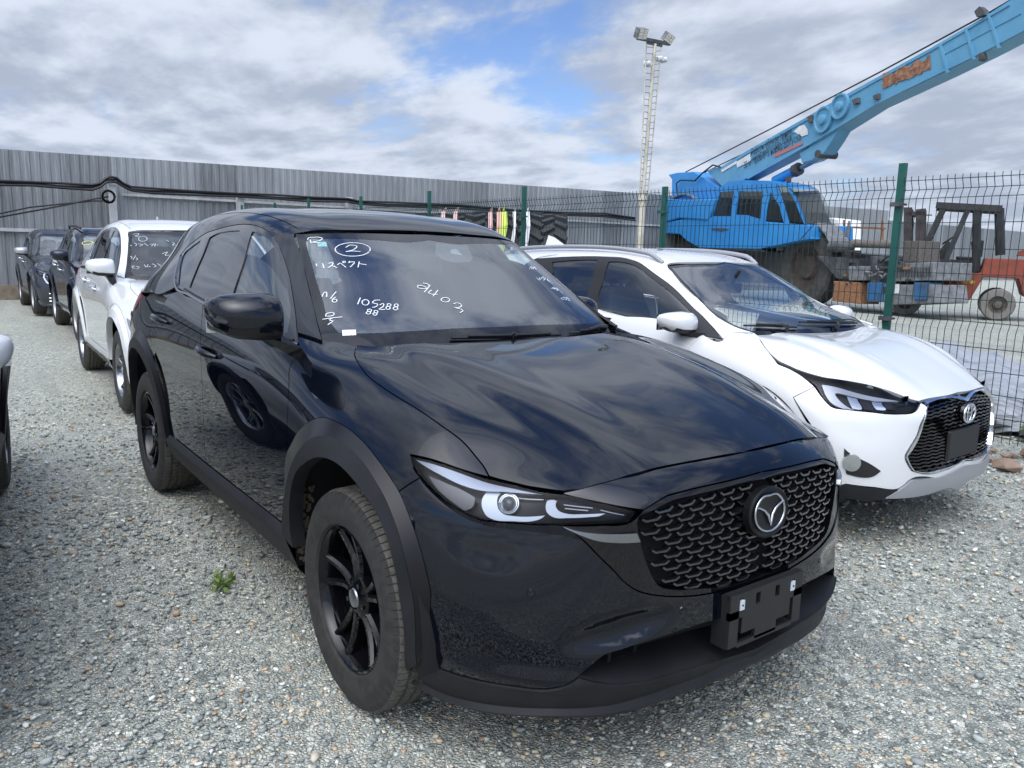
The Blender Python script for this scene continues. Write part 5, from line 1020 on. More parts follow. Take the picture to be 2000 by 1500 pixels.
    sl.build('intake_slats', M_BLACK, car)
    panel_low = [(1101, 965), (1170, 981), (1215, 990), (1257, 996)]; grille_top = [(1257, 996), (1281, 981), (1305, 967)]; grille_top2 = [(1305, 967), (1355, 954), (1400, 944), (1450, 932), ('f', 0, .842)]
    shut1 = [(1101, 962), (1130, 956), (1160, 948), (1205, 936), (1249, 923)]; shut2 = [(1249, 923), (1310, 911), (1380, 898), (1430, 889), ('t', .783, 0)]
    patch('nose_panel', W_, [shut1, shut2, [None, ('f', 0, .842)], grille_top2[::-1], grille_top[::-1], [None]+panel_low[::-1][1:]], P_BLK, car, mode='center')
    hood_side2 = hood_side[:-1]+[(955, 930)]
    patch('bonnet', H_, [hood_side2, [None, (1000, 942), (1040, 951), (1085, 957), (1101, 959)], [None]+shut1[1:], [None, (1310, 908), (1380, 895), (1430, 886), ('t', .776, 0)], [('t', .776, 0), ('t', .3, 0), ('t', -.405, 0)], [None, (950, 666), (868, 670), (772, 674), (697, 674)]], P_BLK, car, mode='center', depth=.02)
    # grille frame, honeycomb bars, backing
    mesh_out = [(1247, 1022), (1250, 1045), (1260, 1085), (1269, 1110), (1279, 1132), (1292, 1147), (1318, 1152), (1375, 1150), (1403, 1148), (1455, 1137), fc(.541)]
    mesh_in = [(1247, 1022), (1252, 1008), (1270, 1001), (1310, 980), (1360, 967), (1405, 956), (1450, 944), ('f', 0, .822)]
    patch('grille_frame', W_, [frame_out, [None, fc(.541)], mesh_out[::-1], mesh_in, [None, ('f', 0, .842)], grille_top2[::-1], grille_top[::-1], [None, (1230, 1022), (1170, 1027), (1098, 1027)]], M_GLOSSB, car, mode='center', off=-.004, depth=.04)
    patch('grille_backing', W_, [mesh_out, [None, ('f', 0, .822)], mesh_in[::-1]], M_VOID, car, mode='center', off=-.055, depth=0, inset=-.006)
    gb = MB(); MO = W_.outline([mesh_out, [None, ('f', 0, .822)], mesh_in[::-1]]); vt = W_.tv; uc = W_.pt(('f', 0, .7))[0]
    def bar3(q0, q1, wv, o0, dpt):
        V, N = W_.ev(np.array([q0, q1])); a = V+N*o0; d = a[1]-a[0]; d /= np.linalg.norm(d); n_ = N.mean(0); s_ = np.cross(n_, d)
        for sg in (1, -1):
            m_ = np.array([1, sg, 1]); gb.obox((a.mean(0)-n_*dpt/2)*m_, d*m_, s_*m_, n_*m_, np.linalg.norm(a[1]-a[0])/2+.002, wv/2, dpt/2)
    vlo, vhi = MO[:, 1].min(), MO[:, 1].max(); row = 0; v = vlo+.006
    while v < vhi:
        hp = .0385; u = uc-(hp if row % 2 else 0)
        while u > MO[:, 0].min():
            c = np.array([[u, v], [u-.017, v], [u+.017, v], [u-.027, v+.0085], [u+.027, v+.0085]])
            if inpoly(c, MO)[[0]].all() and inpoly(c[3:], MO).all():
                bar3(c[1], c[2], .0055, -.010, .024); bar3(c[1], c[3], .0055, -.010, .022); bar3(c[2], c[4], .0055, -.010, .022)
            u -= hp*2
        v += .0225; row += 1
    gb.build('grille_mesh', M_GRILLE, car)
    g2 = MB(); 
    patch('grille_wing', W_, [[(1098, 1027), (1125, 1036), (1160, 1041), (1200, 1042), (1242, 1040)], [None, (1249, 1057)], [None, (1210, 1059), (1165, 1055), (1130, 1043), (1098, 1028)]], M_DCHROME, car, off=.008, depth=.014, inset=0)
    # emblem: winged V in an oval, on a dark disc
    ec, en = W_.ev(W_.pt(('f', 0, .730))); ec = ec[0]+np.array([.004, 0, 0]); e1 = np.array([0, 1., 0]); e3 = np.array([.995, 0, .10]); e3 /= np.linalg.norm(e3); e2 = np.cross(e3, e1)
    if e2[2] < 0: e2 = -e2
    def ep(a, b, c=0): return ec+a*e1+b*e2+c*e3
    RX, RZ = .082, .066
    em = MB(); n_ = 48
    ring = lambda k, c: [ep(RX*k*math.cos(2*math.pi*i/n_)*(1+.0*math.sin(2*math.pi*i/n_)), RZ*k*math.sin(2*math.pi*i/n_), c) for i in range(n_)]
    rr = [ring(1.12, -.012), ring(1.12, .010), ring(1.05, .014), ring(.97, .010)]; em.add([p for q in rr for p in q]+[ep(0, 0, .010)], [(r*n_+i, r*n_+(i+1) % n_, (r+1)*n_+(i+1) % n_, (r+1)*n_+i) for r in range(3) for i in range(n_)]+[(3*n_+i, 3*n_+(i+1) % n_, 4*n_) for i in range(n_)])
    emb = em.build('emblem', mat('emblem disc', (.006, .006, .007), .38, spec=.3), car, smooth=40)
    eb = MB(); pts = []
    for i in range(n_+1):
        a = 2*math.pi*i/n_; x_ = .068*math.cos(a); z_ = .054*math.sin(a)
        if z_ > 0: z_ *= 1-.10*max(0, 1-abs(x_)/.03)
        pts.append(ep(x_, z_, .013))
    eb.tube(pts, .0038, 8, cap=False)
    wing = [(-.064, .024), (-.045, .018), (-.025, .008), (-.010, -.008), (0, -.034), (.010, -.008), (.025, .008), (.045, .018), (.064, .024)]
    eb.tube([ep(a, b, .014) for a, b in wing], [.003, .0035, .004, .0045, .0055, .0045, .004, .0035, .003], 8)
    eb.build('emblem_ring', mat('satin chrome', (.5, .52, .55), .14, metal=1), emb, smooth=50)
    # headlamps
    lamp_top = [(801, 890), (850, 901), (900, 917), (957, 936), (1000, 946), (1050, 959), (1101, 966), (1170, 981), (1215, 991), (1243, 998)]
    lamp_out = [lamp_top, [None, (1237, 1010), (1228, 1022)], [None, (1165, 1025), (1098, 1026)], lamp_low[::-1], [None, (808, 912), (801, 890)]]
    lens = patch('headlight', W_, lamp_out, M_LENS, car, off=.001, depth=0)
    lens_i = patch('lamp_housing', W_, lamp_out, M_LAMPB, lens[0], off=-.045, depth=-.043, mode='right', inset=.003)
    lens_j = patch('lamp_housing', W_, lamp_out, M_LAMPB, None, off=-.045, depth=-.043, inset=.003); bpy.data.objects.remove(lens_j[0]); lens_j[1].parent = lens[1]
    def lamp_part(nm, outl, m_, o, d):
        r_ = patch(nm, W_, outl, m_, lens[0], off=o, depth=d, inset=0, step=.03, bstep=.006); r_[1].parent = lens[1]
    lamp_part('light_guide', [[(948, 955), (940, 966), (937, 980), (940, 995), (948, 1008), (962, 1015), (1000, 1018), (1040, 1018), (1056, 1013), (1063, 1007)], [None, (1050, 1008), (1000, 1007), (982, 1003), (972, 994), (968, 980), (969, 966), (976, 956)], [None, (962, 953), (948, 955)]], M_WPLAST, -.020, .015)
    lamp_part('light_guide', [[(1067, 976), (1064, 988), (1068, 1002), (1080, 1011), (1110, 1013), (1150, 1011), (1173, 1008), (1184, 1002)], [None, (1170, 1003), (1140, 1005), (1105, 1004), (1090, 998), (1084, 988), (1086, 977)], [None, (1078, 974), (1067, 976)]], M_WPLAST, -.020, .015)
    lamp_part('upper_trim', [[(806, 893), (850, 905), (900, 921), (957, 940), (1010, 952), (1060, 963)], [None, (1020, 960), (985, 957), (940, 955), (905, 946), (865, 928), (820, 903), (806, 893)]], M_TRIM, -.010, .012)
    lamp_part('side_lamp', [[(832, 925), (870, 940), (905, 955), (925, 968)], [None, (917, 990), (903, 996)], [None, (875, 975), (848, 950), (832, 925)]], mat('clear indicator', (.04, .04, .045), .15, coat=.5), -.018, .01)
    for a_, b_ in (((1100, 984), (1160, 988)), ((1102, 992), (1150, 995)), ((1176, 992), (1225, 1004)), ((862, 945), (905, 962)), ((868, 953), (905, 970)), ((1005, 962), (1058, 970))):
        lamp_part('lamp_blade', [[a_, b_], [None, (b_[0], b_[1]+2.5)], [None, (a_[0], a_[1]+2.5)]], M_SILV, -.030, .01)
    for k, L_ in enumerate(lens):
        q, nn = W_.ev(W_.pt((991, 980))); c = (q[0]-nn[0]*.026)*np.array([1, 1 if k == 0 else -1, 1]); nv = nn[0]*np.array([1, 1 if k == 0 else -1, 1])
        sp = MB(); ux = np.cross(nv, [0, 0, 1]); ux /= np.linalg.norm(ux); uy = np.cross(ux, nv)
        rows_ = [(.0005, .016), (.010, .014), (.018, .007), (.021, 0), (.024, .002), (.024, -.02)]; V = [c+nv*h_+ux*r_*math.cos(t_)+uy*r_*math.sin(t_) for r_, h_ in rows_ for t_ in np.linspace(0, 2*math.pi, 25)[:-1]]
        sp.add(V, [(r_*24+i, r_*24+(i+1) % 24, (r_+1)*24+(i+1) % 24, (r_+1)*24+i) for r_ in range(5) for i in range(24)]); [(lambda t_: t_.build('projector_ring', M_REFL, L_, smooth=50))((lambda t_: t_.tube([c+nv*.006+ux*rr_*math.cos(a_)+uy*rr_*math.sin(a_) for a_ in np.linspace(0, 2*math.pi, 25)], .0022, 6, cap=False))(MB())) for rr_ in (.026, .021)]
        sp.build('projector', mat('projector glass', (.05, .055, .06), .03, coat=1, metal=.3), L_, smooth=50)
    loft('lamp_ledge', W_, [[(808, 912), (822, 932), (861, 971), (900, 999), (942, 1017), (990, 1022), (1050, 1026), (1098, 1028), (1134, 1052)], [(806, 914), (820, 936), (859, 977), (898, 1006), (942, 1025), (990, 1033), (1050, 1040), (1098, 1046), (1134, 1056)]], [.006, .001], P_BLK, car, n=60)
    # wheel-arch cladding: three traced curves, the last one returns inboard
    arc_a = arch_out0+arch_out[1:]+arch_out2[1:]
    arc_b = [(562, 1044), (562, 1010), (566, 970), (576, 920), (595, 880), (627, 855), (666, 861), (704, 890), (739, 935), (765, 980), (784, 1028), (803, 1098), (816, 1159), (822, 1230), (824, 1290)]
    arc_c = [(585, 1066), (579, 1030), (579, 970), (589, 925), (608, 903), (634, 893), (666, 903), (698, 932), (726, 967), (752, 1008), (771, 1056), (783, 1104), (794, 1170), (802, 1240), (805, 1300)]
    loft('wheel_arch_lip', W_, [arc_a, arc_b], [.001, .019], M_ARCHB, car, n=90)
    loft('wheel_arch_trim', W_, [arc_b, arc_b, arc_c], [.019, .022, .024], M_CLAD, car, n=90, inw=.05)
    r_a = [('s', -2.19, .435)]+arc_pts(-2.70, .37, .505, .580, 8, 172, 22)+[('s', -3.18, .40)]
    r_b = [('s', -2.215, .40)]+arc_pts(-2.70, .37, .478, .530, 8, 172, 22)+[('s', -3.155, .38)]
    r_c = [('s', -2.26, .36)]+arc_pts(-2.70, .37, .435, .475, 2, 178, 22)+[('s', -3.12, .36)]
    loft('wheel_arch_lip', W_, [r_a, r_b], [.001, .019], M_ARCHB, car, n=90)
    loft('wheel_arch_trim', W_, [r_b, r_b, r_c], [.019, .022, .024], M_CLAD, car, n=90, inw=.05)
    loft('sill_trim', W_, [[('s', -2.20, .436), ('s', -1.5, .428), ('s', -.46, .442)], [('s', -2.20, .415), ('s', -1.5, .407), ('s', -.45, .418)], [('s', -2.20, .408), ('s', -1.5, .400), ('s', -.45, .410)], [('s', -2.24, .33), ('s', -1.5, .315), ('s', -.40, .318)], [('rc', .2, 6.2), ('rc', .2, 8), ('rc', .2, 11.1)]], [.003, .022, .026, .020, .004], M_CLAD, car, n=60, inw=.12)
    # inner wheel housings and floor
    for cx in (0, -2.70):
        for sg in (-1, 1):
            wl = MB(); n_ = 20; V = []
            for y_ in (.89, .62):
                for i in range(n_+1): a = math.radians(-8+196*i/n_); V.append((cx+.455*math.cos(a), sg*y_, .37+.49*math.sin(a)))
            for i in range(n_+1): a = math.radians(-8+196*i/n_); V.append((cx+.1*math.cos(a), sg*.62, .37+.1*math.sin(a)))
            wl.add(V, [(r_*(n_+1)+i, r_*(n_+1)+i+1, (r_+1)*(n_+1)+i+1, (r_+1)*(n_+1)+i) for r_ in (0, 1) for i in range(n_)]); wl.build('wheel_housing', M_VOID, car, smooth=40)
    mud = MB(); random.seed(3)
    for i in range(70):
        a = math.radians(random.uniform(150, 186)); y_ = -.885+random.uniform(0, .05); r_ = .451; c = np.array([r_*math.cos(a), y_, .37+.485*math.sin(a)]); s_ = random.uniform(.003, .009)
        mud.obox(c, (math.cos(a), 0, math.sin(a)), (0, 1, 0), (-math.sin(a), 0, math.cos(a)), .003, s_*.7, s_)
    mud.build('dried_mud', M_MUD, car)
    fl = MB(); fl.box((-3.45, -.80, .24), (-3.2, .80, .5)); fl.box((-2.24, -.80, .27), (-.46, .80, .40)); fl.box((-3.3, -.60, .27), (.55, .60, .42)); fl.box((.1, -.5, .45), (.6, .5, .80)); fl.build('underbody', M_VOID, car)
    # body-coloured ring round the side windows, roof
    dlo = [(582, 672), (579, 640), (577, 615), (570, 568), (564, 535), (558, 515), (546, 484), (528, 457), (504, 442), (480, 438), (450, 441), (420, 449), (399, 457), (378, 472), (360, 488), (350, 502), (345, 522), (341, 545), (343, 560)]
    belt = [(343, 560), (368, 573), (402, 592), (440, 610), (480, 628), (530, 651), (582, 672)]
    apil = [(630, 666), (620, 628), (608, 580), (597, 535), (586, 490), (576, 456)]
    patch('side_frame', G_, [apil, [None, ('rc', 6, .15), ('rc', 6, 1.2), ('rc', 6, 3), ('rc', 6, 5), ('rc', 6, 7), ('rc', 6, 9)], [None, ('rc', 1.0, 9)], [None, ('rc', .95, 7), ('rc', .9, 6), (343, 560)], dlo[::-1], [None, (580, 650)], [None, (609, 658), (630, 666)]], P_BLK, car, depth=.01)
    patch('roof', G_, [[('rc', 6, .02), ('rc', 6, 1.2), ('rc', 6, 3), ('rc', 6, 5), ('rc', 6, 7), ('rc', 6, 9)], [None, ('rc', 8, 9)], [None, ('rc', 8, .02)], [None, ('rc', 7, .02), ('rc', 6, .02)]], P_BLK, car, mode='center', inset=.0035)
    patch('belt_seal', G_, [[('rc', .1, .1), ('rc', 1.2, .1), ('rc', 1.2, 7)], [None, ('rc', .1, 7)]], M_DOORT, car, off=-.022, depth=.01, inset=0)
    patch('door_inner_trim', W_, [[('rc', 3, 6), ('rc', 3, 11)], [None, ('rc', 8.6, 11)], [None, ('rc', 8.6, 6)]], M_DOORT, car, off=-.06, depth=.01, inset=0)
    fg = [(559, 650), (564, 628), (567, 607), (564, 580), (560, 555), (555, 535), (543, 496), (528, 472), (512, 458), (492, 452)]
    fgb = [(492, 452), (478, 500), (465, 540), (453, 577)]
    fgl = [fg, fgb, [None, (480, 608), (520, 631), (559, 650)]]
    rg = [[(468, 450), (440, 452), (420, 457), (408, 464)], [None, (398, 490), (385, 520), (369, 561)], [None, (395, 573), (421, 585)], [None, (432, 550), (447, 510), (468, 450)]]
    qg = [[(391, 469), (373, 482), (358, 496), (353, 510), (349, 535), (347, 556)], [None, (357, 562)], [None, (370, 530), (382, 498), (391, 469)]]
    hs = [G_.outline(x) for x in (fgl, rg, qg)]
    patch('window_frame', G_, [dlo, belt], mat('gloss black pillar trim', (.010, .010, .012), .12, coat=.6), car, holes=hs, off=-.002, depth=.006, inset=.001)
    for nm, h_, g_ in (('front_side_window', hs[0], M_SGLASS), ('rear_side_window', hs[1], M_PGLASS), ('quarter_window', hs[2], M_PGLASS)):
        patch(nm, G_, None, g_, car, pre=h_, off=-.007, depth=0, inset=-.004)
    ribbon('belt_trim', G_, [(353, 499), (347, 520), (342, 545), (345, 562), (368, 575), (402, 594), (440, 612), (480, 630), (530, 653), (581, 675)], .013, M_DCHROME, car, off=.006, depth=.008)
    ribbon('window_seal', G_, [(360, 564), (402, 588), (453, 578+32), (520, 641), (573, 664)], .010, M_RUBBER, car, off=.004, depth=.008)
    # windscreen with its black border
    ws_side = [(630, 667), (620, 628), (608, 580), (597, 535), (586, 490), (577, 457)]
    ws_top = [(577, 457), (640, 456), (720, 456), (800, 458), ('f', 0, 1.512)]
    cen = [('f', 0, 1.512), ('f', 0, 1.3), ('f', 0, 1.095)]
    ws_o = W_ and S_.outline([ws_side, ws_top, cen, [None, (900, 668), (780, 675), (690, 676), (630, 669)]])
    gl_i = S_.outline([[(662, 650), (645, 630), (630, 585), (617, 545), (606, 505), (597, 474)], [None, (600, 468), (640, 466), (720, 468), (800, 473), ('f', 0, 1.487)], [None, ('f', 0, 1.3), ('f', 0, 1.137)], [('f', 0, 1.137), (880, 642), (780, 648), (700, 651), (662, 650)]])
    patch('windscreen_border', S_, None, M_GLOSSB, car, mode='center', pre=_ring(S_, ws_side, ws_top, gl_i), inset=0, off=.0, depth=.006)
    ws = patch('windscreen', S_, None, M_WGLASS, car, mode='center', pre=gl_i, inset=0, off=-.0005, depth=0)
    return car
def _ring(s, side, top, gi):
    """half ring between the windscreen edge and the clear glass (both loops end on the centre line)"""
    o = s.path(side); t_ = s.path(top); low = s.path([('f', 0, 1.07), (900, 672), (780, 680), (690, 680), (640, 678), (631, 667)])
    X, _ = s.ev(gi); on = np.abs(X[:, 1]) < 6e-3; k = len(gi)
    st = [i for i in range(k) if on[i] and not on[(i+1) % k]][0]; q = [gi[(st+i) % k] for i in range(k)]
    n = [i for i in range(1, k) if on[(st+i) % k]][0]; q = np.array(q[:n+1])
    Z = s.ev(q[[0, -1]])[0][:, 2]
    if Z[0] < Z[1]: q = q[::-1]
    return np.vstack([low[:-1], o[:-1], t_[:-1], t_[-1:], q])
REC_ON[0] = True; black_car = build_black_car(); REC_ON[0] = False
def door_handles(car, s, hs, m_bar, m_cup, mode='both'):
    for (a, b) in hs:
        qa, qb = s.pt(a), s.pt(b); t = np.linspace(0, 1, 9)[:, None]; V, N = s.ev(qa+(qb-qa)*t); o = np.array([.002, .022, .034, .038, .040, .038, .034, .022, .002])[:, None]; C = V+N*o
        c = qa+(qb-qa)*.55; a_ = np.linspace(0, 2*math.pi, 21)[:-1]; cup = np.stack([c[0]+.055*np.cos(a_), c[1]+.030*np.sin(a_)], 1)
        for sg in (-1, 1):
            m_ = np.array([1, -sg, 1]); h = MB(); h.tube([p*m_ for p in C], [.008, .013, .015, .0155, .016, .0155, .015, .013, .008], 10); h.build('door_handle', m_bar, car, smooth=60)
        patch('handle_recess', s, None, m_cup, car, pre=cup, off=.0015, depth=0, inset=0, crown=None)  # flat dark ellipse on the door skin: recess shading painted in, nothing hollowed out
def mirror(car, foot, c_, sx, sy, sz, m_cap, m_low, m_foot, tilt=0, left=None, lfoot=None):
    """door mirrors: housing lofted along its width, foot, glass; c = centre of the right housing"""
    for sg in (-1, 1):
        c = c_ if sg < 0 or left is None else left; foot = foot if sg < 0 or lfoot is None else lfoot
        prof = []; n_ = 24
        for (t, kx, kz, dx, dz) in ((0, .62, .72, -.012, -.004), (.025, .86, .90, -.006, -.004), (.10, 1, .99, 0, 0), (.35, 1, 1, 0, .002), (.62, .96, .94, -.008, .002), (.80, .86, .80, -.02, .006), (.92, .66, .58, -.035, .012), (.98, .40, .34, -.05, .016), (1, .15, .12, -.055, .018)):
            y = c[1]+sy*(.5-t)       # from inboard to outboard
            row = []
            for i in range(n_):
                a = 2*math.pi*i/n_; ca, sa = math.cos(a), math.sin(a)
                x_ = sx*.5*kx*(abs(ca)**.62)*(1 if ca > 0 else -.75); z_ = sz*.5*kz*(abs(sa)**.75)*(1 if sa > 0 else -1)*(1-.22*(ca if (ca > 0 and sa > 0) else 0))
                row.append((c[0]+x_+dx, -sg*y*-1 if False else (y if sg < 0 else -y), c[2]+z_+dz+tilt*(.5-t)*sy))
            prof.append(row)
        b = MB(); m = len(prof); V = [p for r in prof for p in r]
        up = [(r*n_+i, r*n_+(i+1) % n_, (r+1)*n_+(i+1) % n_, (r+1)*n_+i) for r in range(m-1) for i in range(n_)]
        b.add(V, up+[tuple(range(n_)), tuple((m-1)*n_+i for i in range(n_))])
        for k, f in enumerate(b.f):
            z_ = np.mean([b.v[i][2] for i in f]); b.mi[k] = 1 if z_ < c[2]-sz*.26 else 0
        h = b.build('door_mirror', [m_cap, m_low], car, smooth=50)
        g = MB(); g.box((c[0]-sx*.5*.72-.003, -.5, -.5), (c[0]-sx*.5*.72, .5, .5)) if False else None
        yi, yo = c[1]+sy*.44, c[1]-sy*.44
        if sg > 0: yi, yo = -yi, -yo
        gl = MB(); gl.prism([(min(yi, yo), -sz*.36), (max(yi, yo), -sz*.36), (max(yi, yo), sz*.36), (min(yi, yo), sz*.36)], (c[0]-sx*.40, 0, c[2]), (0, 1, 0), (0, 0, 1), (-1, 0, 0), .012); gl.build('mirror_glass', M_REFL, h)
        f = MB(); fp = np.array(foot); m_ = np.array([1, -sg, 1]); f0 = np.array((c[0]-.01, c[1]+sy*.36, c[2]-sz*.44))
        f.hull([p*m_ for p in ([fp+np.array(q) for q in ((-.07, 0, -.035), (.05, 0, -.035), (.06, 0, .02), (-.05, 0, .035), (-.07, .04, -.03), (.05, .04, -.03))]+[f0+np.array(q) for q in ((-.045, .02, .02), (.04, .02, .02), (.045, -.05, .01), (-.045, -.05, .01), (-.03, .0, -.012), (.03, 0, -.012))])]); f.build('mirror_foot', m_foot, h, smooth=30)
def seat(parent, x, y, w=.50, z=.42, h=.62, rear=False, m=None):
    m = m or M_SEAT; b = MB()
    b.box((x-.10, y-w/2, z), (x+.42, y+w/2, z+.22), bev=.06)
    c = np.array((x-.16, y, z+.18+h/2)); u = np.array((-.26, 0, .965)); v = np.array((0, 1, 0)); wv = np.cross(u, v)
    pts = [c+u*a*h/2+v*bb*w/2*(1 if a < .9 else .8)*(1-.1*(a > .3))+wv*d*.065 for a in (-1, .3, .9, 1) for bb in (-1, -.85, .85, 1) for d in (-1, 1) if not (abs(bb) == 1 and d == -1)]
    b.hull(pts); hd = c+u*(h/2+.13)
    o = b.build('rear_seat' if rear else 'front_seat', m, parent, smooth=40, bevel=.02)
    for yy in ((-.45, 0, .45) if rear else (0,)):
        k = MB(); q = hd+np.array((0, yy, 0)); k.hull([q+u*a*.09*(1 if abs(bb) < 1 else .7)+v*bb*.13*(1 if abs(a) < 1 else .8)+wv*d*.045 for a in (-1, -.6, .6, 1) for bb in (-1, -.7, .7, 1) for d in (-1, 1)]); k.tube([q-u*.08+v*.06, q-u*.20+v*.06], .007); k.tube([q-u*.08-v*.06, q-u*.20-v*.06], .007)
        k.build('headrest', m, o, smooth=50)
def interior(car, x_dash=-.62, w=.72, zd=.985, rhd=-1, seats=((-1.62, .36), (-1.62, -.36)), rear_x=-2.45, zroof=1.50, roof=(-3.0, -1.25), roof_w=.50, m=None):
    d = MB(); d.hull([(x_dash+.28, s_*w*.86, zd-.02) for s_ in (-1, 1)]+[(x_dash+.28, s_*w*.86, zd-.25) for s_ in (-1, 1)]+[(x_dash-.20, s_*w, zd-.01) for s_ in (-1, 1)]+[(x_dash-.30, s_*w, zd-.09) for s_ in (-1, 1)]+[(x_dash-.18, s_*w, zd-.45) for s_ in (-1, 1)]+[(x_dash-.05, s_*w*.9, zd+.012) for s_ in (-1, 1)])
    dash = d.build('dashboard', M_BLACK, car, smooth=30, bevel=.02)
    sc = MB(); sc.hull([(x_dash-.20, -.13, zd), (x_dash-.20, .13, zd), (x_dash-.19, .13, zd+.11), (x_dash-.19, -.13, zd+.11), (x_dash-.15, -.11, zd), (x_dash-.15, .11, zd), (x_dash-.17, .11, zd+.10), (x_dash-.17, -.11, zd+.10)]); sc.build('screen', M_GLOSSB, dash)
    st = MB(); c = np.array((x_dash-.42, rhd*.36, zd-.075)); ax = np.array((-.90, 0, .43)); e1 = np.array((0, 1., 0)); e2 = np.cross(ax, e1)
    st.tube([c+.185*(math.cos(a)*e1+math.sin(a)*e2) for a in np.linspace(0, 2*math.pi, 33)], .015, 8, cap=False)
    st.hull([c+.05*(math.cos(a)*e1+math.sin(a)*e2)+ax*k for a in np.linspace(0, 2*math.pi, 13)[:-1] for k in (-.03, .02)])
    for a in (0, math.pi, -math.pi/2): st.bar(c, c+.18*(math.cos(a)*e1+math.sin(a)*e2), .035, .018, up=ax)
    st.tube([c, c-ax*.3], .03); st.build('steering_wheel', M_BLACK, car, smooth=50)
    for (x, y) in seats: seat(car, x, y, m=m)
    seat(car, rear_x, 0, w=1.25, h=.58, rear=True, m=m)
    f = MB(); f.box((roof[0], -roof_w, zroof), (roof[1], roof_w, zroof+.012)); f.box((-2.95, -.80, .45), (-2.90, .80, 1.05)); f.build('headliner', M_HEADL, car)
    r = MB(); r.hull([(x_dash-.52, -.12, zroof-.16), (x_dash-.52, .12, zroof-.16), (x_dash-.52, .12, zroof-.08), (x_dash-.52, -.12, zroof-.08), (x_dash-.48, -.09, zroof-.15), (x_dash-.48, .09, zroof-.15), (x_dash-.48, .09, zroof-.09), (x_dash-.48, -.09, zroof-.09)]); r.tube([(x_dash-.50, 0, zroof-.1), (x_dash-.44, 0, zroof)], .012); r.build('rear_view_mirror', M_BLACK, car)
def wiper(car, s, piv, a, b, m=M_BLACK, off=.012, mir=False):
    pv, n0 = s.ev(s.pt(piv)); C = s.path([a, b], .03); V, N = s.ev(C); B = V+N*off; w = MB()
    w.tube([p for p in B], .0065, 6); w.tube([p+n*.010 for p, n in zip(B[2:-2], N[2:-2])], .006, 6)
    k = len(B)//2; w.tube([pv[0]+n0[0]*.005, pv[0]+n0[0]*.03, (pv[0]+B[k])/2+N[k]*.03, B[k]+N[k]*.012], [.014, .012, .009, .007], 8); w.build('wiper', m, car, smooth=50)
def strokes(name, s, ss, w, m, parent, off=.0012, f=lambda p: p):
    """hand-drawn marks: every stroke a narrow raised ribbon on the glass"""
    b = MB()
    for st in ss:
        Q = spl([s.pt(f(p)) for p in st], .006); V, N = s.ev(Q); V = V+N*off; t = np.gradient(V, axis=0); sd_ = np.cross(N, t); sd_ /= np.linalg.norm(sd_, axis=1)[:, None]+1e-9
        L_ = V+sd_*w/2; R_ = V-sd_*w/2; n = len(V); b.add(list(L_)+list(R_), [(i, i+1, n+i+1, n+i) for i in range(n-1)])
    me = bpy.data.meshes.new(name); me.from_pydata(b.v, [], b.f); return link(name, me, m, parent)
def ell(cx, cy, rx, ry, n=14, a0=0, a1=360): return [(cx+rx*math.cos(math.radians(a0+(a1-a0)*i/n)), cy+ry*math.sin(math.radians(a0+(a1-a0)*i/n))) for i in range(n+1)]
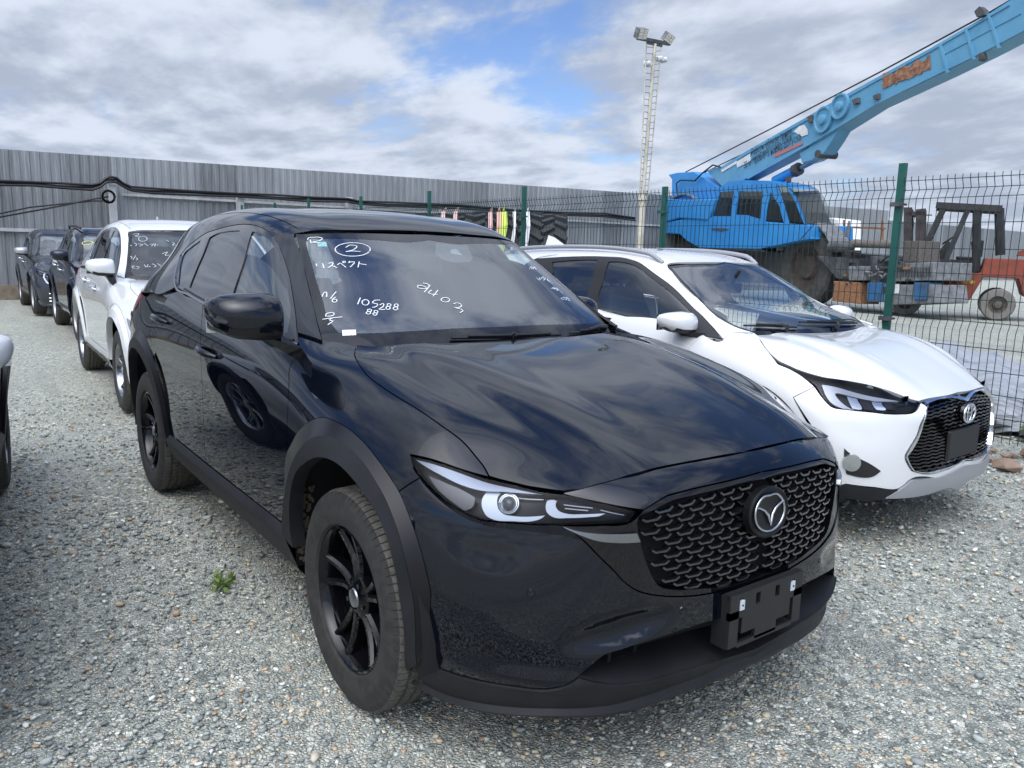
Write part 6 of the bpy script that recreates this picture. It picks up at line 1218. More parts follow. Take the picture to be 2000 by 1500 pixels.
def hero_details(car):
    door_handles(car, W_, [((394, 679), (423, 698)), ((304, 618), (328, 631))], P_BLK, M_GLOSSB)
    mirror(car, (-.545, -.845, 1.075), (-.575, -1.01, 1.198), .20, .235, .165, P_BLK, M_BLACK, M_GLOSSB, tilt=-.02, left=(-.99, -.90, 1.14), lfoot=(-.93, -.82, 1.07))
    interior(car)
    wiper(car, S_, (1000, 662), (880, 664), (1092, 657)); wiper(car, S_, (1185, 640), (1110, 655), (1186, 637))
    cw = MB(); cw.hull([(-.43, y, 1.045) for y in (-.62, .62)]+[(-.40, 0, 1.052), (-.30, -.6, 1.03), (-.30, .6, 1.03), (-.43, -.6, 1.0), (-.3, .6, 1.0), (-.43, .6, 1.0), (-.3, -.6, 1.0)]); cw.build('cowl_panel', M_BLACK, car)
    z8 = lambda p: (580+p[0]*.32, 430+p[1]*.32); z5 = lambda p: (560+p[0]*.10667, 420+p[1]*.10667)
    A = [[(380, 455), (400, 425), (500, 412), (600, 412), (650, 430), (620, 465), (540, 485), (470, 500)], [(470, 500), (560, 510), (620, 515)], [(430, 455), (447, 520)],
      [(535, 895), (552, 938)], [(655, 890), (670, 930), (682, 978)], [(765, 892), (850, 875), (838, 905), (800, 945), (755, 970)], [(820, 925), (925, 967)], [(930, 918), (985, 885), (1020, 910), (1082, 962)], ell(1050, 862, 26, 16),
      [(1150, 845), (1138, 880)], [(1145, 868), (1240, 862), (1205, 915), (1160, 957)], [(1328, 855), (1305, 962)], [(1325, 892), (1400, 905), (1462, 912)]]
    strokes('marker_writing', S_, A, .0042, M_WRITE, car, f=z5)
    B = [ell(340, 180, 107, 41, 22, 20, 375), [(298, 168), (330, 153), (365, 160), (352, 177), (298, 193)], [(298, 193), (345, 190), (388, 193)],
      [(155, 468), (165, 445), (176, 438), (182, 455), (180, 472)], [(240, 437), (222, 458), (205, 482)], [(238, 470), (216, 488), (222, 503), (242, 498), (238, 484), (222, 486)],
      [(178, 590), (180, 572), (225, 567), (222, 582), (185, 588)], [(155, 606), (215, 598), (276, 592)], [(215, 598), (200, 612), (220, 616), (205, 628), (188, 640)],
      [(387, 475), (370, 515)], ell(418, 503, 21, 17), [(508, 489), (472, 492), (462, 507), (490, 512), (484, 528), (460, 534)], [(505, 518), (528, 510), (526, 528), (500, 545), (538, 546)],
      ell(562, 519, 12, 9), ell(556, 537, 13, 10), ell(606, 521, 12, 9), ell(601, 540, 14, 10), ell(443, 552, 13, 8), ell(436, 567, 14, 8), ell(482, 560, 12, 8), ell(476, 574, 13, 8),
      [(768, 386), (800, 392), (806, 404), (772, 420), (738, 412), (735, 402), (760, 400), (790, 412)], [(812, 396), (795, 420), (775, 442)], [(822, 428), (803, 447), (856, 456)], [(860, 428), (830, 466)],
      ell(905, 487, 26, 14), [(955, 512), (985, 507), (1003, 518), (985, 535), (958, 534)], [(958, 534), (1012, 552), (994, 566)]]
    strokes('marker_writing', S_, B, .0042, M_WRITE, car, f=z8)
    random.seed(8); C = []
    for (x, y, n) in ((1432, 290, 5), (1470, 358, 6), (1540, 372, 5), (1562, 418, 6), (1620, 412, 4), (1620, 480, 6), (1665, 470, 4)):
        for k in range(n):
            a = random.uniform(0, 6); C.append([(x+k*9-12, y+random.uniform(-12, 12)), (x+k*9-6+random.uniform(-8, 8), y+random.uniform(-14, 14)), (x+k*9, y+random.uniform(-10, 10))])
    strokes('marker_writing', S_, C, .0028, M_WRITE, car, f=z8)
    st = lambda ps: S_.outline([[z8(a), z8(b)] for a, b in zip(ps, ps[1:]+ps[:1])])
    patch('sticker', S_, None, mat('white sticker', (.75, .76, .77), .6), car, mode='right', pre=st([(275, 672), (358, 669), (362, 702), (278, 706)]), inset=0, off=.001, depth=0)
    patch('sticker', S_, None, mat('teal sticker', (.30, .55, .55), .5), car, mode='right', pre=st([(122, 132), (178, 130), (186, 157), (128, 158)]), inset=0, off=-.002, depth=0)
    patch('sensor_cover', S_, None, mat('sensor cover', (.03, .026, .03), .4), car, mode='right', pre=st([(850, 125), (1035, 140), (1075, 225), (1060, 250), (960, 255), (890, 235), (845, 200)]), inset=0, off=-.004, depth=0)
    patch('sensor_window', S_, None, mat('sensor window', (.18, .2, .2), .2), car, mode='right', pre=st([(938, 176), (975, 172), (1012, 212), (940, 200)]), inset=0, off=-.003, depth=0)
    # number plate bracket: plate with slots cut as separate bars round the openings
    p = MB(); X0, X1 = .893, .905; H = [(-.168, .168, .512, .527), (-.168, .168, .455, .478), (-.168, -.128, .372, .512), (.128, .168, .372, .512), (-.112, -.055, .478, .512), (-.035, .035, .478, .512), (.055, .112, .478, .512),
      (-.112, .112, .405, .455), (-.05, .05, .372, .405), (-.128, .128, .366, .380)]
    for (a, b, c, d) in H: p.box((X0, a, c), (X1, b, d))
    p.box((X0-.05, -.165, .366), (X0, -.155, .52)); p.box((X0-.05, .155, .366), (X0, .165, .52)); p.box((X0-.012, -.168, .515), (X0+.004, .168, .529))
    br = p.build('plate_bracket', M_BLACK, car); br.location = (0, -.012, .0)
    for y in (-.118, .118):
        q = MB(); q.box((X1-.004, y-.009, .478), (X1+.003, y+.009, .506)); q.build('clip', M_WPLAST, br)
        q = MB(); q.tube([(X1+.002, y, .492), (X1+.005, y, .492)], .003, 8); q.build('screw', M_VOID, br)
    # parking sensors and tow-eye cover
    for a in ((1333, 1191), (1037, 1158), (1600, 1095)):
        q, n_ = W_.ev(W_.pt(a)); s_ = MB(); s_.tube([q[0], q[0]+n_[0]*.003], [.011, .009], 16); s_.build('parking_sensor', P_BLK, car, smooth=30)
    for x, y, st_ in ((0, -.800, 0), (-2.70, -.800, 0)):
        make_wheel(car, x, y, .352, style='multi', face=-1); make_wheel(car, x, -y, .352, style='multi', face=1)
    an = MB(); an.hull([(-3.05, 0, 1.585), (-3.25, -.02, 1.57), (-3.25, .02, 1.57), (-3.24, 0, 1.66), (-3.2, 0, 1.655)]); an.build('roof_antenna', P_BLK, car, smooth=30)
hero_details(black_car)
# ================================================================== the other cars
P_WHITE = paint('white car paint', (.68, .69, .69), metal=0); P_NAVY = paint('navy car paint', (.006, .010, .022)); P_GREY = paint('grey car paint', (.045, .050, .062), metal=.5); P_PEARL = paint('pearl white paint', (.66, .67, .66))
def warp(ctrl, fn): C = np.array(ctrl, float); sh = C.shape; return np.array([fn(*p) for p in C.reshape(-1, 3)]).reshape(sh)
def surfs(frame, fW, fG):
    out = {}
    for s_, f in ((W_, fW), (H_, fW), (G_, fG), (S_, fG)): out[s_.key] = Surf(warp(s_.ctrl0, f), frame=frame, **s_.kw)
    return out
def replay(car, S, mm, skip=(), only=None):
    """build the panels of another car on its own surfaces, with the same division into panels"""
    par = {}
    for r in REC:
        kind, nm, key, a, b, m, pn, kw = r
        if nm in skip or (only and nm not in only): continue
        p = car if (pn or '').startswith('parked_car') else par.get(pn, car); m2 = mm.get(m.name, m)
        if kind == 'patch': o = patch(nm, S[key], None, m2, p, pre=S[key].unrc(a), holes=[S[key].unrc(h) for h in b], **kw)
        else: o = loft(nm, S[key], [S[key].unrc(q) for q in a], b, m2, p, **kw)
        if kind == 'patch' and kw['mode'] == 'both': pass
def wheel_wells(car, wb, tr, r=.45, zc=.37):
    for cx in (0, -wb):
        for sg in (-1, 1):
            wl = MB(); n_ = 16; V = []
            for y_ in (tr+.06, tr-.22):
                for i in range(n_+1): a = math.radians(-8+196*i/n_); V.append((cx+r*math.cos(a), sg*y_, zc+(r+.02)*math.sin(a)))
            for i in range(n_+1): a = math.radians(-8+196*i/n_); V.append((cx+.1*math.cos(a), sg*(tr-.22), zc+.1*math.sin(a)))
            wl.add(V, [(r_*(n_+1)+i, r_*(n_+1)+i+1, (r_+1)*(n_+1)+i+1, (r_+1)*(n_+1)+i) for r_ in (0, 1) for i in range(n_)]); wl.build('wheel_housing', M_VOID, car)
    b = MB(); b.box((-wb+.47, -.78, .27), (-.47, .78, .40)); b.build('underbody', M_VOID, car); b = MB(); b.box((-wb-.5, -.58, .27), (.5, .58, .42)); b.build('chassis', M_VOID, car)
def place(car, fr): car.location = (fr[0], fr[1], 0); car.rotation_euler = (0, 0, fr[2])
def ss(t): t = min(1, max(0, t)); return t*t*(3-2*t)
# ---- white hatchback beside the fence
def white_hatch():
    fr = (-.4847, 2.5227, .0341)
    def fW(x, y, z):
        X = np.interp(x, [-3.63, -2.7, -1.0, -.5, 0, .34, .60, .885], [-3.32, -2.56, -.62, -.13, .25, .45, .62, .800])
        Z = np.interp(z, [.19, .45, .87, 1.04, 1.12, 1.22], [.20, .42, .80, .955, 1.035, 1.12]); Z -= .055*ss((X-.25)/.5)*min(1, z/.88); Z += .055*ss((-X-.5)/2.2)*ss((z-.7)/.4)
        return X, y*.957, Z
    def fG(x, y, z):
        k = ss((z-1.08)/.42); xb = np.interp(x, [-3.45, -2.1, -1.0, -.5, -.3], [-3.15, -1.72, -.60, -.10, .08]); xr = np.interp(x, [-3.4, -2.1, -1.175, -1.0], [-3.02, -1.72, -.92, -.72])
        Z = np.interp(z, [1.03, 1.10, 1.30, 1.50, 1.65], [.975, 1.035, 1.20, 1.388, 1.50]); Z += .04*ss((-x-.9)/2)*(1-k)
        return xb*(1-k)+xr*k, y*(.90+.0*k) if z > 1.05 else y*.93, Z
    S = surfs(fr, fW, fG); G, SC_ = S['G'], S['S']
    # wing and bonnet surfaces overlap each other here, so that the shut line may run anywhere between them
    w0 = np.array(W_.ctrl0, float); h0 = np.array(H_.ctrl0, float); w10 = w0[9]+np.array([0, .05, .03]); w10[11:19] = h0[2, 1:9]; w10[19:] = w0[9, 19:]+np.array([-.07, .0, .018]); w9 = w0[9].copy(); w9[11:19] = h0[1, 1:9]*.4+h0[2, 1:9]*.6; w10[11:19] = h0[2, 1:9]*.5+h0[3, 1:9]*.5
    hr = h0[0].copy(); hr[1:9] = w0[7, 11:19]; hr[0] = (-.55, -.80, 1.06); hr[9] = (.74, -.66, .74); hc = np.concatenate([hr[None], h0[1:]])
    W = Surf(warp(np.concatenate([w0[:9], w9[None], w10[None]]), fW), frame=fr, **W_.kw); H = Surf(warp(hc, fW), frame=fr, **H_.kw)
    car = empty('parked_car', (0, 0, 0), 0, 'white hatchback crossover parked beside the green wire fence, with a wide black grille', 'car', 'cars parked in the yard')
    X = lambda *ps: [(1020+.49*a, 460+.49*b) for a, b in ps]
    hood_side = X((925, 388), (950, 418), (985, 468), (1020, 513)); lamp_top = X((1020, 515), (1100, 540), (1200, 565), (1300, 580), (1400, 600), (1480, 625), (1550, 652), (1585, 661)); hf = X((1585, 659), (1640, 646), (1700, 636))
    patch('bonnet', H, [hood_side, [None]+lamp_top[1:], [None]+hf[1:]+[('t', .735, 0)] if False else hf+[('rc', 6, 8)], [None, ('rc', 6, 4), ('rc', 6, 1)], [None]+X((1200, 376), (1050, 386), (925, 388))], P_WHITE, car, mode='center', depth=.02)
    patch('front_fender', W, [hood_side, [None]+X((1120, 565), (1165, 603)), [None]+X((1120, 625), (1080, 645)), [None, ('s', .47, .50)], arc_pts(0, .36, .44, .43, 18, 165, 16), [None, ('s', -.46, .80), ('s', -.36, 1.0)], [None]+X((795, 420), (850, 380), (925, 388))], P_WHITE, car)
    patch('front_door', W, [[('s', -.36, 1.0), ('s', -.46, .80), ('s', -.46, .42)], [None, ('s', -1.40, .42)], [None, ('rc', 8.0, 8.1)], [None, ('rc', 8.1, 9.5), ('s', -.36, 1.0)]], P_WHITE, car)
    patch('rear_door', W, [[('s', -1.41, .42), ('s', -1.41, .98)], [None, ('rc', 8, 7), ('rc', 8, 6)], [None, ('s', -2.15, .80), ('s', -2.08, .42)], [None, ('s', -1.41, .42)]], P_WHITE, car)
    patch('rear_quarter', W, [[('s', -2.10, .46), ('s', -2.17, .80), ('rc', 8, 6)], [None, ('rc', 8, 3), ('rc', 8, 0)], [None, ('rc', .2, 0)], [None, ('rc', .2, 3), ('rc', 1.5, 3.6)], arc_pts(-2.56, .36, .46, .47, 170, 12, 16)], P_WHITE, car)
    mp = X((1610, 690), (1600, 740), (1585, 790), (1555, 850), (1533, 880)); mb = X((1533, 880), (1545, 912), (1560, 935)); mc = X((1560, 935), (1600, 943), (1660, 932), (1720, 912))
    gtop = X((1585, 661), (1600, 664), (1614, 672))
    patch('front_bumper', W, [X((1080, 645), (1120, 625), (1165, 603)), X((1165, 603), (1195, 645), (1228, 680), (1300, 695), (1400, 706), (1500, 713), (1560, 706), (1587, 668)), [None]+X((1612, 682), (1608, 700), (1590, 745), (1570, 800), (1540, 850), (1525, 880), (1535, 912), (1552, 938)), [None]+X((1600, 950), (1700, 930), (1760, 905))+[('f', 0, .375)], [None, ('f', 0, .33)], [None]+X((1650, 965), (1550, 970), (1500, 1008), (1400, 1003), (1290, 990)), [None, ('s', .50, .30)], [None, ('s', .45, .45), ('s', .46, .55)]], P_WHITE, car, mode='center', depth=.02)
    patch('lower_lip', W, [X((1550, 972), (1650, 962), (1760, 930))+[('f', 0, .325)], [None, ('f', 0, .22)], [None]+X((1700, 1005), (1600, 1032), (1520, 1044), (1440, 1046)), [None]+X((1500, 1010), (1550, 972))], M_SILV, car, mode='center', off=.01, depth=.04)
    patch('lower_cladding', W, [[('s', .48, .30)]+X((1290, 992), (1400, 1006), (1500, 1012)), [None]+X((1442, 1046), (1290, 1045)), [None, ('rc', 0.2, 16), ('s', .48, .22)]], M_CLAD, car, off=.004)
    patch('headlight', W, [lamp_top[:-1]+X((1582, 663)), [None]+X((1560, 704), (1500, 711), (1400, 704), (1300, 694), (1230, 679), (1197, 645), (1170, 602), (1120, 566), (1022, 516))], M_LENS, car, off=.002, depth=0)
    patch('lamp_housing', W, [lamp_top[:-1]+X((1582, 663)), [None]+X((1560, 704), (1500, 711), (1400, 704), (1300, 694), (1230, 679), (1197, 645), (1170, 602), (1120, 566), (1022, 516))], M_LAMPB, car, off=-.03, depth=-.03)
    patch('lamp_trim', W, [X((1195, 590), (1300, 612), (1420, 640), (1510, 655)), [None]+X((1440, 655), (1300, 632), (1250, 625), (1300, 680), (1400, 700)), [None]+X((1290, 690), (1235, 665), (1195, 590))], M_SILV, car, off=-.012, depth=.012, inset=0)
    for k in range(4):
        x0 = 1300+k*48; patch('lamp_cell', W, [X((x0, 628+k*6), (x0+36, 634+k*6)), [None]+X((x0+56, 688+k*2), (x0+22, 684+k*2)), [None]+X((x0, 628+k*6))], M_REFL if k % 2 == 0 else M_LAMPB, car, off=-.018, depth=.01, inset=0, bstep=.008)
    mesh = [mp, mb, [None]+mc[1:]+[('f', 0, .405)], [None, ('f', 0, .715)], [None]+X((1700, 650), (1640, 662), (1614, 676), (1610, 690))]
    patch('grille_surround', W, [X((1587, 664), (1614, 672), (1604, 700)), [None]+X((1594, 745), (1573, 800), (1543, 850), (1529, 880), (1540, 912), (1556, 937)), [None]+X((1600, 947), (1700, 926), (1760, 900))+[('f', 0, .38)], [None, ('f', 0, .405)], mc[::-1], mb[::-1], mp[::-1], X((1610, 690), (1614, 676), (1640, 662), (1700, 650))+[('f', 0, .715)], [None, ('f', 0, .735)], [None]+X((1700, 642), (1640, 652), (1587, 664))], M_CHROME, car, mode='center', off=.006, inset=.0008, depth=.03)
    patch('grille_backing', W, mesh, M_VOID, car, mode='center', off=-.05, depth=0, inset=-.006)
    gb = MB(); MO = W.outline(mesh); uc = W.pt(('f', 0, .6))[0]; v = MO[:, 1].min()+.012; row = 0
    while v < MO[:, 1].max()-.004:
        us = [u for u in np.arange(MO[:, 0].min(), uc, .01) if inpoly(np.array([[u, v]]), MO)[0]]
        if len(us) > 2:
            Q = np.stack([np.linspace(us[0], uc, 26), np.full(26, v)], 1); Q[1:-1, 1] += np.where(np.arange(24) % 4 < 2, .0, -.006); V, N = W.ev(Q); V = V-N*.012
            for i in range(25):
                d = V[i+1]-V[i]; l = np.linalg.norm(d); d /= l; n_ = N[i]; s_ = np.cross(n_, d)
                for sg in (1, -1): m_ = np.array([1, sg, 1]); gb.obox(((V[i]+V[i+1])/2-n_*.012)*m_, d*m_, s_*m_, n_*m_, l/2+.002, .0045, .012)
        v += .026; row += 1
    gb.build('grille_bars', M_GLOSSB, car)
    ec = W.ev(W.pt(('f', 0, .655)))[0][0]+[.012, 0, 0]; b = MB()
    def E(rx, rz, cz=0, r=.006): b.tube([ec+np.array([.0, rx*math.cos(a), cz+rz*math.sin(a)]) for a in np.linspace(0, 2*math.pi, 33)], r, 8, cap=False)
    E(.068, .048, 0, .007); E(.024, .044, 0, .0045); E(.052, .018, .022, .0045); b.build('emblem', M_CHROME, car, smooth=50)
    b = MB(); b.lathe([(0, .001), (0, .05), (-.02, .055)], axis='x', c=(ec[0]-.008, 0, ec[2])); b.build('emblem_base', M_GLOSSB, car)
    b = MB(); x0 = ec[0]+.005; b.hull([(x0-.03, y, z) for y in (-.185, .185) for z in (.415, .575)]+[(x0-.012, y, z) for y in (-.18, .18) for z in (.42, .57)]); b.build('plate_bracket', M_BLACK, car, bevel=.004)
    patch('fog_lamp_recess', W, [X((1282, 845), (1300, 862), (1380, 905), (1430, 938)), [None]+X((1400, 960), (1290, 950)), [None]+X((1282, 900), (1282, 845))], M_BLACK, car, off=.004, depth=.02)
    for sg in (-1, 1):
        q, nn = W.ev(W.pt(X((1312, 905))[0])); q = q[0]*np.array([1, -sg, 1]) if sg > 0 else q[0]; b = MB(); nv = nn[0]*np.array([1, -sg if sg > 0 else 1, 1]); b.tube([q+nv*.002, q+nv*.012, q+nv*.013], [.046, .043, .001], 20); b.build('fog_lamp', M_REFL, car, smooth=40)
    # greenhouse
    roofl = X((60, 92), (200, 86), (330, 86), (420, 94), (480, 118), (560, 176), (640, 246), (700, 306), (745, 352), (797, 420)); bot = X((797, 420), (740, 402), (640, 378), (520, 347), (400, 315), (280, 285))
    glF = [X((345, 105), (400, 106), (470, 132), (560, 202), (640, 272), (676, 312)), [None]+X((672, 368)), [None]+X((600, 358), (450, 328), (322, 296)), [None]+X((306, 270), (322, 180), (345, 105))]
    glR = [X((120, 106), (210, 98), (300, 98)), [None]+X((282, 160), (262, 225), (258, 275)), [None, ('s', -1.5, 1.075), ('s', -1.95, 1.10)], [None, ('s', -1.85, 1.30)], [None]+X((120, 106))]
    hF, hR = G.outline(glF), G.outline(glR)
    dl = [roofl, bot, [None, ('s', -1.5, 1.055), ('s', -2.1, 1.09), ('s', -2.45, 1.16)], [None, ('s', -2.2, 1.36), ('s', -1.9, 1.42)], [None]+X((60, 92))]
    patch('window_frame', G, dl, M_BLACK, car, holes=[hF, hR], off=0, inset=.001, depth=.006)
    patch('front_side_window', G, None, M_SGLASS, car, pre=hF, off=-.006, depth=0, inset=-.004); patch('rear_side_window', G, None, M_PGLASS, car, pre=hR, off=-.006, depth=0, inset=-.004)
    wsl = X((925, 387), (850, 364), (790, 330), (720, 270), (640, 190), (580, 122))
    patch('side_frame', G, [wsl, [None, ('rc', 6, .1), ('rc', 6, 4), ('rc', 6, 9)], [None, ('rc', .7, 9)], [None, ('rc', .8, 6), ('s', -2.47, 1.14)], [('s', -2.47, 1.15), ('s', -2.2, 1.37), ('s', -1.9, 1.43)], [None]+[(a, b-1) for a, b in roofl], [None]+X((850, 385), (925, 388))], P_WHITE, car, depth=.01)
    patch('belt_panel', G, [[('s', -2.47, 1.12), ('s', -2.1, 1.08), ('s', -1.5, 1.045)], [None]+[(a, b+1) for a, b in bot[::-1]], [None, ('rc', .45, .1)], [None, ('rc', .3, 3), ('rc', .3, 7)]], P_WHITE, car, inset=0, off=-.008)
    patch('roof', G, [[('rc', 6, .05), ('rc', 6, 4), ('rc', 6, 9)], [None, ('rc', 8, 9)], [None, ('rc', 8, .05)], [None, ('rc', 7, .05), ('rc', 6, .05)]], P_WHITE, car, mode='center')
    gi = SC_.outline([X((918, 381), (850, 358), (790, 322), (720, 262), (650, 190), (597, 130)), [None]+X((700, 124), (760, 122))+[('rc', 4.05, 4)], [None, ('rc', .75, 4)], [None]+X((1000, 378), (918, 381))])
    patch('windscreen', SC_, None, M_WGLASS, car, mode='center', pre=gi, inset=0, depth=0)
    sd = SC_.path(wsl); tp = SC_.path([wsl[-1]]+X((700, 115), (760, 114))+[('rc', 4.25, 4)]); lo = SC_.path([('rc', .15, 4)]+X((1100, 400), (925, 392)))
    Xv, _ = SC_.ev(gi); on = np.abs(Xv[:, 1]) < 6e-3; k = len(gi); st = [i for i in range(k) if on[i] and not on[(i+1) % k]][0]; q = [gi[(st+i) % k] for i in range(k)]; n = [i for i in range(1, k) if on[(st+i) % k]][0]; q = np.array(q[:n+1]); Z = SC_.ev(q[[0, -1]])[0][:, 2]; q = q if Z[0] > Z[1] else q[::-1]
    patch('windscreen_border', SC_, None, M_GLOSSB, car, mode='center', pre=np.vstack([lo[:-1], sd[:-1], tp[:-1], tp[-1:], q]), inset=0, depth=.005)
    # roof rails, antenna, mirrors, wipers
    for sg in (-1, 1):
        V, N = G.ev(G.unrc(np.stack([np.linspace(1.0, 8.2, 24), np.full(24, 5.7)], 1))); t = np.linspace(0, 1, 24); lift = .035*np.minimum(1, np.minimum(t, 1-t)*9)
        b = MB(); b.tube([(p+np.array([0, 0, l]))*np.array([1, -sg, 1]) if sg > 0 else p+np.array([0, 0, l]) for p, l in zip(V, lift)], .015, 10); b.build('roof_rail', mat('satin grey rail', (.30, .305, .33), .5), car, smooth=50)
    b = MB(); b.hull([(-2.45, 0, 1.50), (-2.70, -.02, 1.49), (-2.70, .02, 1.49), (-2.68, 0, 1.59), (-2.6, 0, 1.57)]); b.build('roof_antenna', P_WHITE, car, smooth=30)
    mirror(car, (-.40, -.79, .985), (-.475, -.905, 1.062), .17, .20, .125, P_WHITE, M_BLACK, M_BLACK, tilt=0)
    wiper(car, SC_, X((1250, 372))[0], X((1100, 352))[0], X((1330, 355))[0]); wiper(car, SC_, X((1050, 382))[0], X((880, 365))[0], X((1090, 372))[0])
    interior(car, x_dash=-.28, w=.66, zd=.93, seats=((-1.25, .33), (-1.25, -.33)), rear_x=-2.05, zroof=1.36, roof=(-2.6, -1.0), roof_w=.44, m=mat('grey upholstery', (.06, .06, .062), .8))
    wheel_wells(car, 2.56, .75)
    loft('wheel_arch_trim', W, [arc_pts(0, .36, .44, .43, 0, 180, 20), arc_pts(0, .36, .42, .41, 0, 180, 20), arc_pts(0, .36, .395, .38, 0, 180, 20)], [.002, .014, .016], M_CLAD, car, inw=.04); loft('wheel_arch_trim', W, [arc_pts(-2.56, .36, .46, .47, 0, 180, 20), arc_pts(-2.56, .36, .44, .45, 0, 180, 20), arc_pts(-2.56, .36, .41, .41, 0, 180, 20)], [.002, .014, .016], M_CLAD, car, inw=.04)
    loft('sill_trim', W, [[('s', -2.1, .43), ('s', -.44, .43)], [('s', -2.1, .40), ('s', -.44, .40)], [('rc', .2, 6.2), ('rc', .2, 11)]], [.002, .015, .01], M_CLAD, car, inw=.1)
    for x in (0, -2.56):
        for f in (-1, 1): make_wheel(car, x, f*.765, .335, W=.20, rim=.205, style='star', rim_mat=M_RIMB, face=f)
    place(car, fr)
white_hatch()
# ---- cars further back, built on their own versions of the body surfaces
def other_car(name_label, fr, fW, fG, paintm, wheel_style, rim, extra=None, skip=(), trim=None, wb=2.70, grp='cars parked in the yard', mirr=None, ws=True, tr=.795, my=-.985, iz=1.0):
    S = surfs(fr, fW, fG); car = empty('parked_car', (0, 0, 0), 0, name_label, 'car', grp)
    mm = {'black car paint': paintm}
    if trim: mm.update(trim)
    replay(car, S, mm, skip=skip)
    wheel_wells(car, wb, tr)
    c = fG(-.575, -1.01, 1.198); f = fG(-.545, -.845, 1.075)
    mirror(car, f, (c[0], my, c[2]), .20, .225, .16, paintm if mirr is None else mirr, M_BLACK, M_BLACK)
    door_handles(car, S['W'], [(('s', -1.35, 1.0), ('s', -1.14, .98)), (('s', -2.15, 1.05), ('s', -1.97, 1.03))], M_CHROME if rim is not M_RIMB else paintm, M_GLOSSB)
    before = set(car.children); interior(car)
    for o in set(car.children)-before: o.scale = (1, 1, iz)
    for x in (0, -wb):
        for q in (-1, 1): make_wheel(car, x, q*tr, .355, style=wheel_style, rim_mat=rim, face=q)
    if extra: extra(car, S)
    place(car, fr); return car
idW = lambda x, y, z: (x, y, z)
def hW(x, y, z): return x*1.0 if x > -2.7 else -2.66+(x+2.7)*1.08, y*.995, z*(1.0 if z < .8 else 1)+.01*ss((z-.8)/.2)
def hG(x, y, z): return x*1.0-.0, y, z+.01+.03*ss((z-1.2)/.3)
NOF = ('grille_mesh', 'marker_writing')
def harrier_extra(car, S):
    W = S['W']
    # upright bright lamp cluster, slim grille bars, fog slot
    patch('lamp_insert', W, [[('s', .30, .83), ('s', .42, .80), ('f', .70, .79)], [None, ('f', .70, .70), ('s', .42, .72)], [None, ('s', .30, .83)]], M_REFL, car, off=.006, depth=.01)
    g = MB()
    for i in range(7):
        z = .52+i*.045; V = [W.ev(W.pt(('f', yy, z)))[0][0]+[.01, 0, 0] for yy in np.linspace(0, .42, 8)]
        for sg in (1, -1): g.tube([p*np.array([1, -sg if sg < 0 else 1, 1]) if False else np.array([p[0], p[1]*sg, p[2]]) for p in V], .008, 6)
    g.build('grille_bars', M_CHROME, car, smooth=40)
    an = MB(); an.hull([(-2.75, 0, 1.665), (-2.95, -.02, 1.66), (-2.95, .02, 1.66), (-2.94, 0, 1.75), (-2.9, 0, 1.745)]); an.build('roof_antenna', P_PEARL, car, smooth=30)
    s = S['S']; z = lambda p: (240+p[0]*.3, 400+p[1]*.3); A = [[(65, 195), (80, 188), (105, 190), (95, 200), (80, 203), (110, 207)], ell(130, 222, 28, 16), [(48, 262), (58, 268)], [(75, 250), (90, 262), (80, 270)], [(100, 255), (130, 260), (105, 270)], [(140, 252), (165, 268)], [(175, 258), (200, 256), (185, 270)], [(210, 252), (208, 272)], [(208, 260), (230, 262)],
      [(48, 335), (60, 345), (52, 352)], [(85, 330), (65, 360)], [(88, 345), (95, 355), (85, 362)], [(55, 400), (75, 398), (60, 410), (80, 415)], [(85, 402), (105, 405), (90, 420)], [(140, 390), (150, 408)], [(165, 388), (160, 405), (180, 402)], [(190, 385), (215, 400), (200, 405)], [(225, 383), (250, 400)], [(255, 320), (290, 308), (275, 330), (310, 325)], [(280, 228), (300, 240)], [(318, 245), (335, 250), (322, 262), (345, 262)]]
    strokes('marker_writing', s, A, .006, mat('faint marker', (.45, .47, .48), .7), car, f=z)
DL = {'dark chrome': M_CHROME}
other_car('white SUV parked directly behind the large black one, with white marker writing on its windscreen', (-5.12, .285, -.035), hW, hG, P_PEARL, 'star', M_DCHROME, harrier_extra, skip=('grille_frame', 'upper_trim', 'emblem'), my=-.93, trim={**DL, 'matte black cladding': P_PEARL, 'dark arch lip': P_PEARL, 'windscreen glass': glass('tinted windscreen', (.25, .30, .30), 1.6)}, wb=2.66, tr=.80)
def dW(x, y, z): return x, y*1.0, z*1.02
def dG(x, y, z): return x-.02+.05*ss((z-1.2)/.3), y*(1+.04*ss((z-1.3)/.2)), z*1.02-.005
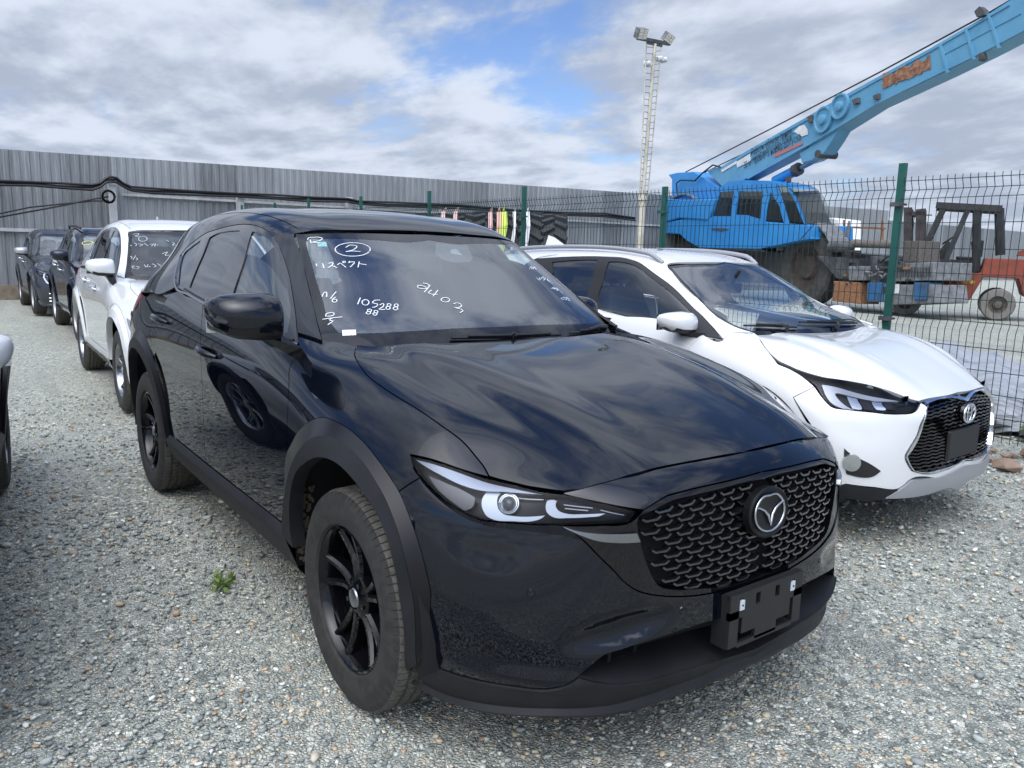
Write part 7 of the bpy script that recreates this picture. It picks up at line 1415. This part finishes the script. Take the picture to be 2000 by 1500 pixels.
def dark_extra(car, S):
    b = MB()
    for sg in (-1, 1): b.tube([(-1.3, sg*.60, 1.62), (-1.5, sg*.62, 1.66), (-2.6, sg*.61, 1.67), (-2.8, sg*.58, 1.63)], .016, 8)
    b.build('roof_rail', M_BLACK, car, smooth=40)
    q = [S['S'].pt(('rc', 2.9+.25*math.sin(a), 1.7+.55*math.cos(a))) for a in np.linspace(0, 6.28, 20)[:-1]]; patch('writing_patch', S['S'], None, mat('yellow marker', (.55, .55, .15), .7), car, mode='right', pre=np.array([k for k in q])*1.0, holes=[np.array([S['S'].pt(('rc', 2.9+.19*math.sin(a), 1.7+.47*math.cos(a))) for a in np.linspace(0, 6.28, 20)[:-1]])], off=.002, inset=0, depth=0)
other_car('dark navy SUV parked third in the row, between the white SUV and the grey one', (-10.62, .70, -.02), dW, dG, P_NAVY, 'star', M_SILV, dark_extra, wb=2.70, trim={'matte black cladding': P_NAVY, 'dark arch lip': P_NAVY})
def gW(x, y, z): return x, y*.995, z*1.0
def gG(x, y, z): return x-.03, y*(1+.03*ss((z-1.3)/.2)), z+.02*ss((z-1.2)/.3)
def grey_extra(car, S):
    W = S['W']; b = MB()
    for i, z in enumerate((.30, .36, .44)): 
        V = [W.ev(W.pt(('f', yy, z)))[0][0]+[.012, 0, 0] for yy in np.linspace(.30, .68, 7)]
        for sg in (-1, 1): b.tube([np.array([p[0], p[1]*sg, p[2]]) for p in V], .011, 6)
    b.build('bumper_blades', M_CHROME, car, smooth=40)
    V = [W.ev(W.pt(('f', yy, z)))[0][0]+[.012, 0, 0] for yy, z in ((.40, .62), (.60, .60), (.70, .64), (.74, .74), (.72, .80))]; b = MB()
    for sg in (-1, 1): b.tube([np.array([p[0], p[1]*sg, p[2]]) for p in V], .016, 8)
    b.build('daytime_lamp', M_WPLAST, car, smooth=40)
    an = MB(); an.hull([(-2.85, 0, 1.66), (-3.05, -.02, 1.65), (-3.05, .02, 1.65), (-3.04, 0, 1.74), (-3.0, 0, 1.735)]); an.build('roof_antenna', M_SILV, car, smooth=30)
other_car('dark grey SUV at the far end of the row nearest the metal wall', (-15.50, .64, -.01), gW, gG, P_GREY, 'star', M_SILV, grey_extra, wb=2.70, mirr=M_SILV, trim={'matte black cladding': P_GREY, 'dark arch lip': P_GREY})
def lW(x, y, z): return (x*.907 if x < 0 else x), y, (z if z < .5 else .5+(z-.5)*.76)
other_car('white car cut off by the left photo edge, its rounded door mirror showing', (-.82, -2.745, -.11), lW, lW, P_WHITE, 'star', M_DCHROME, None, skip=('grille_mesh',), wb=2.45, my=-.935, iz=.80)
